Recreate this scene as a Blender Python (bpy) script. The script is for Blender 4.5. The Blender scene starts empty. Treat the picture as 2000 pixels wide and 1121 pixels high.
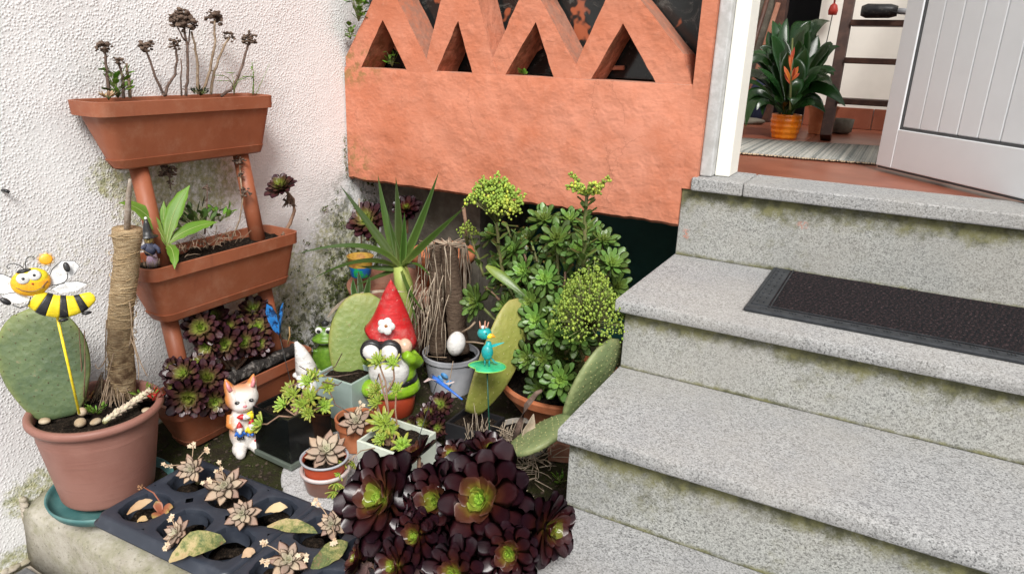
import bpy, bmesh, math, random
from mathutils import Vector, Matrix, Quaternion, noise

# ------------------------------------------------------------------ camera, sky, sun, exposure
scene = bpy.context.scene
COL = scene.collection
R = math.radians
cam_data = bpy.data.cameras.new('camera')
cam = bpy.data.objects.new('camera', cam_data)
COL.objects.link(cam)
cam_data.sensor_width = 36.0
cam_data.lens = 24.75
cam_data.clip_start = 0.02
cam_data.clip_end = 200
_r = Vector((0.87690445, 0.47940251, 0.03481116))
_d = Vector((0.17988299, -0.26014899, -0.94866465))
_f = Vector((-0.44573613, 0.83815018, -0.31436216))
_m = Matrix((( _r.x, -_d.x, -_f.x, 1.54), (_r.y, -_d.y, -_f.y, 0.0), (_r.z, -_d.z, -_f.z, 0.98), (0, 0, 0, 1)))
cam.matrix_world = _m
scene.camera = cam
VIEW = Vector((1.54, 0.0, 0.98))

SUN_TO = Vector((0.38, -0.58, 0.72)).normalized()
world = bpy.data.worlds.new('World')
scene.world = world
world.use_nodes = True
wn = world.node_tree
wn.nodes.clear()
sky = wn.nodes.new('ShaderNodeTexSky')
sky.sky_type = 'NISHITA'
sky.sun_disc = False
sky.sun_elevation = math.asin(SUN_TO.z)
sky.sun_rotation = math.atan2(SUN_TO.x, SUN_TO.y)
sky.air_density = 1.0
sky.dust_density = 3.0
hs = wn.nodes.new('ShaderNodeHueSaturation')
hs.inputs['Saturation'].default_value = 0.22
bg = wn.nodes.new('ShaderNodeBackground')
bg.inputs['Strength'].default_value = 0.088
wo = wn.nodes.new('ShaderNodeOutputWorld')
wn.links.new(sky.outputs[0], hs.inputs['Color'])
wn.links.new(hs.outputs[0], bg.inputs['Color'])
wn.links.new(bg.outputs[0], wo.inputs['Surface'])
sun_data = bpy.data.lights.new('sun', 'SUN')
sun_data.energy = 3.0
sun_data.angle = R(22)
sun_data.color = (1.0, 0.97, 0.925)
sun = bpy.data.objects.new('sun', sun_data)
COL.objects.link(sun)
sun.rotation_euler = (-SUN_TO).to_track_quat('-Z', 'Y').to_euler()
sun.location = (1, -3, 5)
scene.view_settings.view_transform = 'Standard'
scene.view_settings.look = 'None'
scene.view_settings.gamma = 1
scene.view_settings.exposure = 0.44
scene.cycles.max_bounces = 6
scene.cycles.diffuse_bounces = 3
scene.cycles.glossy_bounces = 2
scene.cycles.transmission_bounces = 3

# ------------------------------------------------------------------ helpers: objects
rng = random.Random(7)
def U(a, b): return rng.uniform(a, b)
def tag(o, label=None, cat=None, group=None, kind=None):
    if label: o['label'] = label
    if cat: o['category'] = cat
    if group: o['group'] = group
    if kind: o['kind'] = kind
    return o
def thing(name, label, cat, loc=(0, 0, 0), rz=0.0, group=None):
    o = bpy.data.objects.new(name, None)
    COL.objects.link(o)
    o.empty_display_size = 0.02
    o.location = loc
    o.rotation_euler = (0, 0, rz)
    return tag(o, label, cat, group)
def yaw(p):
    """heading that turns a figure's front (-Y) towards the path in front of the steps"""
    return math.atan2(VIEW.x - p[0], p[1] - VIEW.y)
def link(name, me, mat, parent=None):
    o = bpy.data.objects.new(name, me)
    COL.objects.link(o)
    if mat is not None and len(me.materials) == 0: me.materials.append(mat)
    if parent is not None: o.parent = parent
    return o

class MB:
    """collects shapes for one mesh; c = pigment value per vertex (position on the colour ramp)"""
    def __init__(s): s.v = []; s.f = []; s.c = []; s.flat = set()
    def add(s, vs, fs, c=0.0, M=None, flat=False):
        b = len(s.v)
        for i, p in enumerate(vs):
            p = Vector(p)
            if M is not None: p = M @ p
            s.v.append(p)
            s.c.append(c[i] if isinstance(c, (list, tuple)) else c)
        if flat: s.flat.update(range(len(s.f), len(s.f) + len(fs)))
        for f in fs: s.f.append(tuple(b + i for i in f))
        return s
    def box(s, c, d, M=None, cv=0.0):
        x, y, z = d[0] / 2, d[1] / 2, d[2] / 2
        vs = [Vector(c) + Vector((i * x, j * y, k * z)) for i in (-1, 1) for j in (-1, 1) for k in (-1, 1)]
        return s.add(vs, [(0, 1, 3, 2), (4, 6, 7, 5), (0, 4, 5, 1), (2, 3, 7, 6), (0, 2, 6, 4), (1, 5, 7, 3)], cv, M, True)
    def b2(s, lo, hi, M=None, cv=0.0):
        lo = Vector(lo); hi = Vector(hi)
        return s.box((lo + hi) / 2, hi - lo, M, cv)
    def rings(s, rs, cap0=True, cap1=True, closed=True, cs=None, M=None):
        n = len(rs[0]); vs = [p for r in rs for p in r]; fs = []
        for i in range(len(rs) - 1):
            for j in range(n if closed else n - 1):
                a = i * n + j; b = i * n + (j + 1) % n
                fs.append((a, b, b + n, a + n))
        if cap0: fs.append(tuple(range(n - 1, -1, -1)))
        if cap1: fs.append(tuple((len(rs) - 1) * n + j for j in range(n)))
        c = 0.0 if cs is None else [cs[i // n] for i in range(len(vs))]
        return s.add(vs, fs, c, M)
    def lathe(s, prof, seg=32, c=(0, 0, 0), cap0=True, cap1=True, M=None, wob=0, cs=None, sx=1.0, sy=1.0):
        c = Vector(c)
        rs = []
        for r, z in prof:
            ring = []
            for j in range(seg):
                a = 2 * math.pi * j / seg
                rr = r * (1 + wob * math.sin(3 * a + z * 40))
                ring.append(c + Vector((rr * math.cos(a) * sx, rr * math.sin(a) * sy, z)))
            rs.append(ring)
        return s.rings(rs, cap0, cap1, cs=cs, M=M)
    def tube(s, pts, r0, r1=None, seg=6, radii=None, cv=0.0, M=None):
        pts = [Vector(p) for p in pts]
        if r1 is None: r1 = r0
        n = len(pts); rs = []
        up = Vector((0.3, 0.2, 1)).normalized()
        for i, p in enumerate(pts):
            t = (pts[min(i + 1, n - 1)] - pts[max(i - 1, 0)])
            if t.length < 1e-9: t = Vector((0, 0, 1))
            t.normalize()
            a = t.cross(up)
            if a.length < 1e-3: a = t.cross(Vector((1, 0, 0)))
            a.normalize(); b = t.cross(a)
            r = radii[i] if radii else r0 + (r1 - r0) * i / max(1, n - 1)
            rs.append([p + (a * math.cos(2 * math.pi * j / seg) + b * math.sin(2 * math.pi * j / seg)) * r for j in range(seg)])
        return s.rings(rs, cs=[cv] * n, M=M)
    def ball(s, c, r, seg=12, ring=8, M=None, cv=0.0):
        if not isinstance(r, (tuple, list)): r = (r, r, r)
        c = Vector(c); vs = [Vector((0, 0, -r[2]))]; fs = []
        for i in range(1, ring):
            t = math.pi * i / ring - math.pi / 2
            for j in range(seg):
                a = 2 * math.pi * j / seg
                vs.append(Vector((r[0] * math.cos(t) * math.cos(a), r[1] * math.cos(t) * math.sin(a), r[2] * math.sin(t))))
        vs.append(Vector((0, 0, r[2])))
        for j in range(seg):
            fs.append((0, 1 + (j + 1) % seg, 1 + j))
            fs.append((len(vs) - 1, len(vs) - 1 - seg + j, len(vs) - 1 - seg + (j + 1) % seg))
        for i in range(ring - 2):
            for j in range(seg):
                a = 1 + i * seg + j; b = 1 + i * seg + (j + 1) % seg
                fs.append((a, b, b + seg, a + seg))
        T = Matrix.Translation(c) if M is None else Matrix.Translation(c) @ M
        return s.add(vs, fs, cv, T)
    def prism(s, poly, d, M=None, bulge=0.0, cv=0.0):
        """polygon in local XZ, thickness d along Y (front at -d/2); bulge pushes an inset front out"""
        n = len(poly); cx = sum(p[0] for p in poly) / n; cz = sum(p[1] for p in poly) / n
        rs = [[Vector((x, d / 2, z)) for x, z in poly], [Vector((x, -d / 2, z)) for x, z in poly]]
        if bulge:
            for k, (sc, q) in enumerate(((0.85, 0.6), (0.55, 0.92), (0.2, 1.0))):
                rs.append([Vector((cx + (x - cx) * sc, -d / 2 - bulge * q, cz + (z - cz) * sc)) for x, z in poly])
        return s.rings(rs, cs=[cv] * len(rs), M=M)
    def blade(s, pts, widths, nrm, thick=0.0015, fold=0.0, cs=None, nv=2, wavy=0.0):
        """a leaf along a 3-D midline, with thickness; fold lifts the edges into a V"""
        pts = [Vector(p) for p in pts]; n = len(pts); nrm = Vector(nrm)
        if cs is None: cs = [i / (n - 1) for i in range(n)]
        top = []; m = 2 * nv + 1
        vs = []; cc = []
        for lay in (1, -1):
            for i, p in enumerate(pts):
                t = (pts[min(i + 1, n - 1)] - pts[max(i - 1, 0)]).normalized()
                sd = t.cross(nrm)
                if sd.length < 1e-4: sd = Vector((1, 0, 0))
                sd.normalize(); up = sd.cross(t)
                for j in range(m):
                    q = (j - nv) / nv
                    w = widths[i] * (1 + wavy * (math.sin(i * 2.6) if abs(q) == 1 else 0))
                    vs.append(p + sd * (w * q) + up * (fold * w * abs(q) + lay * thick * (1 - q * q) * 0.5))
                    cc.append(cs[i])
        fs = []; o = n * m
        for i in range(n - 1):
            for j in range(m - 1):
                a = i * m + j
                fs.append((a, a + m, a + m + 1, a + 1))
                fs.append((o + a, o + a + 1, o + a + m + 1, o + a + m))
            a = i * m; fs.append((a, o + a, o + a + m, a + m))
            a = i * m + m - 1; fs.append((a, a + m, o + a + m, o + a))
        return s.add(vs, fs, cc)
    def mesh(s, name, smooth=True):
        me = bpy.data.meshes.new(name)
        me.from_pydata([tuple(v) for v in s.v], [], s.f)
        if smooth:
            fl = [i not in s.flat for i in range(len(s.f))]
            me.polygons.foreach_set('use_smooth', fl)
        at = me.attributes.new('c', 'FLOAT', 'POINT')
        at.data.foreach_set('value', s.c)
        me.update()
        return me
    def build(s, name, mat, parent=None, smooth=True, world=False, bevel=0, rec=False, sub=0, remesh=0, autos=False):
        if world and parent is not None:
            L = parent.location; s.v = [p - L for p in s.v]
        me = s.mesh(name, smooth)
        bm = bmesh.new(); bm.from_mesh(me)
        bmesh.ops.recalc_face_normals(bm, faces=bm.faces)
        if autos:
            for e in bm.edges:
                if len(e.link_faces) == 2 and e.calc_face_angle(0) > 0.6: e.smooth = False
        bm.to_mesh(me); bm.free()
        o = link(name, me, mat, parent)
        if remesh:
            m = o.modifiers.new('r', 'REMESH'); m.mode = 'VOXEL'; m.voxel_size = remesh; m.use_smooth_shade = True
            m = o.modifiers.new('s', 'SMOOTH'); m.iterations = 6; m.factor = 0.5
        if bevel:
            m = o.modifiers.new('b', 'BEVEL'); m.width = bevel; m.segments = 2; m.limit_method = 'ANGLE'; m.angle_limit = R(40)
        if sub:
            m = o.modifiers.new('u', 'SUBSURF'); m.levels = sub; m.render_levels = sub
        return o

def copy_tree(o, parent=None):
    c = o.copy(); COL.objects.link(c)
    if parent is not None: c.parent = parent
    for ch in list(o.children): copy_tree(ch, c)
    return c
def rotm(ax, deg): return Matrix.Rotation(R(deg), 4, ax)
def lerp(a, b, t): return a + (b - a) * t
def curve3(a, b, c, n=8):
    a, b, c = Vector(a), Vector(b), Vector(c)
    return [(a * (1 - t) ** 2 + b * 2 * t * (1 - t) + c * t * t) for t in [i / (n - 1) for i in range(n)]]
def circ(rx, rz, n=20, cx=0, cz=0, rot=0):
    o = []
    for i in range(n):
        a = 2 * math.pi * i / n
        x, z = rx * math.cos(a), rz * math.sin(a)
        o.append((cx + x * math.cos(rot) - z * math.sin(rot), cz + x * math.sin(rot) + z * math.cos(rot)))
    return o

# ------------------------------------------------------------------ helpers: materials
MATS = {}
class NT:
    def __init__(s, name):
        s.m = bpy.data.materials.new(name); s.m.use_nodes = True
        s.n = s.m.node_tree.nodes; s.l = s.m.node_tree.links
        s.p = s.n['Principled BSDF']; s.out = s.n['Material Output']
        s.tc = s.n.new('ShaderNodeTexCoord'); s.co = s.tc.outputs['Object']
        MATS[name] = s.m
    def world(s):
        g = s.n.new('ShaderNodeNewGeometry'); s.co = g.outputs['Position']
    def val(s, sock, v):
        if hasattr(v, 'is_output') or isinstance(v, bpy.types.NodeSocket): s.l.new(v, sock)
        else: sock.default_value = v
    def noise(s, scale, detail=4, rough=0.6, co=None, dist=0, col=False):
        n = s.n.new('ShaderNodeTexNoise'); s.l.new(co or s.co, n.inputs['Vector'])
        n.inputs['Scale'].default_value = scale; n.inputs['Detail'].default_value = detail
        n.inputs['Roughness'].default_value = rough; n.inputs['Distortion'].default_value = dist
        return n.outputs['Color' if col else 'Fac']
    def voro(s, scale, feature='F1', out='Distance', co=None, rnd=1):
        n = s.n.new('ShaderNodeTexVoronoi'); s.l.new(co or s.co, n.inputs['Vector'])
        n.feature = feature; n.inputs['Scale'].default_value = scale; n.inputs['Randomness'].default_value = rnd
        return n.outputs[out]
    def ramp(s, fac, stops, interp='LINEAR'):
        n = s.n.new('ShaderNodeValToRGB'); s.val(n.inputs[0], fac); cr = n.color_ramp; cr.interpolation = interp
        while len(cr.elements) < len(stops): cr.elements.new(0.5)
        for e, (p, c) in zip(cr.elements, stops):
            e.position = p
            e.color = (c, c, c, 1) if not isinstance(c, (tuple, list)) else (c[0], c[1], c[2], 1)
        return n.outputs[0]
    def mix(s, fac, a, b, blend='MIX'):
        n = s.n.new('ShaderNodeMix'); n.data_type = 'RGBA'; n.blend_type = blend
        s.val(n.inputs[0], fac)
        for sock, v in ((n.inputs[6], a), (n.inputs[7], b)):
            if isinstance(v, (tuple, list)): v = (v[0], v[1], v[2], 1)
            s.val(sock, v)
        return n.outputs[2]
    def math(s, op, a, b=0.0, c=0.0, clamp=False):
        n = s.n.new('ShaderNodeMath'); n.operation = op; n.use_clamp = clamp
        s.val(n.inputs[0], a); s.val(n.inputs[1], b); s.val(n.inputs[2], c)
        return n.outputs[0]
    def mapr(s, v, a, b, c=0, d=1, smooth=True):
        n = s.n.new('ShaderNodeMapRange'); n.interpolation_type = 'SMOOTHSTEP' if smooth else 'LINEAR'
        s.val(n.inputs[0], v)
        for i, q in enumerate((a, b, c, d)): n.inputs[i + 1].default_value = q
        return n.outputs[0]
    def sep(s, co=None):
        n = s.n.new('ShaderNodeSeparateXYZ'); s.l.new(co or s.co, n.inputs[0]); return n.outputs
    def scaled(s, sc, off=(0, 0, 0), co=None, rot=(0, 0, 0)):
        n = s.n.new('ShaderNodeMapping'); s.l.new(co or s.co, n.inputs[0])
        n.inputs['Scale'].default_value = sc; n.inputs['Location'].default_value = off; n.inputs['Rotation'].default_value = rot
        return n.outputs[0]
    def blob(s, c, r):
        """soft ellipsoidal patch, 1 inside"""
        n = s.n.new('ShaderNodeVectorMath'); n.operation = 'SUBTRACT'; s.l.new(s.co, n.inputs[0]); n.inputs[1].default_value = c
        d = s.n.new('ShaderNodeVectorMath'); d.operation = 'DIVIDE'; s.l.new(n.outputs[0], d.inputs[0]); d.inputs[1].default_value = r
        e = s.n.new('ShaderNodeVectorMath'); e.operation = 'LENGTH'; s.l.new(d.outputs[0], e.inputs[0])
        return s.mapr(e.outputs['Value'], 0.35, 1.0, 1, 0)
    def bump(s, h, strength=0.4, dist=0.01, prev=None):
        n = s.n.new('ShaderNodeBump'); n.inputs['Strength'].default_value = strength; n.inputs['Distance'].default_value = dist
        s.val(n.inputs['Height'], h)
        if prev is not None: s.l.new(prev, n.inputs['Normal'])
        s.l.new(n.outputs[0], s.p.inputs['Normal'])
        return n.outputs[0]
    def attr(s, name='c'):
        n = s.n.new('ShaderNodeAttribute'); n.attribute_name = name; return n.outputs['Fac']
    def rand(s):
        n = s.n.new('ShaderNodeObjectInfo'); return n.outputs['Random']
    def done(s, col=None, rough=None, spec=None, metal=None):
        if col is not None:
            if isinstance(col, (tuple, list)): col = (col[0], col[1], col[2], 1)
            s.val(s.p.inputs['Base Color'], col)
        if rough is not None: s.val(s.p.inputs['Roughness'], rough)
        if spec is not None: s.p.inputs['Specular IOR Level'].default_value = spec
        if metal is not None: s.p.inputs['Metallic'].default_value = metal
        return s.m
def simple(name, col, rough=0.6, col2=None, scale=20, lo=0.4, hi=0.65, bump=0.0, bscale=120, bdist=0.003, spec=0.4, rvar=0.12, metal=0):
    t = NT(name)
    c = col
    if col2 is not None:
        c = t.mix(t.mapr(t.noise(scale, 6, 0.65), lo, hi), col, col2)
    if rvar:
        n = t.n.new('ShaderNodeHueSaturation'); t.val(n.inputs['Value'], t.mapr(t.noise(scale * 0.37 + 3, 3), 0.3, 0.7, 1 - rvar, 1 + rvar, False))
        t.val(n.inputs['Color'], c if not isinstance(c, (tuple, list)) else (c[0], c[1], c[2], 1)); c = n.outputs[0]
    if bump: t.bump(t.noise(bscale, 5, 0.6), bump, bdist)
    return t.done(c, rough, spec, metal)
def leafmat(name, stops, rough=0.42, vscale=60, var=0.25, spec=0.45, trans=0.12, bump=0.15):
    t = NT(name)
    c = t.attr()
    n = t.math('ADD', c, t.mapr(t.noise(vscale, 4), 0.25, 0.75, -0.09, 0.09, False))
    col = t.ramp(n, stops)
    h = t.n.new('ShaderNodeHueSaturation'); t.l.new(col, h.inputs['Color'])
    t.val(h.inputs['Value'], t.mapr(t.rand(), 0, 1, 1 - var, 1 + var, False))
    t.val(h.inputs['Hue'], t.mapr(t.rand(), 0, 1, 0.485, 0.515, False))
    if bump: t.bump(t.noise(vscale * 3, 3), bump, 0.002)
    t.done(h.outputs[0], rough, spec)
    if trans:
        tr = t.n.new('ShaderNodeBsdfTranslucent'); t.l.new(h.outputs[0], tr.inputs[0])
        mx = t.n.new('ShaderNodeMixShader'); mx.inputs[0].default_value = trans
        t.l.new(t.p.outputs[0], mx.inputs[1]); t.l.new(tr.outputs[0], mx.inputs[2]); t.l.new(mx.outputs[0], t.out.inputs[0])
    return t.m

# ------------------------------------------------------------------ materials of the place
def m_stucco():
    t = NT('white_stucco'); t.world()
    big = t.noise(4, 5, 0.6)
    base = t.mix(t.mapr(big, 0.3, 0.7), (0.775, 0.772, 0.770), (0.86, 0.857, 0.855))
    speck = t.mapr(t.noise(210, 3, 0.5), 0.62, 0.72)
    base = t.mix(t.math('MULTIPLY', speck, 0.35), base, (0.50, 0.46, 0.45))
    patches = None
    for c, r in (((0, 1.13, 0.63), (1, 0.34, 0.22)), ((0, 1.70, 0.28), (1, 0.30, 0.42)), ((0, 1.42, 0.26), (1, 0.30, 0.34)),
                 ((0, 0.70, 0.02), (1, 0.16, 0.10)), ((0, 0.98, 0.68), (1, 0.14, 0.10)),
                 ((0, 0.5, -0.12), (1, 0.6, 0.07)), ((0, 1.0, 0.06), (1, 0.5, 0.12))):
        b = t.blob(c, r)
        patches = b if patches is None else t.math('MAXIMUM', patches, b)
    n = t.noise(55, 8, 0.78)
    m = t.mapr(t.math('ADD', t.math('MULTIPLY', patches, 0.52), t.math('MULTIPLY', n, 1.0)), 0.86, 1.10)
    n2 = t.mapr(t.noise(70, 6, 0.7), 0.35, 0.7)
    moss = t.mix(n2, (0.44, 0.43, 0.19), (0.17, 0.19, 0.06))
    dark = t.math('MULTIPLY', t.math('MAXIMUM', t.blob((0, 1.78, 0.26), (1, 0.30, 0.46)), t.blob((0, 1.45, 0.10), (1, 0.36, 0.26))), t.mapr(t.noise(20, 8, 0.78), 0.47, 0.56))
    faint = t.math('MULTIPLY', t.blob((0, 0.80, 0.50), (1, 0.30, 0.12)), t.mapr(t.noise(60, 7, 0.75), 0.48, 0.66))
    base = t.mix(t.math('MULTIPLY', faint, 0.45), base, (0.42, 0.40, 0.22))
    col = t.mix(t.math('MULTIPLY', m, 0.85), base, moss)
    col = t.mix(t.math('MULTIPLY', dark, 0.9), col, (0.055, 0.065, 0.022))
    dirt = t.math('MULTIPLY', t.blob((0, 1.5, 0.2), (1, 0.7, 0.55)), t.mapr(t.noise(9, 6, 0.7), 0.35, 0.7))
    col = t.mix(t.math('MULTIPLY', dirt, 0.30), col, (0.36, 0.35, 0.32))
    a = t.noise(280, 4, 0.6); b = t.voro(175)
    h = t.math('ADD', t.mapr(b, 0.0, 0.65, 1, 0), t.math('MULTIPLY', a, 0.55))
    h = t.math('ADD', h, t.math('MULTIPLY', t.noise(22, 4), 0.9))
    h = t.math('MULTIPLY', h, t.mapr(t.noise(4.5, 4, 0.6), 0.32, 0.68, 0.35, 1.25, False))
    t.bump(h, 0.36, 0.0052)
    return t.done(col, 0.92, 0.2)
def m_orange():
    t = NT('orange_plaster'); t.world()
    big = t.noise(4, 7, 0.7)
    c = t.mix(t.mapr(big, 0.32, 0.68), (0.475, 0.155, 0.082), (0.585, 0.235, 0.148))
    c = t.mix(t.math('MULTIPLY', t.mapr(t.noise(28, 7, 0.7), 0.55, 0.75), 0.4), c, (0.64, 0.30, 0.205))
    c = t.mix(t.math('MULTIPLY', t.mapr(t.noise(60, 7, 0.75), 0.66, 0.74), 0.5), c, (0.80, 0.55, 0.42))
    dirt = t.math('MULTIPLY', t.math('MAXIMUM', t.blob((0.03, 1.74, 0.93), (0.16, 1, 0.08)), t.blob((0.03, 1.74, 0.62), (0.10, 1, 0.12))), t.mapr(t.noise(40, 7, 0.7), 0.45, 0.6))
    c = t.mix(t.math('MULTIPLY', dirt, 0.7), c, (0.22, 0.15, 0.05))
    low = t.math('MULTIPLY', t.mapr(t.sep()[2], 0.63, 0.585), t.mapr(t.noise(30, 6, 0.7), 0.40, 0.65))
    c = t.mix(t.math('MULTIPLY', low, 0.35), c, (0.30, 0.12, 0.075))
    fade = t.math('MULTIPLY', t.blob((0.85, 1.74, 0.76), (0.45, 1, 0.22)), t.mapr(t.noise(13, 6, 0.7), 0.3, 0.7))
    c = t.mix(t.math('MULTIPLY', fade, 0.5), c, (0.60, 0.265, 0.185))
    ck = t.voro(3.4, 'DISTANCE_TO_EDGE', 'Distance', t.mix(0.12, t.co, t.noise(7, 5, 0.7, col=True)))
    ckm = t.math('MULTIPLY', t.mapr(ck, 0.007, 0.0), t.mapr(t.noise(4, 2), 0.48, 0.58))
    c = t.mix(t.math('MULTIPLY', ckm, 0.35), c, (0.24, 0.085, 0.05))
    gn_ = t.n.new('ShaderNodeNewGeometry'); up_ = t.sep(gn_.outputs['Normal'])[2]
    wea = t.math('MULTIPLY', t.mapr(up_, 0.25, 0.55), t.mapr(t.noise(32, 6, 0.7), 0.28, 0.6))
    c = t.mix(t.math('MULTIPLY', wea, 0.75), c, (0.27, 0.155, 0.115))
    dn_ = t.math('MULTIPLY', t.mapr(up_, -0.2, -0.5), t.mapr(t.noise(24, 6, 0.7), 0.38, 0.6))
    c = t.mix(t.math('MULTIPLY', dn_, 0.7), c, (0.16, 0.065, 0.03))  # down-facing sides: moss brown, with the openings' shade put into the colour
    strk = t.noise(22, 6, 0.65, co=t.scaled((1, 1, 2.6)), dist=1.2)
    h = t.math('ADD', t.mapr(strk, 0.25, 0.8), t.math('MULTIPLY', t.noise(90, 5, 0.7), 0.35))
    b1 = t.bump(h, 0.15, 0.009)
    t.bump(t.mapr(t.noise(7, 4, 0.6), 0.3, 0.7), 0.25, 0.025, b1)
    return t.done(c, 0.85, 0.25)
def m_granite(name, tint=(1, 1, 1), moss=0.0):
    t = NT(name); t.world()
    v = t.voro(360, 'F1', 'Color')
    s = t.sep(v)
    g = t.ramp(s[0], [(0.0, 0.03), (0.13, 0.07), (0.20, 0.30), (0.55, 0.52), (1.0, 0.80)])
    n = t.ramp(t.noise(430, 3, 0.7), [(0.34, 0.05), (0.46, 0.42), (0.66, 0.82)])
    c = t.mix(0.5, g, n)
    c = t.mix(t.math('MULTIPLY', t.mapr(t.noise(7, 4), 0.35, 0.7), 0.35), c, (0.40, 0.40, 0.41))
    c = t.mix(1.0, c, tint, 'MULTIPLY')
    c = t.mix(t.math('MULTIPLY', t.mapr(t.noise(2.6, 6, 0.65), 0.42, 0.66), 0.30), c, (0.36, 0.335, 0.295))
    sp = None
    for q, r_ in (((1.6323, 1.0603, 0.3460), 0.013), ((1.1638, 1.0623, 0.3460), 0.008), ((1.5936, 1.0733, 0.3460), 0.010), ((1.4530, 1.3400, 0.4094), 0.009)):
        b = t.blob(q, (r_, r_ * 0.7, r_)); sp = b if sp is None else t.math('MAXIMUM', sp, b)
    c = t.mix(t.math('MULTIPLY', sp, 0.55), c, (0.17, 0.17, 0.175))
    pr = None
    for q, r_ in (((1.1061, 1.7460, 0.5635), (0.012, 0.02, 0.022)), ((1.3763, 1.7460, 0.6225), (0.018, 0.02, 0.012))):
        b = t.blob(q, r_); pr = b if pr is None else t.math('MAXIMUM', pr, b)
    c = t.mix(t.math('MULTIPLY', pr, t.mapr(t.noise(110, 4), 0.45, 0.62)), c, (0.50, 0.20, 0.14))
    if moss:
        z = t.sep(t.tc.outputs['Generated'])[2]
        up = t.mapr(z, 0.55, 1.0); lo = t.mapr(z, 0.10, 0.0)
        k = t.math('ADD', t.math('ADD', t.math('MULTIPLY', up, 0.42), t.math('MULTIPLY', lo, 0.35)), t.math('MULTIPLY', t.noise(6.5, 7, 0.7), 0.9))
        k = t.mapr(t.math('ADD', k, t.mapr(t.noise(45, 5, 0.7), 0.3, 0.7, -0.12, 0.12, False)), 0.46, 0.86)
        gc = t.mix(t.mapr(t.noise(33, 5), 0.4, 0.6), (0.16, 0.155, 0.06), (0.075, 0.075, 0.032))
        c = t.mix(t.math('MULTIPLY', k, moss), c, gc)
    t.bump(t.noise(260, 4, 0.7), 0.35, 0.0025)
    return t.done(c, 0.78, 0.3)
def m_concrete():
    t = NT('mossy_concrete'); t.world()
    c = t.mix(t.mapr(t.noise(9, 7, 0.7), 0.3, 0.7), (0.30, 0.275, 0.225), (0.46, 0.43, 0.37))
    k = t.mapr(t.noise(7, 8, 0.72), 0.46, 0.62)
    z = t.sep()[2]
    c = t.mix(t.math('MULTIPLY', k, 0.5), c, (0.17, 0.175, 0.07))
    c = t.mix(t.math('MULTIPLY', t.mapr(t.noise(120, 5, 0.7), 0.56, 0.66), 0.6), c, (0.12, 0.11, 0.08))
    t.bump(t.noise(70, 7, 0.7), 0.6, 0.006)
    return t.done(c, 0.92, 0.2)
def m_ground():
    t = NT('mossy_soil')
    c = t.mix(t.mapr(t.noise(15, 8, 0.75), 0.38, 0.6), (0.035, 0.027, 0.018), (0.040, 0.044, 0.014))
    c = t.mix(t.math('MULTIPLY', t.mapr(t.noise(90, 6, 0.7), 0.55, 0.7), 0.6), c, (0.085, 0.09, 0.03))
    t.bump(t.noise(120, 7, 0.75), 0.9, 0.012)
    return t.done(c, 0.95, 0.15)
def m_soil():
    t = NT('potting_soil')
    c = t.ramp(t.noise(190, 6, 0.75), [(0.36, (0.006, 0.004, 0.003)), (0.52, (0.022, 0.015, 0.010)), (0.62, (0.075, 0.052, 0.036)), (0.72, (0.16, 0.12, 0.09)), (0.8, (0.05, 0.055, 0.02))])
    t.bump(t.noise(160, 6, 0.75), 1.0, 0.012)
    return t.done(c, 0.95, 0.15)
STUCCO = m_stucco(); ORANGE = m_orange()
GRANITE = m_granite('granite_tread', (0.635, 0.64, 0.64)); GRANITE_R = m_granite('granite_riser', (0.655, 0.665, 0.63), 0.92)
GRANITE_P = m_granite('granite_polished', (0.95, 0.95, 0.97))
CONCRETE = m_concrete(); GROUND = m_ground(); SOIL = m_soil()
DARKCON = simple('dark_concrete', (0.10, 0.088, 0.07), 0.95, (0.17, 0.15, 0.12), 14, bump=0.5, bscale=90, bdist=0.006)
TEAL = simple('dark_green_paint', (0.022, 0.105, 0.092), 0.5, (0.03, 0.125, 0.105), 10, bump=0.2)
PAVE = simple('dark_paving', (0.11, 0.11, 0.115), 0.85, (0.16, 0.16, 0.16), 60, bump=0.4, bscale=200)
MORTAR = simple('pale_mortar', (0.42, 0.37, 0.31), 0.95, (0.22, 0.2, 0.12), 30, bump=0.5)
def m_planter():
    t = NT('terracotta_plastic')
    c = t.mix(t.mapr(t.noise(6, 5, 0.6), 0.35, 0.65), (0.265, 0.078, 0.036), (0.315, 0.102, 0.050))
    dust = t.math('MULTIPLY', t.mapr(t.noise(15, 8, 0.78), 0.46, 0.74), 0.40)
    c = t.mix(dust, c, (0.42, 0.22, 0.14))
    drip = t.math('MULTIPLY', t.mapr(t.noise(5, 5, 0.7, co=t.scaled((9, 9, 1.1))), 0.56, 0.72), 0.30)
    c = t.mix(drip, c, (0.17, 0.055, 0.03))
    scr = t.mapr(t.noise(60, 4, 0.6, co=t.scaled((0.25, 0.25, 2.2), rot=(0.4, 0, 0))), 0.70, 0.74)
    c = t.mix(t.math('MULTIPLY', scr, 0.5), c, (0.45, 0.24, 0.16))
    t.bump(t.noise(50, 4), 0.08, 0.003)
    return t.done(c, t.mapr(t.noise(18, 5), 0.3, 0.7, 0.40, 0.62, False), 0.4)
PLASTIC_T = m_planter()
def m_bigpot():
    t = NT('pinkish_plastic')
    c = t.mix(t.mapr(t.noise(7, 5), 0.35, 0.65), (0.255, 0.115, 0.088), (0.30, 0.148, 0.117))
    st = t.noise(3, 4, 0.7, co=t.scaled((3, 3, 75)))
    c = t.mix(t.math('MULTIPLY', t.mapr(st, 0.55, 0.75), 0.25), c, (0.16, 0.075, 0.055))
    t.bump(st, 0.22, 0.004)
    return t.done(c, 0.5, 0.4)
PLASTIC_P = m_bigpot()
PLASTIC_TEAL = simple('teal_plastic', (0.055, 0.155, 0.155), 0.5, (0.10, 0.21, 0.20), 16, rvar=0.15)
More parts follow.
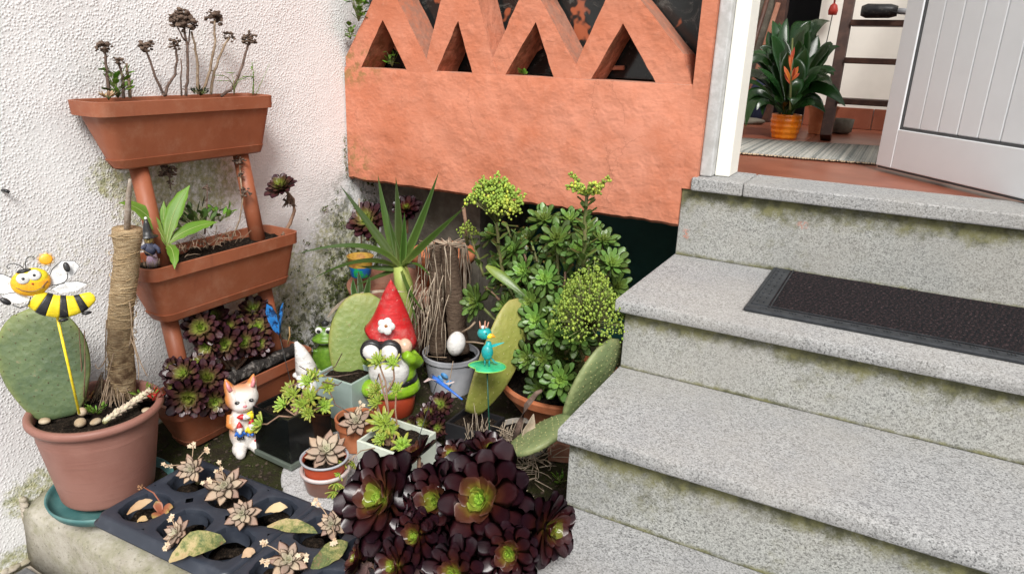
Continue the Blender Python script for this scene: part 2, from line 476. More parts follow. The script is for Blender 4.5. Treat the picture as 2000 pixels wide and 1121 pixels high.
TERRA = simple('terracotta', (0.40, 0.125, 0.050), 0.8, (0.48, 0.18, 0.085), 18, bump=0.2, bscale=150)
TERRA_D = simple('weathered_terracotta', (0.24, 0.10, 0.062), 0.9, (0.36, 0.19, 0.13), 11, bump=0.35, bscale=90)
RED_POT = simple('red_plastic', (0.42, 0.065, 0.025), 0.45, (0.36, 0.05, 0.02), 12)
TRAY = simple('charcoal_plastic', (0.030, 0.036, 0.050), 0.38, (0.050, 0.057, 0.072), 22, lo=0.5, hi=0.75, bump=0.08, bscale=200)
GREYPOT = simple('grey_plastic', (0.33, 0.34, 0.37), 0.5, (0.42, 0.43, 0.46), 14, rvar=0.1)
BLACKGLASS = simple('black_glass', (0.006, 0.007, 0.007), 0.12, (0.03, 0.035, 0.028), 13, lo=0.55, hi=0.8, spec=0.55)
PALEGLASS = simple('pale_green_glass', (0.34, 0.43, 0.40), 0.22, (0.26, 0.34, 0.31), 8, spec=0.5)
PALEPOT = simple('pale_celadon', (0.55, 0.60, 0.52), 0.35, (0.42, 0.45, 0.36), 12, lo=0.5, hi=0.75)
CLEARPL = simple('clear_plastic', (0.50, 0.40, 0.38), 0.25, (0.6, 0.55, 0.55), 10)
WHITEPL = simple('white_paint', (0.80, 0.79, 0.77), 0.4, rvar=0.04)
DOORWHITE = simple('door_lacquer', (0.86, 0.885, 0.91), 0.38, rvar=0.02, bump=0.03, bscale=40)
FRAMEWHITE = simple('frame_paint', (0.82, 0.81, 0.74), 0.5, rvar=0.03, bump=0.1, bscale=60)
GREYJAMB = simple('grey_jamb_stone', (0.42, 0.42, 0.41), 0.8, (0.52, 0.52, 0.52), 35, bump=0.35, bscale=120)
GASKET = simple('dark_gasket', (0.09, 0.095, 0.10), 0.6)
ROOMWHITE = simple('room_wall_paint', (0.78, 0.75, 0.69), 0.8, rvar=0.04)
WOOD_D = simple('dark_wood', (0.060, 0.026, 0.018), 0.55, (0.10, 0.045, 0.03), 26, bump=0.15)
BLACK = simple('near_black', (0.006, 0.006, 0.008), 0.6)
FLOORT = simple('terracotta_floor_tile', (0.24, 0.072, 0.040), 0.33, (0.30, 0.10, 0.058), 7, bump=0.05, bscale=30)
RUBBER = simple('black_rubber', (0.022, 0.025, 0.030), 0.5, (0.036, 0.040, 0.046), 40, bump=0.1)
def m_carpet():
    t = NT('mat_carpet')
    c = t.ramp(t.noise(150, 6, 0.8), [(0.40, (0.008, 0.007, 0.008)), (0.50, (0.028, 0.024, 0.026)), (0.58, (0.066, 0.040, 0.044)), (0.70, (0.26, 0.21, 0.21))])
    w = t.n.new('ShaderNodeTexWave'); t.l.new(t.scaled((1, 1, 1), rot=(0, 0, 0.25)), w.inputs[0]); w.inputs['Scale'].default_value = 34; w.inputs['Distortion'].default_value = 7; w.inputs['Detail'].default_value = 2; w.inputs['Detail Scale'].default_value = 3
    c = t.mix(t.math('MULTIPLY', t.mapr(w.outputs['Fac'], 0.55, 0.75), 0.9), c, (0.016, 0.017, 0.020))
    t.bump(t.noise(300, 4), 1.0, 0.008)
    return t.done(c, 0.95, 0.1)
CARPET = m_carpet()
def m_rug():
    t = NT('rag_rug_weave')
    co = t.scaled((26, 0.05, 1))
    c = t.ramp(t.noise(1.6, 2, 0.9, co=co), [(0.30, (0.03, 0.03, 0.03)), (0.42, (0.14, 0.155, 0.14)), (0.52, (0.36, 0.35, 0.31)), (0.7, (0.50, 0.47, 0.40))])
    c = t.mix(0.3, c, t.ramp(t.noise(120, 3), [(0.3, 0.1), (0.7, 0.5)]))
    t.bump(t.noise(3, 2, 0.5, co=t.scaled((60, 14, 1))), 0.8, 0.008)
    return t.done(c, 0.95, 0.1)
RUG = m_rug()
def m_pane():
    t = NT('dusty_dark_glass')
    sm = t.mapr(t.noise(16, 6, 0.75, dist=1.5), 0.52, 0.72)
    c = t.mix(t.math('MULTIPLY', sm, 0.5), (0.018, 0.02, 0.02), (0.22, 0.22, 0.20))
    cl = t.mapr(t.noise(9, 3, 0.6, co=t.scaled((1, 1, 1), (3, 0, 1))), 0.62, 0.66)
    c = t.mix(t.math('MULTIPLY', cl, 0.9), c, (0.45, 0.13, 0.06))
    return t.done(c, t.mapr(sm, 0, 1, 0.12, 0.6), 0.5)
PANE = m_pane()
JUTE = NT('jute_wrap')
def _j():
    t = JUTE
    c = t.ramp(t.noise(9, 6, 0.7, co=t.scaled((6, 6, 34))), [(0.3, (0.17, 0.10, 0.055)), (0.48, (0.46, 0.33, 0.19)), (0.7, (0.64, 0.50, 0.32))])
    k = t.math('MULTIPLY', t.mapr(t.sep()[2], 0.24, 0.12), t.mapr(t.noise(30, 5), 0.4, 0.62))
    c = t.mix(k, c, (0.14, 0.085, 0.05))
    t.bump(t.noise(8, 6, 0.7, co=t.scaled((7, 7, 40))), 0.9, 0.012)
    return t.done(c, 0.95, 0.1)
JUTE = _j()
BARK = NT('ringed_bark')
def _b():
    t = BARK
    c = t.ramp(t.noise(10, 7, 0.75, co=t.scaled((4, 4, 22))), [(0.3, (0.055, 0.036, 0.026)), (0.55, (0.15, 0.105, 0.075)), (0.75, (0.26, 0.20, 0.15))])
    t.bump(t.noise(10, 7, 0.75, co=t.scaled((4, 4, 22))), 0.9, 0.012)
    return t.done(c, 0.95, 0.1)
BARK = _b()
LOG = simple('charred_wood', (0.028, 0.025, 0.023), 0.95, (0.24, 0.22, 0.20), 55, lo=0.5, hi=0.68, bump=0.9, bscale=130, bdist=0.01)
DEADWOOD = simple('grey_dead_wood', (0.24, 0.19, 0.15), 0.95, (0.36, 0.31, 0.26), 60, bump=0.6)
TWIG = simple('dry_twig', (0.22, 0.155, 0.10), 0.95, (0.33, 0.25, 0.18), 70)
TWIG_D = simple('dark_twig', (0.10, 0.065, 0.05), 0.95, (0.18, 0.12, 0.095), 70)
STRAW = simple('grey_straw', (0.30, 0.235, 0.17), 0.95, (0.42, 0.35, 0.27), 50, rvar=0.25)
DRYHEAD = simple('dried_flower', (0.080, 0.052, 0.038), 0.95, (0.165, 0.115, 0.085), 110, bump=0.6)
GREENSTEM = simple('green_stem', (0.16, 0.20, 0.06), 0.6, (0.20, 0.17, 0.08), 40)
BROWNSTEM = simple('brown_stem', (0.20, 0.115, 0.075), 0.8, (0.28, 0.18, 0.12), 60, bump=0.4)
PEBBLE = simple('tan_pebble', (0.36, 0.27, 0.17), 0.8, (0.48, 0.40, 0.29), 30)
MOSS = simple('moss_green', (0.050, 0.068, 0.014), 0.95, (0.105, 0.125, 0.03), 60, rvar=0.4)
METAL = simple('thin_wire', (0.02, 0.022, 0.022), 0.45)
PURPLE = leafmat('purple_aeonium_leaf', [(0.0, (0.28, 0.42, 0.05)), (0.13, (0.20, 0.26, 0.03)), (0.32, (0.135, 0.095, 0.016)), (0.50, (0.066, 0.017, 0.010)), (0.75, (0.032, 0.007, 0.009)), (1.0, (0.014, 0.004, 0.008))], 0.33, 40, 0.4, 0.5, 0.06)
BRONZE = leafmat('bronze_aeonium_leaf', [(0.0, (0.30, 0.42, 0.05)), (0.3, (0.21, 0.24, 0.045)), (0.62, (0.10, 0.060, 0.028)), (0.85, (0.065, 0.022, 0.022)), (1.0, (0.045, 0.014, 0.022))], 0.32, 50, 0.3, 0.5, 0.1)
GREENA = leafmat('green_aeonium_leaf', [(0.0, (0.30, 0.42, 0.075)), (0.5, (0.135, 0.245, 0.045)), (1.0, (0.080, 0.150, 0.033))], 0.36, 50, 0.42, 0.5, 0.12)
GHOST = leafmat('ghost_plant_leaf', [(0.0, (0.36, 0.36, 0.24)), (0.45, (0.42, 0.34, 0.26)), (1.0, (0.38, 0.25, 0.18))], 0.55, 70, 0.22, 0.3, 0.08)
SEDUM = leafmat('sedum_leaf', [(0.0, (0.40, 0.52, 0.07)), (0.6, (0.29, 0.42, 0.07)), (1.0, (0.40, 0.36, 0.07))], 0.4, 80, 0.2, 0.45, 0.15)
WEED = leafmat('weed_leaf', [(0.0, (0.20, 0.30, 0.05)), (0.5, (0.13, 0.27, 0.03)), (1.0, (0.17, 0.33, 0.04))], 0.45, 40, 0.2, 0.4, 0.25)
YUCCA = leafmat('yucca_leaf', [(0.0, (0.26, 0.31, 0.08)), (0.22, (0.105, 0.175, 0.032)), (0.6, (0.070, 0.135, 0.024)), (1.0, (0.058, 0.108, 0.022))], 0.5, 30, 0.4, 0.25, 0.45, 0.12)
LILY = leafmat('lily_leaf', [(0.0, (0.05, 0.10, 0.02)), (0.5, (0.013, 0.045, 0.010)), (1.0, (0.018, 0.058, 0.012))], 0.24, 20, 0.3, 0.55, 0.1)
FLAME = leafmat('orange_bract', [(0.0, (0.55, 0.12, 0.02)), (0.5, (0.62, 0.13, 0.02)), (1.0, (0.5, 0.06, 0.015))], 0.5, 40, 0.2)
def m_dry():
    t = NT('dry_leaf')
    k = t.math('ADD', t.noise(55, 6, 0.75), t.math('MULTIPLY', t.attr(), 0.22))
    c = t.ramp(k, [(0.36, (0.36, 0.25, 0.12)), (0.50, (0.42, 0.33, 0.17)), (0.60, (0.24, 0.23, 0.085)), (0.72, (0.075, 0.11, 0.035)), (0.85, (0.19, 0.12, 0.06))])
    t.bump(t.noise(90, 5, 0.7), 0.5, 0.005)
    return t.done(c, 0.6, 0.3)
DRYLEAF = m_dry()
TANLEAF = leafmat('tan_leaf', [(0.0, (0.36, 0.20, 0.09)), (1.0, (0.58, 0.42, 0.26))], 0.6, 50, 0.15)
REDLEAF = leafmat('red_brown_leaf', [(0.0, (0.30, 0.09, 0.05)), (0.6, (0.33, 0.12, 0.06)), (1.0, (0.28, 0.21, 0.06))], 0.5, 50, 0.15)
BUD = leafmat('flower_bud', [(0.0, (0.19, 0.29, 0.04)), (0.6, (0.36, 0.46, 0.065)), (1.0, (0.62, 0.60, 0.075))], 0.5, 80, 0.1)
CREAM = simple('cream_petal', (0.60, 0.50, 0.36), 0.6, (0.45, 0.30, 0.18), 90)
def m_pad(name, c1, c2, c3):
    t = NT(name)
    c = t.mix(t.mapr(t.noise(14, 5, 0.6), 0.35, 0.7), c1, c2)
    c = t.mix(t.math('MULTIPLY', t.attr(), t.mapr(t.noise(30, 4), 0.2, 0.6)), c, c3)
    mot = t.mapr(t.noise(75, 5, 0.7), 0.4, 0.7)
    c = t.mix(t.math('MULTIPLY', mot, 0.14), c, c3)
    scar = t.mapr(t.noise(30, 7, 0.75), 0.62, 0.68)
    c = t.mix(t.math('MULTIPLY', scar, 0.65), c, (0.25, 0.19, 0.10))
    t.bump(t.math('ADD', t.noise(45, 5), t.math('MULTIPLY', t.voro(70), 0.7)), 0.35, 0.006)
    return t.done(c, 0.5, 0.4)
PAD_D = m_pad('grey_green_pad', (0.070, 0.108, 0.052), (0.110, 0.155, 0.070), (0.21, 0.24, 0.08))
PAD_L = m_pad('fresh_green_pad', (0.145, 0.205, 0.050), (0.19, 0.25, 0.062), (0.28, 0.28, 0.08))
PAD_G = m_pad('smooth_green_pad', (0.150, 0.205, 0.085), (0.185, 0.235, 0.105), (0.24, 0.27, 0.12))
PAD_Y = m_pad('yellow_green_pad', (0.21, 0.235, 0.045), (0.27, 0.27, 0.06), (0.33, 0.30, 0.10))
THORN = simple('areole', (0.10, 0.075, 0.04), 0.9, rvar=0.3)
THORN_L = simple('pale_areole', (0.40, 0.38, 0.17), 0.9, rvar=0.2)
def glaze(name, col, col2=None, rough=0.25, scale=40, lo=0.4, hi=0.65, bump=0.12, bscale=90, bdist=0.003, wear=0.6):
    t = NT(name)
    c2 = col2 or tuple(min(1, q * 1.25 + 0.01) for q in col)
    c = t.mix(t.mapr(t.noise(scale, 6, 0.65), lo, hi), col, c2)
    brush = t.mapr(t.noise(9, 5, 0.7, co=t.scaled((4, 4, 22))), 0.35, 0.7, 0.82, 1.12, False)
    h = t.n.new('ShaderNodeHueSaturation'); t.l.new(brush, h.inputs['Value']); t.val(h.inputs['Color'], c); c = h.outputs[0]
    grime = t.math('MULTIPLY', t.mapr(t.noise(75, 6, 0.75), 0.54, 0.70), wear)
    c = t.mix(grime, c, (0.11, 0.10, 0.075))
    chip = t.math('MULTIPLY', t.mapr(t.noise(110, 4, 0.6, co=t.scaled((1, 1, 1), (5, 2, 7))), 0.69, 0.72), wear * 1.4)
    c = t.mix(chip, c, (0.52, 0.48, 0.43))
    t.bump(t.noise(bscale, 5), bump, bdist)
    return t.done(c, t.mapr(t.noise(30, 4), 0.3, 0.7, rough, rough + 0.22, False), 0.5)
G_RED = glaze('red_glaze', (0.50, 0.018, 0.02), (0.62, 0.16, 0.15), lo=0.48, hi=0.80, scale=26, bump=0.35, bscale=45, bdist=0.008)
G_GREEN = glaze('lime_glaze', (0.22, 0.42, 0.012), (0.30, 0.52, 0.04))
G_WHITE = glaze('white_glaze', (0.80, 0.79, 0.77), (0.66, 0.64, 0.62))
G_SKIN = glaze('skin_glaze', (0.62, 0.42, 0.30))
G_BLACK = glaze('black_glaze', (0.012, 0.012, 0.014))
G_YELLOW = glaze('yellow_glaze', (0.80, 0.62, 0.02))
G_ORANGE = glaze('amber_glaze', (0.82, 0.36, 0.02), (0.82, 0.5, 0.02), scale=25)
G_BLUE = glaze('blue_glaze', (0.025, 0.13, 0.50))
G_FROG = glaze('frog_glaze', (0.095, 0.21, 0.018), (0.16, 0.30, 0.03))
G_PINK = glaze('pink_glaze', (0.66, 0.24, 0.26))
G_TEAL = glaze('turquoise_paint', (0.01, 0.33, 0.33))
G_JADE = glaze('jade_plastic', (0.02, 0.42, 0.20), (0.05, 0.5, 0.25))
G_BUTTER = glaze('butterfly_blue', (0.03, 0.22, 0.62), (0.01, 0.03, 0.10), scale=70, lo=0.5, hi=0.6)
G_NAVY = glaze('navy_cloth', (0.035, 0.04, 0.08), (0.10, 0.11, 0.17), rough=0.7)
G_LILAC = glaze('lilac_cloth', (0.36, 0.25, 0.34), (0.5, 0.42, 0.48), rough=0.8)
G_ORPOT = glaze('orange_ceramic', (0.86, 0.20, 0.006), (0.90, 0.28, 0.015), rough=0.18, scale=12, wear=0.1)
WINGW = glaze('white_wing', (0.82, 0.82, 0.82), (0.7, 0.7, 0.7), rough=0.45)
def m_cat():
    t = NT('cat_glaze')
    s = t.sep()
    k = t.math('ADD', t.math('MULTIPLY', s[1], 30), t.math('MULTIPLY', s[0], -12))
    top = t.mapr(s[2], 0.155, 0.178)
    side = t.math('MULTIPLY', t.mapr(s[0], -0.018, -0.036), t.mapr(s[2], 0.03, 0.07))
    f = t.math('MAXIMUM', t.math('MAXIMUM', t.mapr(k, 0.15, 0.75), top), side)
    c = t.mix(f, (0.74, 0.70, 0.66), (0.60, 0.22, 0.06))
    stripe = t.math('MULTIPLY', t.mapr(t.noise(50, 3, co=t.scaled((1.6, 0.5, 0.5))), 0.55, 0.66), t.mapr(s[2], 0.12, 0.15))
    c = t.mix(t.math('MULTIPLY', stripe, 0.45), c, (0.22, 0.17, 0.14))
    sp = t.math('MULTIPLY', t.mapr(t.noise(240, 4), 0.6, 0.68), t.mapr(s[2], 0.09, 0.03))
    c = t.mix(t.math('MULTIPLY', sp, 0.6), c, (0.2, 0.19, 0.17))
    t.bump(t.noise(120, 4), 0.25, 0.003)
    return t.done(c, 0.35, 0.5)
G_CAT = m_cat()

# ------------------------------------------------------------------ ground, walls, steps
def grid_sheet(name, x0, x1, y0, y1, zf, nx, ny, mat, depth=0.0):
    mb = MB(); vs = []; fs = []
    for j in range(ny + 1):
        for i in range(nx + 1):
            x = lerp(x0, x1, i / nx); y = lerp(y0, y1, j / ny); vs.append((x, y, zf(x, y)))
    for j in range(ny):
        for i in range(nx):
            a = j * (nx + 1) + i; fs.append((a, a + 1, a + nx + 2, a + nx + 1))
    mb.add(vs, fs)
    return mb.build(name, mat)
def nz(x, y, s, o=0): return noise.noise(Vector((x * s, y * s, o)))
pv = MB(); pv.b2((-0.2, -4.0, -0.35), (4.5, 0.70, -0.142))
pavement = tag(pv.build('pavement', MORTAR), kind='structure')
for i in range(6):
    for j in range(6):
        t = MB(); w = 0.42; x0 = 0.02 + i * 0.43; y1 = 0.628 - j * 0.43
        t.b2((x0, y1 - w, -0.145), (x0 + w, y1, -0.128 + U(-0.002, 0.002)))
        t.build('paving_tile', PAVE, pavement, smooth=False, bevel=0.004)
far = MB(); far.b2((-30, -60, -0.5), (40, -4.02, -0.16)); tag(far.build('ground', PAVE), kind='structure')

def bed_z(x, y):
    edge = max(0.0, min(1.0, (y - 0.70) / 0.10))
    return 0.012 + 0.033 * edge + 0.006 * nz(x, y, 14) + 0.003 * nz(x, y, 45, 3)
bed = tag(grid_sheet('planting_bed', 0.0, 1.15, 0.695, 2.2, bed_z, 70, 90, GROUND), kind='structure')
led = thing('concrete_ledge', 'low stained concrete ledge edging the plant bed beside the white wall', 'ledge', (0, 0.65, -0.14))
lm = MB(); N = 40; rs = []
for i in range(N + 1):
    x = lerp(0.004, 1.16, i / N)
    w = lambda k: 0.004 * nz(x, k, 9, k)
    rs.append([(x, 0.780, -0.14), (x, 0.640 + w(1), -0.14), (x, 0.645 + w(2), -0.06), (x, 0.648 + 0.4 * w(3), -0.006), (x, 0.652 + 0.4 * w(4), 0.0005 + 0.4 * w(5)), (x, 0.690 + 0.5 * w(6), 0.013 + 0.6 * w(7)), (x, 0.735, 0.030 + w(8)), (x, 0.780, 0.038)])
lm.rings([[Vector(p) for p in r] for r in rs])
lm.build('ledge_body', CONCRETE, led, world=True)

ww = thing('white_wall', 'white rough stucco wall with green algae stains, behind the tall planter', 'wall', (0, 1, -0.14))
mb = MB(); mb.b2((-0.30, -1.6, -0.36), (0.0, 2.6, 3.1)); mb.build('stucco_face', STUCCO, ww, world=True, smooth=False)
fp = MB()
for k in range(46):
    y = lerp(-0.4, 0.66, k / 45); h = 0.010 + 0.012 * abs(nz(y, 0, 11))
    fp.ball((0.002, y + U(-.01, .01), -0.131 + 0.2 * h), (0.004 + 0.008 * U(0, 1), U(.008, .02), h * U(.4, .9)), 8, 5)
for k in range(26):
    z = lerp(-0.13, 0.02, k / 25); fp.ball((0.003, 0.655 + 0.006 * nz(z, 1, 20), z), (0.007 + 0.007 * U(0, 1), 0.008, 0.008), 7, 5)
fp.build('crumbling_mortar_edge', MORTAR, ww, world=True)

# orange wall: panel, lattice bars, pane behind
YO = 1.74
ow = thing('orange_wall', 'orange plastered wall with triangular openwork lattice along its top', 'wall', (0.56, YO, 0.577))
mb = MB(); vs = []; N = 60
def edge_b(x): return 0.577 + 0.005 * nz(x, 0, 22) + 0.003 * nz(x, 2, 60)
front = []; 
prof = []
for i in range(N + 1):
    x = lerp(0.004, 1.083, i / N); prof.append(x)
rs = []
for x in prof:
    b = edge_b(x); fd = min(1.0, (1.083 - x) / 0.15); q = 0.003 * nz(x, 5, 15)
    rs.append([Vector((x, YO + 0.13, b + 0.004)), Vector((x, YO + 0.012, b)), Vector((x, YO + 0.002 + q, b + 0.008)), Vector((x, YO + fd * 0.0015 * nz(x, 7, 12), b + 0.05)), Vector((x, YO + fd * 0.002 * nz(x, 8, 9), 0.75)), Vector((x, YO + fd * 0.0015 * nz(x, 9, 12), 0.91)), Vector((x, YO + 0.002, 0.9225 + 0.0012 * nz(x, 3, 20))), Vector((x, YO + 0.006, 0.925)), Vector((x, YO + 0.13, 0.923))])
mb.rings(rs)
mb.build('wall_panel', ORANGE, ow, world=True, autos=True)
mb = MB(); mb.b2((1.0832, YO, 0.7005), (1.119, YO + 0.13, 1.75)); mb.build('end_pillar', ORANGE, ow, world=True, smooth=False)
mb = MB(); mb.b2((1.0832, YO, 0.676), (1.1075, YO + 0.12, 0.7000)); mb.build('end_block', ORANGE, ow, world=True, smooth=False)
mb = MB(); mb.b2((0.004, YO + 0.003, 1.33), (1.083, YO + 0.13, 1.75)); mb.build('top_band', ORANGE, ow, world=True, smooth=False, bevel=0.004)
def bar(poly, d0, d1, name='lattice_bar'):
    """a rough plaster bar: its front outline in x,z, subdivided so that edges wander a little"""
    m = MB(); pts = []
    n = len(poly)
    for i in range(n):
        a = Vector(poly[i]); b = Vector(poly[(i + 1) % n]); L = (b - a).length; k = max(1, int(L / 0.022))
        for j in range(k):
            p = a.lerp(b, j / k)
            pts.append((p.x + 0.0022 * nz(p.x, p.y, 40, 1), p.y + 0.0022 * nz(p.x, p.y, 40, 2)))
    c = Vector((sum(p[0] for p in pts) / len(pts), sum(p[1] for p in pts) / len(pts)))
    ins = lambda q, e: (q[0] + (c.x - q[0]) * e, q[1] + (c.y - q[1]) * e)
    m.rings([[Vector((p[0], d1, p[1])) for p in pts], [Vector((p[0], d0, p[1])) for p in pts]])
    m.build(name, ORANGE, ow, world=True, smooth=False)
ZB = 0.918; ZT = 1.14
# apex x, base-left x, base-right x of each triangle; foot of the notch between neighbours
tri = [(0.155, 0.066, 0.242), (0.414, 0.341, 0.466), (0.654, 0.564, 0.716), (0.893, 0.815, 0.994)]
notch = [(0.01, 0.952), (0.309, 0.957), (0.527, 0.965), (0.774, 0.958), (1.05, 0.993)]
top = [0.121, 0.21, 0.358, 0.477, 0.602, 0.666, 0.843, 0.931]
for k, (ax, bl, br) in enumerate(tri):
    az = 1.060
    tl, tr = top[2 * k], top[2 * k + 1]
    nl, nr = notch[k], notch[k + 1]
    e = 0.0015 * (k % 2)
    # left bar of the pair, right bar of the pair
    sx = (tl - nl[0]) / (1.114 - nl[1])
    lt = (nl[0] + sx * (1.165 - nl[1]), 1.165)
    sx2 = (tr - nr[0]) / (1.114 - nr[1])
    rt = (nr[0] + sx2 * (1.165 - nr[1]), 1.165)
    mid = ((ax + 0.5 * (lt[0] + rt[0]) - 0.5 * (tl + tr) * 0 - 0.5 * (lt[0] + rt[0])), 1.0)
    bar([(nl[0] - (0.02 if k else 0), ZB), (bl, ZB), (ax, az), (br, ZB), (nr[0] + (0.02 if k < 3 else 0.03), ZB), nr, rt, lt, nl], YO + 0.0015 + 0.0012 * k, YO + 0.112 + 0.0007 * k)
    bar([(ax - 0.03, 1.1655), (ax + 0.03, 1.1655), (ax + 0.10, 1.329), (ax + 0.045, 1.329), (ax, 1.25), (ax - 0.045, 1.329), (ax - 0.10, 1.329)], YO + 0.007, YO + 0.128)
for k in range(4):
    x0 = lerp(0.0, 1.09, k / 4); x1 = lerp(0.0, 1.09, (k + 1) / 4)
    m = MB(); m.b2((x0 + 0.003, YO + 0.128, 0.927), (x1 - 0.003, YO + 0.136, 1.40)); m.build('pane', PANE, ow, world=True, smooth=False)
for k in range(9):
    x = 0.10 + 0.12 * k
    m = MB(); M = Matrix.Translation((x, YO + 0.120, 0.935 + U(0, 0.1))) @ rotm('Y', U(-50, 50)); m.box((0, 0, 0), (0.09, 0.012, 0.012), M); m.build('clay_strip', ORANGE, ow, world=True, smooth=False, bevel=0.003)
m = MB(); m.b2((0.0, YO + 0.17, 0.626), (1.1, YO + 0.25, 1.75)); m.build('backing', DARKCON, ow, world=True, smooth=False)

uw = thing('dark_concrete_wall', 'dark grey concrete base wall in the gap under the orange wall', 'wall', (0.2, 1.90, 0.03))
m = MB(); m.b2((0.002, 1.90, -0.1), (0.405, 2.25, 0.599)); m.build('wall_body', DARKCON, uw, world=True, smooth=False)
gw = thing('green_board', 'dark green painted board in the shadow under the orange wall', 'board', (0.8, 2.02, 0.03))
m = MB(); m.b2((0.406, 2.24, -0.1), (1.10, 2.30, 0.64)); m.build('board_panel', TEAL, gw, world=True, smooth=False)
m = MB(); m.b2((0.0, 1.872, 0.60), (1.09, 2.32, 0.625)); m.build('unseen_recess_ceiling', TEAL, gw, world=True, smooth=False)  # unseen slab closing the recess from above, added to keep it dark

# granite staircase
st = thing('granite_staircase', 'grey speckled granite steps rising to the white door', 'staircase', (2.2, 1.0, -0.14))
XR = 3.6
def slab(name, x0, y0, y1, zt, th, mat=GRANITE, parent=st):
    m = MB(); rs = []; n = int((XR - x0) / 0.018)
    for i in range(n + 1):
        x = lerp(x0, XR, i / n); k = lambda q, a: a * (nz(x, q + zt * 7, 14) + 0.7 * nz(x, q + zt * 3, 55)); ch = max(0.0, nz(x, zt * 31, 6) - 0.42) * 0.010
        e = 0.004 + k(1, .0012) + ch
        rs.append([Vector((x, y1, zt - th)), Vector((x, y0 + 0.002, zt - th)), Vector((x, y0 + k(2, .0006), zt - th + 0.003)), Vector((x, y0 + k(2, .0006), zt - e - 0.001)), Vector((x, y0 + e * 0.35, zt - e * 0.35)), Vector((x, y0 + e + 0.001, zt + k(3, .0003))), Vector((x, y1, zt))])
    m.rings(rs); return m.build(name, mat, parent, world=True, autos=True)
def riser(x0, y, z0, z1):
    m = MB(); m.b2((x0, y, z0), (XR - 0.01, y + 0.03, z1)); return m.build('riser', GRANITE_R, st, world=True, smooth=False, bevel=0.002)
slab('tread', 1.098, 0.70, 1.066, 0.178, 0.030)
riser(1.111, 0.725, -0.14, 0.1475)
slab('tread', 1.096, 1.030, 1.356, 0.346, 0.026)
riser(1.111, 1.052, 0.1785, 0.3195)
slab('tread', 1.082, 1.322, 1.756, 0.503, 0.026)
riser(1.098, 1.342, 0.3465, 0.4765)
riser(1.084, 1.7465, 0.5035, 0.6745)
m = MB()
m.b2((1.125, 0.76, -0.14), (XR - 0.02, 1.051, 0.147)); m.b2((1.125, 1.083, -0.139), (XR - 0.02, 1.341, 0.319)); m.b2((1.112, 1.373, -0.138), (XR - 0.02, 1.745, 0.476)); m.b2((1.095, 1.778, -0.137), (XR - 0.02, 2.3, 0.674))
m.build('step_core', CONCRETE, st, world=True, smooth=False)
m = MB(); m.b2((1.1085, 1.727, 0.675), (1.232, 1.905, 0.7075)); m.build('threshold_slab', GRANITE, st, world=True, smooth=False, bevel=0.004)
m = MB(); m.b2((1.2335, 1.7275, 0.675), (XR, 1.904, 0.7065)); m.build('threshold_slab', GRANITE, st, world=True, smooth=False, bevel=0.004)

# door mat on the third step
dm = thing('door_mat', 'black rubber-edged door mat lying on the granite step', 'door mat', (1.8, 1.5, 0.5035))
fl = Vector((1.3242, 1.4032, 0.5080)); bl = Vector((1.3271, 1.7856, 0.5080))
ux = Vector((1.7952, 1.3997, 0.5080)) - fl; ux.normalize(); uy = (bl - fl); W = uy.length; uy = (uy - ux * uy.dot(ux)).normalized(); W = W * 0.985
DM = Matrix(((ux.x, uy.x, 0, fl.x), (ux.y, uy.y, 0, fl.y), (0, 0, 1, 0.504), (0, 0, 0, 1)))
L = 0.86; b = 0.030
m = MB()
for lo, hi in (((0, 0, 0), (L, b, 0.0075)), ((0, W - b, 0), (L, W, 0.0075)), ((0, b, 0), (b * 1.35, W - b, 0.0072)), ((L - b * 1.35, b, 0), (L, W - b, 0.0072))): m.b2(lo, hi, DM)
m.build('rubber_border', RUBBER, dm, world=True, smooth=False, bevel=0.002)
m = MB(); m.b2((b * 1.36, b * 1.01, 0), (L - b * 1.36, W - b * 1.01, 0.0062), DM); m.build('carpet_insert', CARPET, dm, world=True, smooth=False)
m = MB()
for k in range(30):
    for q in range(3): m.box((0.03 + k * 0.028 + q * 0.0055, 0.019, 0.0082), (0.0026, 0.009, 0.002), DM)
    for q in range(3): m.box((0.03 + k * 0.028 + q * 0.0055, W - 0.02, 0.0082), (0.0026, 0.009, 0.002), DM)
for k in range(9):
    for q in range(2): m.box((0.016 + q * 0.013, 0.06 + k * (W - 0.12) / 8, 0.0080), (0.003, 0.012, 0.002), DM)
m.b2((0.006, 0.008, 0.007), (0.0085, W - 0.008, 0.0088), DM); m.b2((0.045, b, 0.007), (0.0475, W - b, 0.0088), DM); m.b2((0.006, 0.034, 0.007), (L, 0.0365, 0.0088), DM)
tag(m.build('raised_studs', RUBBER, dm, world=True, smooth=False), kind='stuff')

# door frame and door
fr = thing('door_frame', 'white painted door frame set in grey stone jamb beside the orange wall', 'door frame', (1.15, 1.80, 0.7085))
m = MB(); m.b2((1.1195, 1.756, 0.7085), (1.1495, 1.90, 2.9)); m.build('stone_jamb', GREYJAMB, fr, world=True, smooth=False, bevel=0.004)
m = MB(); m.b2((1.150, 1.786, 0.7085), (1.186, 1.885, 2.9)); m.build('frame_post', FRAMEWHITE, fr, world=True, smooth=False, bevel=0.003)
m = MB(); m.b2((2.02, 1.786, 0.7085), (2.06, 1.885, 2.9)); m.build('frame_post', FRAMEWHITE, fr, world=True, smooth=False, bevel=0.003)
fw = MB(); fw.b2((2.0605, 1.775, 0.7085), (3.6, 1.93, 2.9)); w2 = fw.build('facade_wall', STUCCO); w2.location = (0, 0, 0); tag(w2, 'white facade wall right of the open door', 'wall')

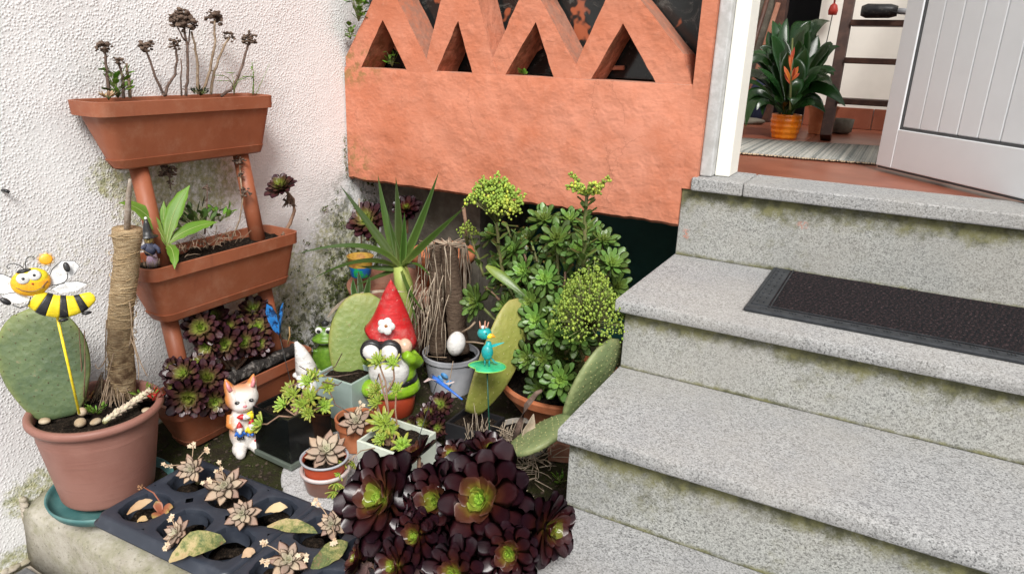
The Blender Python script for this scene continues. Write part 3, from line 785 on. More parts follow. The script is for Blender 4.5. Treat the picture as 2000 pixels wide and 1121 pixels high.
d0 = Vector((1.4917, 2.2644, 0.7160)); d1 = Vector((1.8014, 1.8776, 0.7160))
dv = (d1 - d0); dv.z = 0; dv.normalize()
DL = 0.78
door = thing('front_door', 'white grooved front door standing half open above the granite steps', 'door', (d0.x, d0.y, 0.716))
dn = Vector((-dv.y, dv.x, 0))
if dn.y > 0: dn = -dn
DD = Matrix(((dv.x, -dn.x, 0, d0.x), (dv.y, -dn.y, 0, d0.y), (0, 0, 1, 0.716), (0, 0, 0, 1)))
# local: x along the door from its free edge, y into the door, z up
st_w = 0.062; rail = 0.105; H = 2.05; T = 0.042
for nm, lo, hi in (('stile', (0, 0, 0), (st_w, T, H)), ('stile', (DL - st_w, 0, 0), (DL, T, H)), ('rail', (st_w + 0.0005, 0.0008, 0), (DL - st_w - 0.0005, T, rail)), ('rail', (st_w + 0.0005, 0.0008, H - rail), (DL - st_w - 0.0005, T, H))):
    m = MB(); m.b2(lo, hi, DD); m.build(nm, DOORWHITE, door, world=True, smooth=False, bevel=0.002)
m = MB()
for lo, hi in (((st_w, 0.004, rail), (st_w + 0.006, 0.03, H - rail)), ((DL - st_w - 0.006, 0.004, rail), (DL - st_w, 0.03, H - rail)), ((st_w + 0.006, 0.004, rail), (DL - st_w - 0.006, 0.03, rail + 0.006))): m.b2(lo, hi, DD)
m.build('gasket', GASKET, door, world=True, smooth=False)
nb = 10; x0 = st_w + 0.0065; x1 = DL - st_w - 0.0065; pw = (x1 - x0) / nb
for k in range(nb):
    m = MB(); m.b2((x0 + k * pw + 0.0008, 0.006, rail + 0.0065), (x0 + (k + 1) * pw - 0.0008, 0.032, H - rail - 0.001), DD)
    m.build('board', DOORWHITE, door, world=True, smooth=False, bevel=0.0028)
m = MB(); m.b2((x0, 0.0325, rail), (x1, 0.04, H - rail), DD); m.build('back_panel', WHITEPL, door, world=True, smooth=False)
m = MB(); m.tube([DD @ Vector(p) for p in ((0.035, -0.045, 1.0), (0.05, -0.05, 1.0), (0.13, -0.05, 1.0))], 0.009); m.tube([DD @ Vector(p) for p in ((0.035, 0, 1.0), (0.035, -0.05, 1.0))], 0.009)
m.build('handle', METAL, door, world=True)
m = MB(); m.b2((0.002, 0.006, -0.006), (DL - 0.002, T - 0.006, -0.0005), DD); m.build('bottom_seal', GASKET, door, world=True, smooth=False)

# room behind the door
ZF = 0.700
fl_ = tag(link('room_floor', (lambda m: (m.b2((0.5, 1.906, 0.60), (3.6, 4.6, ZF - 0.006)), m.mesh('room_floor', False))[1])(MB()), MORTAR), kind='structure')
ts = 0.33
for i in range(7):
    for j in range(7):
        x = 0.90 + ts * (i - 1) ; y = 1.907 + 0.37 * (j) if j else 1.907
        y0 = 1.907 if j == 0 else 2.36 + (j - 1) * ts; y1 = 2.358 if j == 0 else y0 + ts - 0.003
        if j == 0 and i: continue
        m = MB(); m.b2((x, y0, ZF - 0.007), (3.5 if j == 0 else x + ts - 0.003, y1, ZF + U(-0.0004, 0.0004))); m.build('floor_tile', FLOORT, fl_, smooth=False, bevel=0.0015)
rw = thing('room_wall', 'cream plastered back wall of the hallway behind the ladder', 'wall', (1.6, 3.74, ZF))
m = MB(); m.b2((1.11, 3.74, 0.6), (3.55, 3.9, 2.95)); m.build('wall_face', ROOMWHITE, rw, world=True, smooth=False)
for k in range(8):
    m = MB(); m.b2((1.112 + k * 0.30, 3.728, ZF + 0.001), (1.409 + k * 0.30, 3.7395, ZF + 0.095)); m.build('skirting_tile', FLOORT, rw, world=True, smooth=False, bevel=0.002)
rl = thing('hall_side_wall', 'shadowed pale side wall of the hallway left of the plant', 'wall', (0.6, 2.8, ZF))
m = MB(); m.b2((0.55, 1.91, 0.6), (0.70, 4.7, 2.95)); m.build('wall_face', ROOMWHITE, rl, world=True, smooth=False)
rr = thing('hall_end_wall', 'dark interior wall hidden behind the open door', 'wall', (3.4, 2.8, ZF))
m = MB(); m.b2((3.40, 1.935, 0.6), (3.55, 3.735, 2.95)); m.build('wall_face', ROOMWHITE, rr, world=True, smooth=False)
bd = thing('dark_doorway', 'black unlit doorway with brown frame at the back of the hallway', 'doorway', (0.95, 4.3, ZF))
m = MB(); m.b2((0.702, 4.30, 0.6), (1.11, 4.4, 2.95)); m.build('dark_opening_sheet', BLACK, bd, world=True, smooth=False)  # near-black sheet standing in for the darkness of the unlit opening
m = MB(); m.b2((0.90, 3.75, ZF), (0.955, 3.83, 2.7)); m.build('frame_post', WOOD_D, bd, world=True, smooth=False, bevel=0.004)
m = MB(); m.b2((0.702, 3.76, ZF), (0.8995, 3.80, 2.8)); m.build('side_panel', DARKCON, bd, world=True, smooth=False)

# ------------------------------------------------------------------ leaves and rosettes
def wprof(shape, u):
    if shape == 'spoon':   # aeonium: narrow foot, broad round end with a small point
        w = (0.22 + 0.78 * min(1, u / 0.72) ** 1.25)
        if u > 0.72: w *= math.sqrt(max(0.0, 1 - ((u - 0.72) / 0.29) ** 2.4))
        return w
    if shape == 'ovate':   # ghost plant: thick, pointed
        if u < 0.6: return 0.45 + 0.55 * math.sin(u / 0.6 * math.pi / 2)
        return max(0.0, 1 - ((u - 0.6) / 0.4) ** 1.6)
    if shape == 'finger': return 0.6 + 0.4 * math.sin(u * math.pi) if u < 0.9 else 0.35
    if shape == 'lance':
        return max(0.02, math.sin(math.pi * u ** 1.25) ** 0.9 * (1 - 0.2 * u) + 0.06 * (1 - u))
    if shape == 'sword':
        return max(0.01, (0.62 + 0.38 * math.sin(min(1, u / 0.35) * math.pi / 2)) * (1 - max(0, (u - 0.3) / 0.7) ** 1.5))
    return 1
def leaf_mb(L, W, T, shape, cup=0.25, curl=0.15, c0=0.2, c1=1.0, p=1.0, nu=7, nv=2):
    mb = MB(); pts = []; ws = []; cs = []
    for i in range(nu + 1):
        u = i / nu
        pts.append(Vector((L * u, 0, curl * L * u * u))); ws.append(max(1e-4, W / 2 * wprof(shape, min(u, 0.995)))); cs.append(c0 + (c1 - c0) * u ** p)
    mb.blade(pts, ws, (0, 0, 1), T, cup, cs, nv)
    return mb
_leafcache = {}
def leaf_me(key, *a, **k):
    if key not in _leafcache: _leafcache[key] = (leaf_mb(*a, **k).mesh(key), leaf_mb(*a, **k))
    return _leafcache[key]
# kind: material, shape, list of rings (count, length factor, elevation deg, c0, c1, separate)
KINDS = {
 'purple': (lambda: PURPLE, 'spoon', 0.62, 0.05, 0.30, 0.14, [(10, 1.0, 0, 0.42, 1.05, 1), (9, 0.94, 12, 0.34, 1.0, 1), (8, 0.80, 26, 0.24, 0.88, 1), (7, 0.60, 41, 0.14, 0.64, 0), (7, 0.40, 58, 0.0, 0.28, 0), (6, 0.24, 76, -0.05, 0.06, 0)]),
 'bronze': (lambda: BRONZE, 'spoon', 0.52, 0.10, 0.30, 0.22, [(11, 1.0, 2, 0.30, 1.05, 1), (10, 0.85, 18, 0.2, 0.92, 1), (8, 0.64, 36, 0.05, 0.7, 0), (6, 0.44, 55, 0.0, 0.4, 0), (5, 0.26, 74, -0.05, 0.15, 0)]),
 'green': (lambda: GREENA, 'spoon', 0.46, 0.13, 0.22, 0.16, [(8, 1.0, 4, 0.5, 1.0, 1), (7, 0.86, 20, 0.4, 0.85, 1), (7, 0.62, 38, 0.2, 0.6, 0), (5, 0.4, 58, 0.05, 0.35, 0), (4, 0.25, 76, 0, 0.2, 0)]),
 'ghost': (lambda: GHOST, 'ovate', 0.56, 0.17, 0.16, 0.12, [(7, 1.0, 6, 0.35, 1.0, 1), (6, 0.86, 24, 0.25, 0.8, 1), (5, 0.64, 44, 0.1, 0.5, 1), (4, 0.42, 64, 0.0, 0.3, 0), (3, 0.25, 78, 0, 0.1, 0)]),
 'sedum': (lambda: SEDUM, 'finger', 0.27, 0.20, 0.05, 0.22, [(8, 1.0, 8, 0.3, 1.0, 0), (8, 0.9, 30, 0.2, 0.8, 0), (6, 0.7, 52, 0.1, 0.5, 0), (4, 0.5, 74, 0.0, 0.3, 0)]),
}
def axisq(axis, spin=0.0):
    a = Vector(axis).normalized()
    return a.to_track_quat('Z', 'Y') @ Quaternion((0, 0, 1), spin)
def rosette(kind, parent, loc, axis, rad, name='rosette', seed=0, world=True, droop=0.0, keep=1.0, minsep=True):
    """one rosette: inner leaves joined as its heart, outer leaves separate children"""
    rg = random.Random(seed + int(rad * 9973) + int(loc[0] * 7919) + int(loc[2] * 104729))
    matf, shape, wr, tr, cup, curl, ringsd = KINDS[kind]
    base = 0.06
    mb = MB(); seps = []
    ang = rg.uniform(0, 6)
    for k, (n, lf, el, c0, c1, sepr) in enumerate(ringsd):
        key = kind + '_leaf_%d' % k
        me, lmb = leaf_me(key, base, base * wr * (1.0 if k < 3 else 1.15), base * tr, shape, cup + 0.05 * k, curl, c0, c1)
        ang += 0.35
        for i in range(n):
            if sepr and rg.random() > keep: continue
            a = ang + 2 * math.pi * (i + rg.uniform(-0.12, 0.12)) / n
            s = rad * lf / base * rg.uniform(0.80, 1.10)
            e = el - droop * (1 if k < 2 else 0.3) + rg.uniform(-9, 9)
            M = Matrix.Rotation(a, 4, 'Z') @ Matrix.Translation((rad * 0.05, 0, -rad * 0.10 + 0.03 * rad * k)) @ Matrix.Rotation(R(-e), 4, 'Y') @ Matrix.Rotation(rg.uniform(-0.15, 0.15), 4, 'X') @ Matrix.Scale(s, 4)
            if sepr and minsep: seps.append((me, M))
            else: mb.add([Vector(v) for v in lmb.v], lmb.f, list(lmb.c), M)
    mb.lathe([(rad * 0.07, -rad * 0.25), (rad * 0.09, -rad * 0.02)], 8, cs=[0.6, 0.3])
    heart = mb.build(name, matf(), parent)
    L = parent.location if (world and parent is not None) else Vector((0, 0, 0))
    heart.location = Vector(loc) - L
    heart.rotation_mode = 'QUATERNION'
    heart.rotation_quaternion = axisq(axis)
    for me, M in seps:
        o = link('leaf', me, matf(), heart)
        o.matrix_local = M
    return heart

# ------------------------------------------------------------------ pots and planters
def rrect(x0, x1, y0, y1, z, r, k=5):
    o = []
    for cx, cy, a0 in ((x1 - r, y1 - r, 0), (x0 + r, y1 - r, 90), (x0 + r, y0 + r, 180), (x1 - r, y0 + r, 270)):
        for i in range(k + 1):
            a = R(a0 + 90 * i / k); o.append(Vector((cx + r * math.cos(a), cy + r * math.sin(a), z)))
    return o
tower = thing('tiered_planter', 'three-tier terracotta plastic planter tower leaning at the white wall', 'planter', (0.10, 1.12, 0.045))
def trough(xb, xf, y0, y1, zr, H, nm='trough'):
    m = MB(); rl = 0.030; tp = 0.030
    w = xf - xb
    def ring(d, z, rr): return rrect(xb + max(d, -0.001) * 1.5, xf - d * 0.95, y0 + d * 1.5, y1 - d * 0.75, z, rr * 0.78)
    rs = [ring(tp + 0.006, zr - H, 0.028), ring(tp, zr - H + 0.004, 0.03), ring(tp - 0.006, zr - H + 0.022, 0.032), ring(tp - 0.0045, zr - H + 0.0225, 0.032), ring(0.008, zr - rl - 0.0005, 0.034), ring(0.0, zr - rl, 0.036), ring(-0.001, zr - 0.001, 0.036), ring(0.002, zr, 0.034), ring(0.0045, zr - 0.001, 0.032), ring(0.012, zr - 0.05, 0.03)]
    m.rings(rs, True, True)
    return m.build(nm, PLASTIC_T, tower, world=True, autos=True)
TR = [(0.006, 0.122, 0.876, 1.345, 0.858), (0.038, 0.180, 0.900, 1.345, 0.511), (0.068, 0.208, 0.905, 1.345, 0.178)]
for (xb, xf, y0, y1, zr) in TR:
    t_ = trough(xb, xf, y0, y1, zr, 0.145 if zr > 0.2 else 0.131)
    mb = MB(); nx, ny = 8, 26; vs = []; fs = []
    for j in range(ny + 1):
        for i in range(nx + 1):
            x = lerp(xb + 0.010, xf - 0.012, i / nx); y = lerp(y0 + 0.012, y1 - 0.012, j / ny); vs.append((x, y, zr - 0.020 + 0.010 * nz(x, y, 30) + 0.006 * nz(x, y, 80)))
    for j in range(ny):
        for i in range(nx): a = j * (nx + 1) + i; fs.append((a, a + 1, a + nx + 2, a + nx + 1))
    mb.add(vs, fs); o = mb.build('soil', SOIL, tower, world=True)
for (a, b) in (((0.062, 0.985, 0.716), (0.105, 0.985, 0.47)), ((0.062, 1.268, 0.716), (0.105, 1.268, 0.47)), ((0.100, 0.985, 0.370), (0.140, 0.985, 0.13)), ((0.100, 1.275, 0.370), (0.140, 1.275, 0.13))):
    m = MB(); m.tube([a, b], 0.0195, 0.0195, 20); m.build('leg', PLASTIC_T, tower, world=True)

PC = Vector((0.165, 0.752, 0.0))
pot = thing('large_flower_pot', 'large pinkish-brown plastic flower pot with rolled rim by the white wall', 'flower pot', (PC.x, PC.y, 0.054))
m = MB()
prof = [(0.0, 0), (0.086, 0), (0.089, 0.003)]
for k in range(22):
    z = 0.006 + k * 0.0068; r = 0.0895 + (0.115 - 0.0895) * (z / 0.16)
    prof += [(r, z), (r + 0.0006, z + 0.0034)]
prof += [(0.1135, 0.160), (0.1150, 0.165), (0.1155, 0.176), (0.1185, 0.180), (0.1250, 0.184), (0.1285, 0.190), (0.1280, 0.197), (0.1235, 0.201), (0.1165, 0.2005), (0.1135, 0.196), (0.111, 0.17), (0.105, 0.12)]
m.lathe(prof, 72); m.build('pot_body', PLASTIC_P, pot, autos=False)
def soil_disc(parent, r, z, c=(0, 0), world=False, amp=0.008, mat=None, name='soil'):
    m = MB(); rs = []
    for k in range(7):
        rr = r * (1 - k / 6.0) + 1e-4
        rs.append([Vector((c[0] + rr * math.cos(2 * math.pi * j / 24), c[1] + rr * math.sin(2 * math.pi * j / 24), z + amp * nz(rr * math.cos(2 * math.pi * j / 24) + c[0] + z, rr * math.sin(2 * math.pi * j / 24) + c[1], 35) + 0.3 * amp * (1 - rr / r))) for j in range(24)])
    m.rings(rs, True, True); return m.build(name, mat or SOIL, parent, world=world)
soil_disc(pot, 0.1105, 0.178)
sc = thing('plant_saucer', 'round teal plastic saucer under the large pinkish pot', 'saucer', (PC.x + 0.006, PC.y + 0.002, 0.036))
m = MB(); m.lathe([(0.0, 0.004), (0.100, 0.004), (0.110, 0.008), (0.117, 0.016), (0.120, 0.024), (0.124, 0.024), (0.122, 0.016), (0.115, 0.003), (0.108, -0.001), (0.0, -0.001)], 56, sx=1, sy=1, cap0=False, cap1=False); m.build('saucer_dish', PLASTIC_TEAL, sc)

def pad(name, label, base, tip, width, nrm, mat, th=0.016, thorn=THORN, rows=9, bend=0.0, cat='cactus', egg=0.55):
    base = Vector(base); tip = Vector(tip); ax = tip - base; L = ax.length; t = ax.normalized()
    nrm = t.cross((VIEW - base).normalized()) * nrm[1] + (VIEW - base).normalized() * nrm[2] if nrm[0] == 'edge' else Vector(nrm); nrm = (nrm - t * nrm.dot(t)).normalized(); sd = t.cross(nrm)
    root = thing(name, label, cat, tuple(base))
    m = MB(); rs = []; cs = []; n = 22; sg = 20
    def wd(u):
        v = u ** (1.0 if egg >= 0.5 else 0.8)
        a = max(0.0, 1 - (2 * (0.06 + 0.94 * v) - 1) ** 2)
        return (a ** 0.5) * (0.78 + 0.3 * u) if u < 0.999 else 0.02
    for i in range(n + 1):
        u = i / n; w = max(0.02, wd(u)) * width / 2 * (1 + 0.035 * nz(u, base.x * 9, 5)); h = th / 2 * (max(0.03, wd(u)) ** 0.55) * (1.15 - 0.35 * u)
        cen = base + t * (L * u) + nrm * (bend * L * (u - u * u) * 4)
        ring = []
        for j in range(sg):
            a = 2 * math.pi * j / sg; ca = math.cos(a); sa = math.sin(a)
            ring.append(cen + sd * (w * math.copysign(abs(ca) ** 0.8, ca)) + nrm * (h * math.copysign(abs(sa) ** 0.75, sa)))
        rs.append(ring)
    m.rings(rs, True, True)
    for i in range(n + 1):
        for j in range(sg):
            m.c[i * sg + j] = min(1.0, abs(math.cos(2 * math.pi * j / sg)) ** 8 + (i / n) ** 8)
    body = m.build('pad_body', mat, root, world=True)
    q = MB()
    for i in range(1, rows):
        for s in (-1, 1):
            k = int(4.6 * wd(i / rows)) + 1
            for j in range(-k, k + 1):
                u = (i + (0.5 if j % 2 else 0)) / rows + U(-.018, .018)
                if u > 0.97: continue
                v = (j + U(-.2, .2)) / (k + 0.6); w = wd(u) * width / 2; h = th / 2 * (wd(u) ** 0.55) * (1.15 - 0.35 * u)
                f = max(0.0, 1 - abs(v) ** 2.6) ** 0.4
                p = base + t * (L * u) + nrm * (bend * L * (u - u * u) * 4) + sd * (w * v) + nrm * (s * h * f)
                q.ball(p, U(0.0008, 0.0016), 5, 4)
    tag(q.build('areoles', thorn, root, world=True), kind='stuff')
    return root
pad('prickly_pear_pad', 'large grey-green prickly pear pad standing in the pinkish pot', (0.1197, 0.7000, 0.2350), (0.0653, 0.7150, 0.4613), 0.172, (0.75, -0.62, 0.1), PAD_D, 0.020)

# bee on a yellow stick
def stake(pts, r=0.0016, name='stick', mat=METAL, parent=None):
    m = MB(); m.tube(pts, r, r, 6); return m.build(name, mat, parent, world=True)
bb = Vector((0.2651, 0.6650, 0.3019))
bee = thing('bee_ornament', 'smiling yellow and black metal bee garden ornament on a yellow stick', 'ornament', tuple(bb))
BC = Vector((0.2661, 0.6550, 0.5478)); yb = yaw(BC)
stake([bb, Vector((0.2635, 0.6570, 0.5077))], 0.0024, 'stick', G_YELLOW, bee)
BM = Matrix.Translation(BC - bb) @ Matrix.Rotation(yb, 4, 'Z') @ rotm('X', -14) @ rotm('Y', -4)
sc_ = 0.00094     # metres per unit used below
def P2(l): return [(x * sc_, z * sc_) for x, z in l]
def bp(name, poly, d, mat, parent=bee, y=0.0, bulge=0.0, M=BM):
    m = MB(); m.prism(P2(poly), d, M @ Matrix.Translation((0, y, 0)), bulge); return m.build(name, mat, parent, smooth=bool(bulge), autos=bool(bulge))
# body: curved banana shape, cut into alternating bands
def spine(t):   # along the body, from neck to tail, photo-plane units
    K = ((-32, -2), (-12, -20), (10, -29), (36, -30), (66, -20)); f = min(3.999, t * 4); i = int(f); u = f - i
    g = lambda a: K[max(0, min(4, a))]
    cr = lambda a, b, c, d: 0.5 * (2 * b + (c - a) * u + (2 * a - 5 * b + 4 * c - d) * u * u + (3 * b - a - 3 * c + d) * u ** 3)
    return tuple(cr(g(i - 1)[q], g(i)[q], g(i + 1)[q], g(i + 2)[q]) for q in (0, 1))
def half(t): return 20.5 * min(1, 0.80 + t * 0.9) * math.sqrt(max(0.0, 1 - max(0.0, (t - 0.42) / 0.60) ** 1.9)) + 0.8
bands = [(0.0, 0.16, 0), (0.16, 0.28, 1), (0.28, 0.46, 0), (0.46, 0.58, 1), (0.58, 0.74, 0), (0.74, 0.83, 1), (0.83, 1.0, 0)]
for a, b, k in bands:
    m = MB(); rs = []
    for i in range(7):
        t = lerp(a, b, i / 6); x, z = spine(t); x2, z2 = spine(t + 0.01)
        d = Vector((x2 - x, 0, z2 - z)).normalized(); nv = Vector((-d.z, 0, d.x)); h = half(t) + (0.8 if k else 0)
        rs.append([Vector((x, 0, z)) * sc_ + nv * (h * sc_ * math.cos(q)) + Vector((0, h * sc_ * 0.42 * math.sin(q), 0)) for q in [2 * math.pi * j / 16 for j in range(16)]])
    m.rings(rs, M=BM); m.build('black_band' if k else 'body_band', G_BLACK if k else G_YELLOW, bee)
m = MB(); m.ball((-28 * sc_, -2 * sc_, 27 * sc_), (32 * sc_, 13 * sc_, 26 * sc_), 24, 16); m.v = [BM @ p for p in m.v]; head = m.build('head', G_ORANGE, bee)
m = MB(); m.ball((-25 * sc_, -3.2 * sc_, 34 * sc_), (27 * sc_, 13 * sc_, 19 * sc_), 24, 16); m.v = [BM @ p for p in m.v]; m.build('forehead', G_YELLOW, head)
for ex, ez in ((-38, 36), (-20, 39)):
    m = MB(); m.ball((ex * sc_, -15 * sc_, ez * sc_), (11 * sc_, 4 * sc_, 10 * sc_), 14, 10); m.v = [BM @ p for p in m.v]; e_ = m.build('eye', G_WHITE, head)
    m = MB(); m.ball((ex * sc_, -19 * sc_, ez * sc_), (2.6 * sc_, 1.4 * sc_, 2.6 * sc_), 8, 6); m.v = [BM @ p for p in m.v]; m.build('pupil', G_BLACK, e_)
m = MB(); m.tube([BM @ (Vector((x, -15.2 + 0.0075 * (x + 28) ** 2, z)) * sc_) for x, z in ((-52, 22), (-44, 15), (-34, 11), (-24, 10), (-14, 13), (-6, 21), (-2, 24))], 0.0007, 0.0007, 5); m.build('smile', BROWNSTEM, head)
m = MB(); m.ball((-26 * sc_, -16 * sc_, 24 * sc_), 1.7 * sc_, 8, 6); m.v = [BM @ p for p in m.v]; m.build('nose', G_RED, head)
m = MB(); m.ball((-33 * sc_, -6.5 * sc_, 49 * sc_), (13 * sc_, 8 * sc_, 4.6 * sc_), 14, 8); m.v = [BM @ p for p in m.v]; m.build('hair_cap', G_BLACK, head)
for pts in (((-33, 53), (-38, 61), (-46, 66), (-54, 66), (-58, 62), (-56, 58), (-53, 60)), ((-30, 53), (-29, 62), (-26, 70), (-20, 74), (-15, 73), (-13, 69), (-16, 67))):
    m = MB(); m.tube([BM @ (Vector((x, 2, z)) * sc_) for x, z in pts], 0.0008, 0.0008, 5); m.build('antenna', METAL, head)
def wing(poly, y):
    o = bp('wing', poly, 0.003, WINGW, y=y)
    m = MB(); m.tube([BM @ Vector((x * sc_, y - 0.001, z * sc_)) for x, z in poly[:max(3, len(poly) - 2)]], 0.0008, 0.0008, 5); m.build('wing_edge', METAL, o)
wing([(-48, 34), (-66, 50), (-82, 54), (-100, 50), (-112, 42), (-104, 30), (-90, 22), (-70, 14), (-50, 12)], 0.006)
wing([(-48, 12), (-64, 14), (-78, 12), (-70, -2), (-54, -8), (-34, -6)], 0.005)
wing([(-4, 20), (10, 44), (28, 56), (48, 52), (54, 40), (42, 26), (20, 14), (-2, 10)], 0.006)
wing([(0, 8), (24, 16), (46, 12), (60, 4), (40, -4), (12, -4)], 0.005)
for pts, hx, hz, rot in ((((-34, 0), (-42, -14), (-54, -16), (-64, -8)), -73, 1, 0.75), (((2, 14), (22, 14), (30, 22), (32, 32)), 33, 43, 0.05)):
    m = MB(); m.tube([BM @ (Vector((x, -8, z)) * sc_) for x, z in pts], 0.0009, 0.0009, 5); a_ = m.build('arm', METAL, bee)
    m = MB(); m.ball((0, 0, 0), (5.5 * sc_, 4 * sc_, 10 * sc_), 12, 8); m.v = [BM @ (Matrix.Translation((hx * sc_, -8 * sc_, hz * sc_)) @ Matrix.Rotation(-rot, 4, 'Y') @ p) for p in m.v]; m.build('hand', G_BLACK, a_)
m = MB(); m.ball((4 * sc_, -8 * sc_, 64 * sc_), (11 * sc_, 2.4 * sc_, 10 * sc_), 16, 8); m.v = [BM @ p for p in m.v]; f_ = m.build('held_flower', G_ORANGE, bee)
m = MB()
for k in range(9): m.ball(((4 + 11 * math.cos(k * 0.7)) * sc_, -6.5 * sc_, (64 + 10 * math.sin(k * 0.7)) * sc_), (4 * sc_, 1.5 * sc_, 4 * sc_), 8, 6)
m.v = [BM @ p for p in m.v]; m.build('flower_petals', CREAM, f_)
for fx, fz in ((6, -54), (46, -50)):
    m = MB(); m.ball((fx * sc_, -6 * sc_, fz * sc_), (9 * sc_, 5 * sc_, 3.6 * sc_), 10, 8); m.v = [BM @ p for p in m.v]; m.build('foot', G_BLACK, bee)

# wrapped trunk
tb = Vector((0.125, 0.825, 0.205)); tt = Vector((0.1973, 0.8500, 0.6163))
tr = thing('wrapped_trunk', 'jute-wrapped bare plant trunk rising from the large pinkish pot', 'trunk', tuple(tb))
m = MB(); pts = []; rad = []
for k in range(26):
    u = k / 25; p = tb.lerp(tt, u) + Vector((0.003 * math.sin(u * 9), 0.003 * math.cos(u * 7), 0)); pts.append(p); rad.append((0.0245 + 0.006 * (1 - u) ** 4 + 0.0022 * math.sin(u * 40) * (0.4 + nz(u, 1, 6)) + (0.0025 if u > 0.9 else 0)))
m.tube(pts, 0, 0, 22, rad)
for i, p in enumerate(m.v): m.v[i] = p + Vector((nz(p.x, p.z, 70), nz(p.y, p.z, 70, 2), 0)) * 0.0022
m.build('trunk_body', JUTE, tr, world=True)
m = MB()
for k in range(70):
    z = U(0.5, 0.99) if k < 40 else U(0.02, 0.98); a0 = U(0, 6.28); p = tb.lerp(tt, z); L = U(0.8, 2.6); sl = U(-0.012, 0.012)
    rr = 0.0255 + (0.004 if z > 0.88 else 0.001) + 0.005 * (1 - z) ** 4
    m.tube([p + Vector((rr * math.cos(a0 + L * i / 7), rr * math.sin(a0 + L * i / 7), sl * i / 7)) for i in range(8)], 0.0008, 0.0006, 4)
tag(m.build('jute_strands', simple('jute_fibre', (0.40, 0.28, 0.15), 0.95, (0.55, 0.42, 0.25), 40), tr, world=True), kind='stuff')
m = MB(); q = Vector((0.2298, 0.8530, 0.7204)); m.tube([tt - Vector((0, 0, 0.02)), tt.lerp(q, 0.4) + Vector((0.002, 0, 0)), tt.lerp(q, 0.7), q], 0, 0, 8, [0.0068, 0.0062, 0.0052, 0.0028])
m.build('bare_stub', DEADWOOD, tr, world=True)
m = MB()
for k in range(110):
    a = U(0, 6.28); r0 = 0.026; r1 = U(0.035, 0.062); h = U(0.0, 0.05)
    p0 = tb + Vector((r0 * math.cos(a), r0 * math.sin(a), 0.035 + h)); p2 = tb + Vector((r1 * math.cos(a + U(-.5, .5)), r1 * math.sin(a + U(-.5, .5)), 0.016 + U(0, .008)))
    if (p2 - Vector((PC.x, PC.y, p2.z))).length > 0.102: continue
    m.tube(curve3(p0, (p0 + p2) / 2 + Vector((U(-.01, .01), U(-.01, .01), U(0, .02))), p2, 6), 0.0013, 0.0009, 5)
for pp in (((0.2421, 0.8000, 0.4055), (0.2812, 0.7900, 0.3678), (0.2628, 0.7900, 0.3175)), ((0.2522, 0.8000, 0.4300), (0.2628, 0.7900, 0.3802), (0.2959, 0.7900, 0.3377)), ((0.1747, 0.7900, 0.3589), (0.1419, 0.7800, 0.3016), (0.1378, 0.7800, 0.3279)), ((0.1928, 0.7900, 0.3633), (0.1674, 0.7750, 0.2807), (0.1522, 0.7600, 0.2288)), ((0.1516, 0.8100, 0.4218), (0.1252, 0.8100, 0.3396), (0.1156, 0.8100, 0.2766)), ((0.2399, 0.8100, 0.4793), (0.2510, 0.8050, 0.4281), (0.2318, 0.8000, 0.3805))):
    m.tube(curve3(*pp, 8), 0.0014, 0.0010, 5)
tag(m.build('aerial_roots', TWIG, tr, world=True), kind='stuff')
for k, (a, b_) in enumerate((((0.1831, 0.7450, 0.4275), (0.1412, 0.7400, 0.2468)), ((0.1556, 0.7500, 0.4253), (0.1276, 0.7450, 0.2467)))):
    o = thing('dried_stick', ['thin dry upright stem right of the grey-green cactus pad', 'thinner dry stem close against the grey-green cactus pad edge'][k], 'stem', b_)
    m = MB(); A = Vector(a); B = Vector(b_); m.tube([B, A.lerp(B, 0.5) + Vector((0.002, 0.001, 0)), A], 0.0015, 0.0009, 5); m.build('stem_body', BROWNSTEM, o, world=True)

# things lying in the large pot
def pebble(p, r, lab, mat=PEBBLE):
    m = MB(); m.ball((0, 0, 0), r, 12, 8); m.v = [v * (1 + 0.12 * nz(v.x + p[0], v.y + v.z, 60)) for v in m.v]
    o = m.build('pebble', mat); o.location = p; o.rotation_euler = (0, 0, U(0, 3)); return tag(o, lab, 'pebble', 'pebbles in the large pot')
SZ = 0.054 + 0.184
pebble((0.1906, 0.7029, 0.2430), (0.013, 0.011, 0.009), 'tan pebble at the foot of the bee stick')
pebble((0.1862, 0.7117, 0.2620), (0.009, 0.008, 0.009), 'small knobbly tan pebble stacked at the bee stick')
pebble((0.2066, 0.7242, 0.2400), (0.012, 0.009, 0.006), 'flat tan pebble right of the bee stick, nearest the rim')
pebble((0.1200, 0.6721, 0.2400), (0.012, 0.010, 0.006), 'tan pebble at the left, under the grey-green cactus pad')
pebble((0.2505, 0.8084, 0.2400), (0.012, 0.009, 0.005), 'pale flat pebble at the right inside the large pot')
def stemplant(name, label, base, kind_leaf, mat, cat='succulent'): return thing(name, label, cat, base)
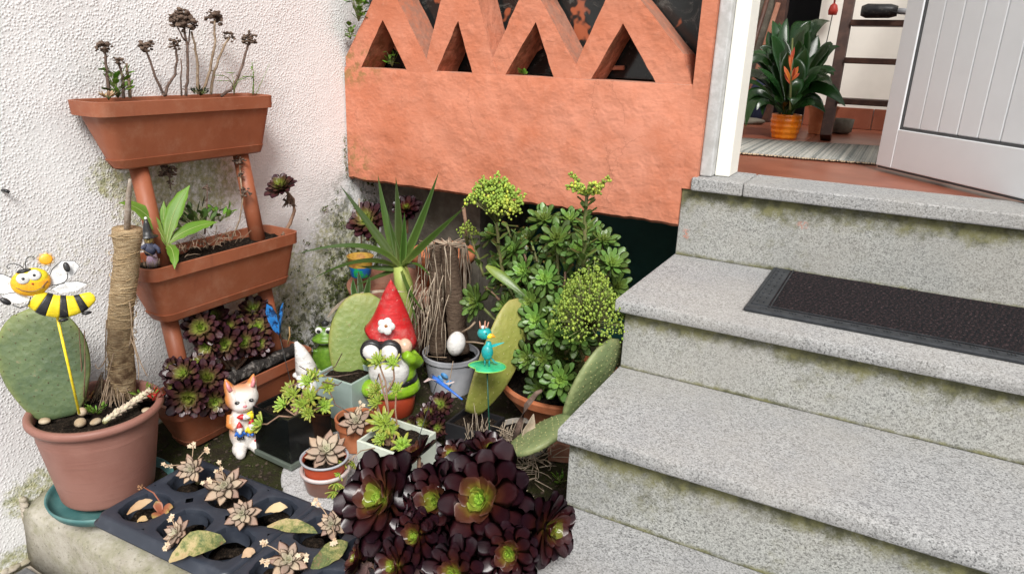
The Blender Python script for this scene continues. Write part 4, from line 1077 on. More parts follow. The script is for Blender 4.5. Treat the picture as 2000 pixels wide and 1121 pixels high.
# pale creeping sedum: a chain of fat leaves
cs_ = thing('pale_trailing_succulent', 'pale pinkish trailing succulent lying along the rim of the large pot', 'succulent', (0.2236, 0.7443, 0.2450))
A = Vector((0.2473, 0.7172, 0.2520)); Bq = Vector((0.2132, 0.8395, 0.2560))
lm_, lmb_ = leaf_me('fat_leaf', 0.016, 0.0085, 0.006, 'ovate', 0.05, 0.25, 0.2, 0.7)
PALESED = leafmat('pale_sedum_leaf', [(0.0, (0.50, 0.50, 0.30)), (0.6, (0.62, 0.52, 0.40)), (1.0, (0.58, 0.42, 0.36))], 0.45, 80, 0.15)
for k in range(60):
    u = k / 59; p = A.lerp(Bq, u) + Vector((0, 0, 0.003)); d = (Bq - A).normalized()
    a = k * 2.4; Mq = axisq(d).to_matrix().to_4x4()
    M = Matrix.Translation(p - Vector(cs_.location)) @ Mq @ Matrix.Rotation(a, 4, 'Z') @ Matrix.Rotation(R(-48), 4, 'Y') @ Matrix.Scale(U(0.8, 1.05), 4)
    o = link('leaf', lm_, PALESED, cs_); o.matrix_local = M
m = MB(); m.tube([A, Bq], 0.0035, 0.003, 7); m.build('stem', GREENSTEM, cs_, world=True)
def leafclump(name, label, base, n, L, W, mat, spread=0.02, shape='ovate', cat='weed', el=(10, 70), up=0.0, key=None, c=(0.0, 1.0)):
    o = thing(name, label, cat, base)
    me, _ = leaf_me(key or ('cl_' + name), L, W, L * 0.05, shape, 0.15, 0.1, c[0], c[1])
    m = MB()
    for k in range(n):
        a = U(0, 6.28); r = spread * math.sqrt(U(0, 1)); h = up * U(0.1, 1)
        q = Vector((r * math.cos(a), r * math.sin(a), h))
        l = link('leaf', me, mat, o)
        l.matrix_local = Matrix.Translation(q) @ Matrix.Rotation(a + U(-1, 1), 4, 'Z') @ Matrix.Rotation(R(-U(*el)), 4, 'Y') @ Matrix.Rotation(U(-.5, .5), 4, 'X') @ Matrix.Scale(U(0.6, 1.1), 4)
        m.tube([(0, 0, -0.004), q * 0.5 + Vector((0, 0, 0.002)), q], 0.0007, 0.0005, 4)
    m.build('stems', GREENSTEM, o)
    return o
leafclump('moss_tuft', 'bright green mossy sprig at the front of the large pot', (0.1804, 0.7444, 0.2430), 26, 0.014, 0.007, WEED, 0.016, 'ovate', 'sprig', up=0.012)
leafclump('red_sprig', 'small bright red leaved sprig at the right of the large pot', (0.2356, 0.8405, 0.2470), 12, 0.016, 0.010, simple('red_leaf', (0.5, 0.03, 0.03), 0.5, (0.4, 0.05, 0.03), 30), 0.012, 'ovate', 'sprig', up=0.012)
leafclump('ivy_sprig', 'tiny dark green weed behind the red sprig in the large pot', (0.2053, 0.8376, 0.2460), 22, 0.013, 0.009, WEED, 0.026, 'ovate', 'weed', up=0.02)
leafclump('burgundy_sprig', 'dull burgundy weed beside the bee stick in the large pot', (0.1268, 0.7505, 0.2440), 14, 0.018, 0.010, REDLEAF, 0.014, 'ovate', 'weed', up=0.018)

# ------------------------------------------------------------------ what grows in the three-tier planter
def kinked(a, b, n=6, amp=0.004):
    a = Vector(a); b = Vector(b)
    return [a.lerp(b, i / (n - 1)) + (Vector((U(-1, 1), U(-1, 1), U(-1, 1))) * amp if 0 < i < n - 1 else Vector((0, 0, 0))) for i in range(n)]
def dryhead(m, c, r, n):
    for k in range(n):
        d = Vector((U(-1, 1), U(-1, 1), U(-0.6, 1))); d = d.normalized() * r * U(0.35, 1.0)
        d.z = d.z * 1.0 + r * 0.15
        M = Matrix.Rotation(U(0, 6), 4, 'Z') @ Matrix.Rotation(U(-1.2, 1.2), 4, 'X')
        s = r * U(0.18, 0.34)
        m.ball(Vector(c) + d, (s, s * 0.75, s * 0.5), 6, 5, M)
GRP = 'dried flower stalks in the top planter'
def dried(label, base, head, r, n=30, mids=(), mat=TWIG_D, x=None, extra=()):
    o = thing('dried_flower_stalk', label, 'dried flower', base, 0, GRP)
    m = MB(); pts = [Vector(base)] + [Vector(q) for q in mids] + [Vector(head)]
    path = []
    for i in range(len(pts) - 1): path += kinked(pts[i], pts[i + 1], 5, 0.0016)[(1 if i else 0):]
    m.tube(path, 0.0036, 0.0024, 6)
    for k in range(22):
        p = path[rng.randrange(1, len(path) - 1)]; q = p + Vector((U(-.006, .006), U(-.006, .006), U(0, .007))); m.tube([p, (p + q) / 2 + Vector((0, 0, 0.001)), q], 0.0012, 0.0006, 4)
    for a, b in extra: m.tube(kinked(a, b, 5, 0.0015), 0.0022, 0.0015, 5)
    m.build('stalk', mat, o, world=True)
    if r > 0:
        m = MB(); dryhead(m, head, r * 1.2, int(n * 1.3)) if r > 0 else None
    if r > 0: m.build('dry_head', DRYHEAD, o, world=True)
    return o
X0 = 0.065
dried('dried flower stalk, leftmost in the top planter', (0.0650, 0.9383, 0.8614), (0.0600, 0.9451, 0.9585), 0.015, 30, [(0.0600, 0.9459, 0.9199)])
dried('short dried stalk with a small round head over the green weed', (0.0700, 0.9668, 0.8608), (0.0700, 0.9662, 0.9337), 0.011, 22, [(0.0700, 0.9722, 0.9047)])
dried('headless dry stub beside the green weed in the top planter', (0.0720, 0.9806, 0.8604), (0.0700, 0.9842, 0.9317), 0, 0, mat=TWIG)
dried('forked dried stalk leaning left, head far from its neighbours', (0.0650, 1.0687, 0.8626), (0.0600, 1.0385, 0.9636), 0.015, 32, [(0.0650, 1.0636, 0.8727), (0.0620, 1.0512, 0.9145)])
dried('dried stalk rising from the fork, slanting right to a medium head', (0.0660, 1.0705, 0.8626), (0.0640, 1.1114, 0.9720), 0.013, 28, [(0.0660, 1.0766, 0.8791), (0.0650, 1.1036, 0.9089), (0.0650, 1.1114, 0.9478)])
o = dried('tallest dried flower stalk with the biggest brown head', (0.0700, 1.1204, 0.8601), (0.0680, 1.1342, 1.0188), 0.023, 70, [(0.0700, 1.1301, 0.9032), (0.0700, 1.1386, 0.9707)], extra=(((0.0680, 1.1111, 0.8602), (0.0660, 1.1206, 0.9424)), ((0.0700, 1.1386, 0.9707), (0.0700, 1.1521, 1.0131)), ((0.0700, 1.1346, 0.9816), (0.0700, 1.1162, 1.0136))))
m = MB(); dryhead(m, (0.0720, 1.1539, 1.0176), 0.015, 30); dryhead(m, (0.0680, 1.1126, 1.0242), 0.013, 22); m.build('dry_head', DRYHEAD, o, world=True)
dried('thin pale dry stem between the two tallest flower heads', (0.0700, 1.1556, 0.8624), (0.0740, 1.1503, 1.0021), 0, 0, [(0.0700, 1.1606, 0.9487)], mat=TWIG)
dried('tall dried stalk with a broad head, right of the tallest one', (0.0600, 1.1720, 0.8614), (0.0600, 1.2287, 1.0326), 0.018, 42, [(0.0600, 1.2015, 0.9139), (0.0600, 1.2260, 0.9842)], mat=TWIG)
dried('dried stalk with a small head bending right, mid height', (0.0550, 1.2022, 0.8602), (0.0550, 1.2719, 0.9938), 0.012, 24, [(0.0550, 1.2174, 0.9136), (0.0550, 1.2506, 0.9672)], mat=TWIG)
dried('rightmost dried flower stalk with curved lower stem', (0.0700, 1.2193, 0.8569), (0.0700, 1.3196, 0.9885), 0.016, 38, [(0.0700, 1.2567, 0.8753), (0.0700, 1.2906, 0.9262), (0.0700, 1.3111, 0.9690)])
leafclump('green_weed', 'fresh green leafy weed at the left end of the top planter', (0.0600, 0.9613, 0.8646), 34, 0.022, 0.014, WEED, 0.022, 'ovate', 'weed', up=0.055, el=(-10, 60))
o = thing('parsley_weed', 'green lobed weed with splayed leaves near the right of the top planter', 'weed', (0.0750, 1.2504, 0.8574))
for tip in ((0.0750, 1.2266, 0.9049), (0.0900, 1.2187, 0.8938), (0.0600, 1.2645, 0.9100), (0.0800, 1.2872, 0.9022), (0.0700, 1.3089, 0.9015), (0.0900, 1.2620, 0.8968)):
    A = Vector((0.0750, 1.2536, 0.8585)); Bt = Vector(tip); md = Vector((0.0750, 1.2593, 0.8962))
    m = MB(); m.tube(curve3(A, md, Bt, 6), 0.001, 0.0007, 4); st_ = m.build('leaf_stalk', GREENSTEM, o, world=True)
    me, _ = leaf_me('parsley', 0.018, 0.012, 0.001, 'ovate', 0.1, -0.1, 0.1, 1.0)
    for k in (-1, 0, 1):
        d = (Bt - A); ang = math.atan2(d.y, d.x) + k * 0.8
        l = link('leaf', me, WEED, o); l.matrix_local = Matrix.Translation(Bt - A) @ Matrix.Rotation(ang, 4, 'Z') @ Matrix.Rotation(R(-10), 4, 'Y')
for k, (a, b, c) in enumerate((((0.0700, 1.3176, 0.8576), (0.0700, 1.3270, 0.9014), (0.0700, 1.3223, 0.9361)), ((0.0700, 1.3275, 0.8573), (0.0700, 1.3573, 0.9011), (0.0700, 1.3809, 0.9327)))):
    o = thing('grass_blade', ['upright green grass stem at the right end of the top planter', 'thin bent grass stem at the far right of the top planter'][k], 'grass', a)
    m = MB(); m.tube(curve3(a, b, c, 7), 0.0018 if not k else 0.0007, 0.0008 if not k else 0.0004, 5)
    if not k:
        for q in range(7):
            z = 0.012 * q; p = Vector(a) + Vector((0, 0, z)); m.blade([p, p + Vector((0.006 * (-1) ** q, 0.008, 0.008)), p + Vector((0.010 * (-1) ** q, 0.012, 0.004))], [0.0006, 0.002, 0.0003], (0, 0, 1), 0.0006)
    m.build('blade', WEED, o, world=True)
leafclump('moss_clump', 'dark green moss lump in the middle of the top planter', (0.0700, 1.1614, 0.8634), 40, 0.010, 0.005, simple('dark_moss', (0.03, 0.045, 0.015), 0.9), 0.020, 'ovate', 'moss', up=0.012)
leafclump('orange_dry_tuft', 'dried orange-brown tuft at the left front of the top planter', (0.1000, 0.9149, 0.8643), 16, 0.014, 0.007, TANLEAF, 0.010, 'ovate', 'dry plant', up=0.006)

# middle tier
o = thing('broadleaf_weed', 'broad-leaved green weed with toothed leaves in the middle planter', 'weed', (0.1150, 0.9935, 0.5390))
BW = Vector(o.location)
for (tip, mid, w) in (((0.1100, 1.0754, 0.6633), (0.1100, 1.0166, 0.6152), 0.019), ((0.0900, 1.0181, 0.6336), (0.1000, 1.0010, 0.5808), 0.011), ((0.1400, 1.1173, 0.5719), (0.1300, 1.0407, 0.5776), 0.016), ((0.0800, 0.9176, 0.6439), (0.0900, 0.9792, 0.6306), 0.016), ((0.1900, 0.9536, 0.5035), (0.1700, 0.9759, 0.5491), 0.013), ((0.1000, 1.0425, 0.6238), (0.1100, 1.0109, 0.5924), 0.012)):
    pts = curve3(BW, mid, tip, 11); m = MB()
    vd = (VIEW - pts[5]).normalized()
    m.blade(pts, [w * wprof('lance', 0.06 + 0.94 * i / 10) for i in range(11)], vd + Vector((0, 0, 0.6)), 0.0012, 0.16, nv=2, wavy=0.12)
    m.build('leaf', WEED, o, world=True)
    m = MB(); m.tube([p + vd * 0.0012 for p in pts[:-1]], 0.0011, 0.0004, 4, cv=0.0); m.build('midrib', simple('midrib_%d' % len(MATS), (0.34, 0.42, 0.14), 0.5), o, world=True)
leafclump('dark_weed', 'dark green leafy weed behind the broad-leaved one, middle planter', (0.0900, 1.0969, 0.5509), 34, 0.028, 0.016, leafmat('dark_weed_leaf', [(0.0, (0.08, 0.13, 0.03)), (1.0, (0.045, 0.085, 0.02))]), 0.045, 'ovate', 'weed', up=0.05)
leafclump('pale_weed', 'light green small weed behind the right leg, middle planter', (0.0700, 1.1814, 0.5553), 16, 0.022, 0.014, WEED, 0.03, 'ovate', 'weed', up=0.03)
o = thing('dry_flower_spike', 'brown dried flower spike standing in the middle planter', 'dried flower', (0.0900, 1.1168, 0.5342))
m = MB(); m.tube(kinked((0.0900, 1.1168, 0.5342), (0.0800, 1.1463, 0.6499), 6, 0.002), 0.0024, 0.0016, 5); m.build('stalk', TWIG_D, o, world=True)
m = MB(); dryhead(m, (0.0800, 1.1454, 0.6424), 0.012, 26); dryhead(m, (0.0800, 1.1384, 0.6094), 0.007, 14); m.build('dry_head', DRYHEAD, o, world=True)
o = thing('hanging_dried_plant', 'shrivelled dry stem with crumpled heads beside the right upper leg', 'dried flower', (0.1100, 1.1769, 0.5090))
m = MB(); m.tube([(0.1100, 1.1772, 0.5116), (0.1000, 1.2161, 0.5531), (0.1000, 1.2312, 0.6036), (0.0900, 1.2389, 0.6537), (0.0700, 1.2584, 0.7014)], 0.002, 0.002, 5); m.build('stalk', TWIG, o, world=True)
for c, r in (((0.0850, 1.2444, 0.6940), 0.016), ((0.1050, 1.2350, 0.6194), 0.015), ((0.0900, 1.2400, 0.6640), 0.010)):
    m = MB(); dryhead(m, c, r, 26); m.build('dry_head', DRYHEAD, o, world=True)
o = thing('hanging_dry_cluster', 'crumpled dried cluster hanging below the top planter', 'dried flower', (0.0500, 1.0679, 0.7055))
m = MB(); m.tube([(0.0500, 1.0645, 0.7106), (0.0500, 1.0677, 0.6840), (0.0500, 1.0680, 0.6451)], 0.0016, 0.0012, 4); m.build('stalk', TWIG_D, o, world=True)
m = MB(); dryhead(m, (0.0500, 1.0640, 0.6868), 0.020, 50); dryhead(m, (0.0500, 1.0682, 0.6573), 0.010, 22); m.build('dry_head', DRYHEAD, o, world=True)
m = MB()
for k in range(90):
    p = Vector((0.1200, 1.0901, 0.5137)) + Vector((U(-.03, .03), U(-.11, .09), U(-.004, .01))); q = p + Vector((U(-.02, .02), U(-.03, .03), U(0.0, .028)))
    m.tube([p, (p + q) / 2 + Vector((U(-.006, .006), 0, .004)), q], 0.0008, 0.0006, 4)
o = m.build('dry_grass_litter', TWIG); tag(o, 'tangle of dry grass on the soil of the middle planter', 'dry grass', kind='stuff')
o = thing('stalked_aeonium', 'single bronze-green rosette on a bent bare stem, right end of middle planter', 'succulent', (0.1200, 1.3368, 0.4911))
m = MB(); m.tube([(0.1200, 1.3368, 0.4911), (0.1200, 1.3651, 0.5170), (0.1200, 1.3850, 0.5505), (0.1200, 1.3839, 0.5819), (0.1200, 1.3585, 0.6110)], 0.0055, 0.0040, 8); m.build('stem', BROWNSTEM, o, world=True)
rosette('bronze', o, (0.1250, 1.3386, 0.6254), (0.15, -0.55, 0.9), 0.044, droop=8)
m = MB()
for k in range(12):
    a = Vector((0.1200, 1.3648, 0.5989)); m.blade([a, a + Vector((U(-.01, .01), U(-.012, .012), -.012)), a + Vector((U(-.016, .016), U(-.02, .02), -.034))], [0.002, 0.0045, 0.001], (1, 0, 0), 0.001)
m.build('withered_leaves', DRYHEAD, o, world=True)
# witch
wl = Vector((0.1150, 0.9515, 0.5053)); wl.z = 0.497
o = thing('witch_figurine', 'small witch figurine in black pointed hat at the left end of middle planter', 'figurine', tuple(wl), yaw(wl))
def fp_(name, mat, fn, parent=o, **k):
    m = MB(); fn(m); return m.build(name, mat, parent, **k)
fp_('skirt', G_LILAC, lambda m: m.lathe([(0.011, 0.0), (0.0125, 0.012), (0.009, 0.032), (0.006, 0.036)], 14, (0.002, 0, 0), wob=0.08))
fp_('body', G_NAVY, lambda m: (m.lathe([(0.010, 0.028), (0.013, 0.038), (0.011, 0.05), (0.005, 0.058)], 14), m.tube([(-0.006, -0.004, 0.05), (-0.018, -0.010, 0.046), (-0.026, -0.014, 0.05)], 0.0055, 0.004, 8), m.tube([(0.008, -0.004, 0.05), (0.017, -0.008, 0.042), (0.018, -0.016, 0.034)], 0.0055, 0.0035, 8)))
fp_('face', simple('witch_face', (0.55, 0.42, 0.16), 0.5), lambda m: (m.ball((0, -0.002, 0.064), (0.0085, 0.008, 0.0105), 12, 10), m.tube([(0, -0.009, 0.064), (-0.001, -0.016, 0.061)], 0.0022, 0.0008, 6)))
fp_('hair', simple('witch_hair', (0.30, 0.17, 0.09), 0.8), lambda m: m.ball((0.001, 0.003, 0.06), (0.0105, 0.008, 0.014), 10, 8))
fp_('hat', G_BLACK, lambda m: m.lathe([(0.0, 0.0688), (0.020, 0.0690), (0.0205, 0.0705), (0.011, 0.074), (0.009, 0.084), (0.006, 0.100), (0.0025, 0.110)], 18, wob=0.04))
fp_('hat_tip', G_WHITE, lambda m: m.ball((0, 0, 0.111), 0.0035, 8, 6))
for x in (-0.003, 0.003): fp_('eye', G_BLACK, lambda m: m.ball((x, -0.0095, 0.0665), 0.0012, 6, 5))
fp_('broom', TWIG, lambda m: (m.tube([(-0.030, -0.014, 0.056), (0.012, -0.014, 0.022)], 0.0012), m.lathe([(0.001, 0), (0.007, 0.010), (0.009, 0.024)], 8, M=Matrix.Translation((-0.024, -0.014, 0.050)) @ rotm('Y', 215))))
m = MB(); 
for k in range(60):
    a = U(0, 6.28); p = Vector((0.014 * math.cos(a), 0.012 * math.sin(a), 0.0)); m.tube([p, p * 1.25 + Vector((0, 0, U(.004, .02)))], 0.0006, 0.0004, 4)
m.build('straw_base', TWIG, o)

# bottom tier
def clump(name, label, base, items, kind, group=None, stem=True, cat='succulent', droop=0, keep=1.0, stemmat=None):
    o = thing(name, label, cat, base, 0, group); B0 = Vector(base); k = 0
    for (p, ax, r) in items:
        k += 1; p = Vector(p)
        rosette(kind, o, p, ax, r, seed=k * 17, droop=droop, keep=keep)
        if stem:
            m = MB(); a = Vector(ax).normalized(); s0 = B0 + Vector((U(-.015, .015), U(-.015, .015), 0))
            m.tube(curve3(s0, (s0 + p) / 2 - a * 0.02 + Vector((0, 0, -0.01)), p - a * r * 0.15, 7), 0.0045, 0.0038, 7); m.build('stem', stemmat or BROWNSTEM, o, world=True)
    return o
it = []
for (px, py_, x_, r, ax) in (): pass
clump('bronze_aeonium', 'spreading bronze-green rosette plant hanging between middle and bottom planters', (0.1200, 1.1360, 0.1744), [
  ((0.1400, 1.0395, 0.3258), (0.7, -0.6, 0.5), 0.050), ((0.1600, 1.0886, 0.2702), (0.6, -0.7, 0.3), 0.045), ((0.1500, 1.1511, 0.2513), (0.7, -0.6, 0.4), 0.044), ((0.1400, 1.2093, 0.2695), (0.6, -0.5, 0.6), 0.046),
  ((0.1100, 1.2267, 0.3084), (0.4, -0.4, 0.9), 0.044), ((0.1000, 1.1135, 0.3203), (0.3, -0.6, 0.8), 0.040), ((0.1200, 1.1327, 0.2905), (0.5, -0.6, 0.6), 0.042), ((0.1600, 1.1911, 0.2366), (0.8, -0.5, 0.3), 0.036), ((0.1500, 1.0449, 0.2793), (0.5, -0.9, 0.1), 0.038), ((0.0700, 1.0870, 0.3429), (0.1, -0.7, 0.6), 0.038), ((0.1000, 1.1901, 0.2816), (0.4, -0.5, 0.8), 0.038)], 'bronze')
clump('bronze_aeonium', 'bronze-purple rosette plant spilling over the left end of bottom planter', (0.1400, 1.0027, 0.1701), [
  ((0.2300, 0.9213, 0.2165), (0.75, -0.65, 0.15), 0.050), ((0.2000, 0.9977, 0.2249), (0.6, -0.5, 0.6), 0.044), ((0.1900, 0.9462, 0.2536), (0.3, -0.7, 0.6), 0.042), ((0.2350, 0.9825, 0.1806), (0.85, -0.5, 0.1), 0.040), ((0.1800, 0.9291, 0.2189), (0.1, -0.95, 0.2), 0.036), ((0.1600, 1.0033, 0.2433), (0.2, -0.3, 0.9), 0.040), ((0.1500, 0.9494, 0.2526), (0, -0.7, 0.5), 0.034)], 'bronze')
o = thing('charred_log', 'dark charred log piece lying in the bottom planter', 'log', (0.1750, 1.1787, 0.1643))
a, b = Vector((0.1750, 1.0535, 0.1818)), Vector((0.1650, 1.3279, 0.1769)); m = MB(); pts = [a.lerp(b, i / 16) for i in range(17)]
m.tube(pts, 0, 0, 14, [0.010] + [0.0165 + 0.004 * nz(i, 1, 1.7) for i in range(15)] + [0.010])
m.v = [p + Vector((nz(p.y, p.z, 60), nz(p.x, p.z, 60, 1), nz(p.x, p.y, 60, 2))) * 0.006 for p in m.v]; m.build('log_body', LOG, o, world=True)
m = MB(); m.tube([a.lerp(b, .17), a.lerp(b, .15) + Vector((0.004, -0.004, 0.028))], 0.007, 0.004, 8); m.build('knot', LOG, o, world=True)
o = thing('pale_peg', 'short pale wooden peg sticking up left of the charred log', 'peg', (0.1400, 1.0628, 0.1969)); m = MB(); m.tube([(0.1400, 1.0628, 0.1969), (0.1400, 1.0872, 0.2199)], 0.003, 0.0025, 7); m.build('peg_body', STRAW, o, world=True)
o = thing('dry_shoot', 'thin yellowish dead shoot at the far end of bottom planter', 'stem', (0.1300, 1.3187, 0.1845)); m = MB(); m.tube([(0.1300, 1.3184, 0.1815), (0.1300, 1.3282, 0.2046), (0.1300, 1.3285, 0.2308)], 0.003, 0.002, 6); m.build('shoot_body', TANLEAF, o, world=True)

# ------------------------------------------------------------------ figurines and stakes
def fig(name, label, cat, loc, rz=None, s=1.0):
    o = thing(name, label, cat, loc, yaw(loc) if rz is None else rz); o.scale = (s, s, s); return o
def F(o, name, mat, fn, **k):
    m = MB(); fn(m); return m.build(name, mat, o, **k)
# cat, about 0.19 m tall, front towards -Y
cl = Vector((0.2828, 1.0164, 0.0450)) + Vector((-0.008, 0.012, 0)); cl.z = 0.043
cat_ = fig('cat_figurine', 'orange and white ceramic cat figurine hugging little gnomes on the mossy ground', 'figurine', tuple(cl), yaw(cl) + 0.15)
def catbody(m):
    m.ball((0, 0, 0.045), (0.036, 0.033, 0.047), 24, 18); m.ball((0, -0.002, 0.085), (0.029, 0.026, 0.040), 24, 18)
    m.ball((0, -0.004, 0.140), (0.0385, 0.031, 0.033), 28, 20); m.ball((0, -0.018, 0.128), (0.028, 0.020, 0.018), 20, 14)
    for s in (-1, 1):
        m.ball((s * 0.020, -0.026, 0.016), (0.017, 0.024, 0.016), 16, 12); m.ball((s * 0.021, -0.044, 0.013), (0.0125, 0.012, 0.0135), 14, 10)
        m.tube([(s * 0.026, -0.004, 0.100), (s * 0.033, -0.016, 0.080), (s * 0.022, -0.032, 0.076)], 0.0125, 0.0095, 12)
        m.tube([(s * 0.023, 0.002, 0.160), (s * 0.0285, 0.001, 0.178), (s * 0.032, 0.0, 0.194)], 0, 0, 12, [0.0145, 0.0095, 0.002])
b_ = F(cat_, 'cat_body', G_CAT, catbody, remesh=0.0028)
for s in (-1, 1):
    F(cat_, 'inner_ear', G_PINK, lambda m: m.tube([(s * 0.0245, -0.0125, 0.166), (s * 0.0285, -0.009, 0.177), (s * 0.0312, -0.003, 0.188)], 0, 0, 8, [0.0052, 0.0046, 0.001]))
    e = F(cat_, 'eye', G_BLACK, lambda m: m.ball((s * 0.0155, -0.0325, 0.1425), (0.0058, 0.0028, 0.0044), 12, 8))
    F(e, 'eye_glint', G_WHITE, lambda m: m.ball((s * 0.0155 + 0.0012, -0.0352, 0.1440), 0.0012, 6, 5))
F(cat_, 'nose', G_PINK, lambda m: m.ball((0, -0.0365, 0.1315), (0.0052, 0.003, 0.0036), 10, 8))
F(cat_, 'mouth', G_PINK, lambda m: m.tube([(-0.008, -0.0345, 0.122), (0, -0.038, 0.1245), (0.008, -0.0345, 0.122)], 0.0008, 0.0008, 5))
def minignome(x, z, y, M0, coat, i):
    M = Matrix.Translation((x, y, z)) @ M0
    def T(f):
        def g(m): f(m); m.v = [M @ p for p in m.v]
        return g
    b = F(cat_, 'small_gnome', coat, T(lambda m: (m.ball((0, 0, 0), (0.0095, 0.008, 0.011), 12, 10), m.tube([(-0.007, 0, 0.004), (-0.012, -0.003, -0.004)], 0.003, 0.0025, 6), m.tube([(0.007, 0, 0.004), (0.012, -0.003, -0.004)], 0.003, 0.0025, 6))))
    F(b, 'beard', G_WHITE, T(lambda m: (m.ball((0, -0.004, 0.012), (0.0075, 0.006, 0.0085), 10, 8), m.ball((0, -0.008, 0.007), (0.004, 0.003, 0.006), 8, 6))))
    F(b, 'red_cap', G_RED, T(lambda m: m.lathe([(0.0075, 0.016), (0.0072, 0.019), (0.004, 0.027), (0.0008, 0.031)], 12, (0, -0.001, 0))))
    F(b, 'boots', G_BLACK if coat is G_BLUE else G_BLUE, T(lambda m: (m.ball((-0.0042, -0.002, -0.012), (0.0042, 0.0055, 0.0045), 8, 6), m.ball((0.0042, -0.002, -0.012), (0.0042, 0.0055, 0.0045), 8, 6))))
minignome(-0.016, 0.064, -0.036, rotm('Z', -8), G_BLUE, 0)
minignome(0.008, 0.068, -0.036, rotm('Y', 10), G_YELLOW, 1)
minignome(0.010, 0.104, -0.036, rotm('Y', -84), G_YELLOW, 2)
F(cat_, 'tail_bow', G_RED, lambda m: m.ball((0.022, -0.034, 0.035), (0.009, 0.004, 0.003), 8, 6))

# gnome with binoculars, about 0.34 m with its red base
gl = Vector((0.4676, 1.3507, 0.0450)) + Vector((-0.008, 0.018, 0)); gl.z = 0.042
gn = fig('gnome_figurine', 'garden gnome in tall red hat looking through black binoculars', 'figurine', tuple(gl), yaw(gl) - 0.14, 1.10)
F(gn, 'red_base', RED_POT, lambda m: m.lathe([(0.045, 0.0), (0.050, 0.004), (0.056, 0.060), (0.050, 0.064)], 28))
F(gn, 'coat_skirt', G_GREEN, lambda m: m.lathe([(0.050, 0.058), (0.062, 0.062), (0.067, 0.072), (0.064, 0.085), (0.058, 0.092)], 32, wob=0.03))
F(gn, 'belt', G_BLACK, lambda m: m.lathe([(0.056, 0.087), (0.0605, 0.090), (0.0595, 0.099), (0.054, 0.101)], 30))
def gbody(m):
    m.lathe([(0.053, 0.096), (0.058, 0.105), (0.055, 0.130), (0.045, 0.160), (0.034, 0.180)], 28)
    m.tube([(0.040, 0.0, 0.158), (0.060, -0.010, 0.140), (0.048, -0.040, 0.162), (0.036, -0.052, 0.178)], 0, 0, 14, [0.017, 0.0175, 0.015, 0.012])
    m.tube([(-0.040, 0.0, 0.158), (-0.060, -0.010, 0.142), (-0.050, -0.038, 0.158), (-0.044, -0.050, 0.172)], 0, 0, 14, [0.017, 0.016, 0.014, 0.012])
F(gn, 'coat', G_GREEN, gbody, remesh=0.004)
F(gn, 'beard', G_WHITE, lambda m: (m.ball((-0.004, -0.034, 0.128), (0.049, 0.036, 0.054), 24, 18), m.ball((-0.006, -0.042, 0.098), (0.032, 0.026, 0.036), 18, 14)), remesh=0.004)
F(gn, 'foot', G_GREEN, lambda m: m.ball((-0.048, -0.040, 0.082), (0.022, 0.026, 0.022), 16, 12))
F(gn, 'face', G_SKIN, lambda m: (m.ball((0, -0.008, 0.188), (0.038, 0.036, 0.030), 20, 14), m.ball((0.034, -0.030, 0.188), (0.018, 0.018, 0.020), 12, 10)))
bn = F(gn, 'binoculars', G_BLACK, lambda m: [m.lathe([(0.021, 0), (0.0258, 0.002), (0.0258, 0.016), (0.019, 0.028), (0.016, 0.034)], 22, M=Matrix.Translation((cx, -0.086, 0.196)) @ rotm('X', -86)) for cx in (-0.036, 0.006)] + [m.box((-0.015, -0.062, 0.198), (0.03, 0.018, 0.024))])
for cx in (-0.036, 0.006):
    F(bn, 'lens', G_WHITE, lambda m: m.lathe([(0.0, -0.0035), (0.0175, -0.0030), (0.0198, 0.0)], 22, M=Matrix.Translation((cx, -0.0865, 0.196)) @ rotm('X', -86)))
def ghat(m):
    rs = []; N = 18
    for i in range(N + 1):
        t = i / N; r = 0.050 * (1 - t) ** 1.12 + 0.0075 * (1 - t ** 6)
        cz = 0.196 + 0.148 * t; cx = -0.004 * (1 - t) ; cy = 0.010 * (1 - t) + 0.010 * math.sin(t * 3.1)
        ring = []
        for j in range(30):
            a = 2 * math.pi * j / 30
            w = 1 + 0.03 * math.sin(3 * a + 5 * t)
            dz = (-0.020 * math.cos(a) ** 1 if t == 0 else -0.018 * math.cos(a) * (1 - t) ** 3)
            ring.append(Vector((cx + r * 1.1 * w * math.cos(a), cy + r * 0.95 * w * math.sin(a), cz + dz + (0.010 * math.sin(a) * (1 - t) ** 3))))
        rs.append(ring)
    m.rings(rs)
F(gn, 'red_hat', G_RED, ghat)
fl_m = Matrix.Translation((-0.006, -0.0500, 0.246)) @ rotm('X', -20) @ rotm('Z', 4)
hf = F(gn, 'hat_flower', G_WHITE, lambda m: [m.ball(fl_m @ Vector((0.0112 * math.cos(k * 1.2566), 0, 0.0112 * math.sin(k * 1.2566))), (0.0100, 0.0035, 0.0100), 12, 8) for k in range(5)])
F(hf, 'flower_centre', simple('flower_brown', (0.34, 0.13, 0.03), 0.5), lambda m: m.ball(fl_m @ Vector((0, -0.0035, 0)), (0.0042, 0.0024, 0.0042), 10, 8))

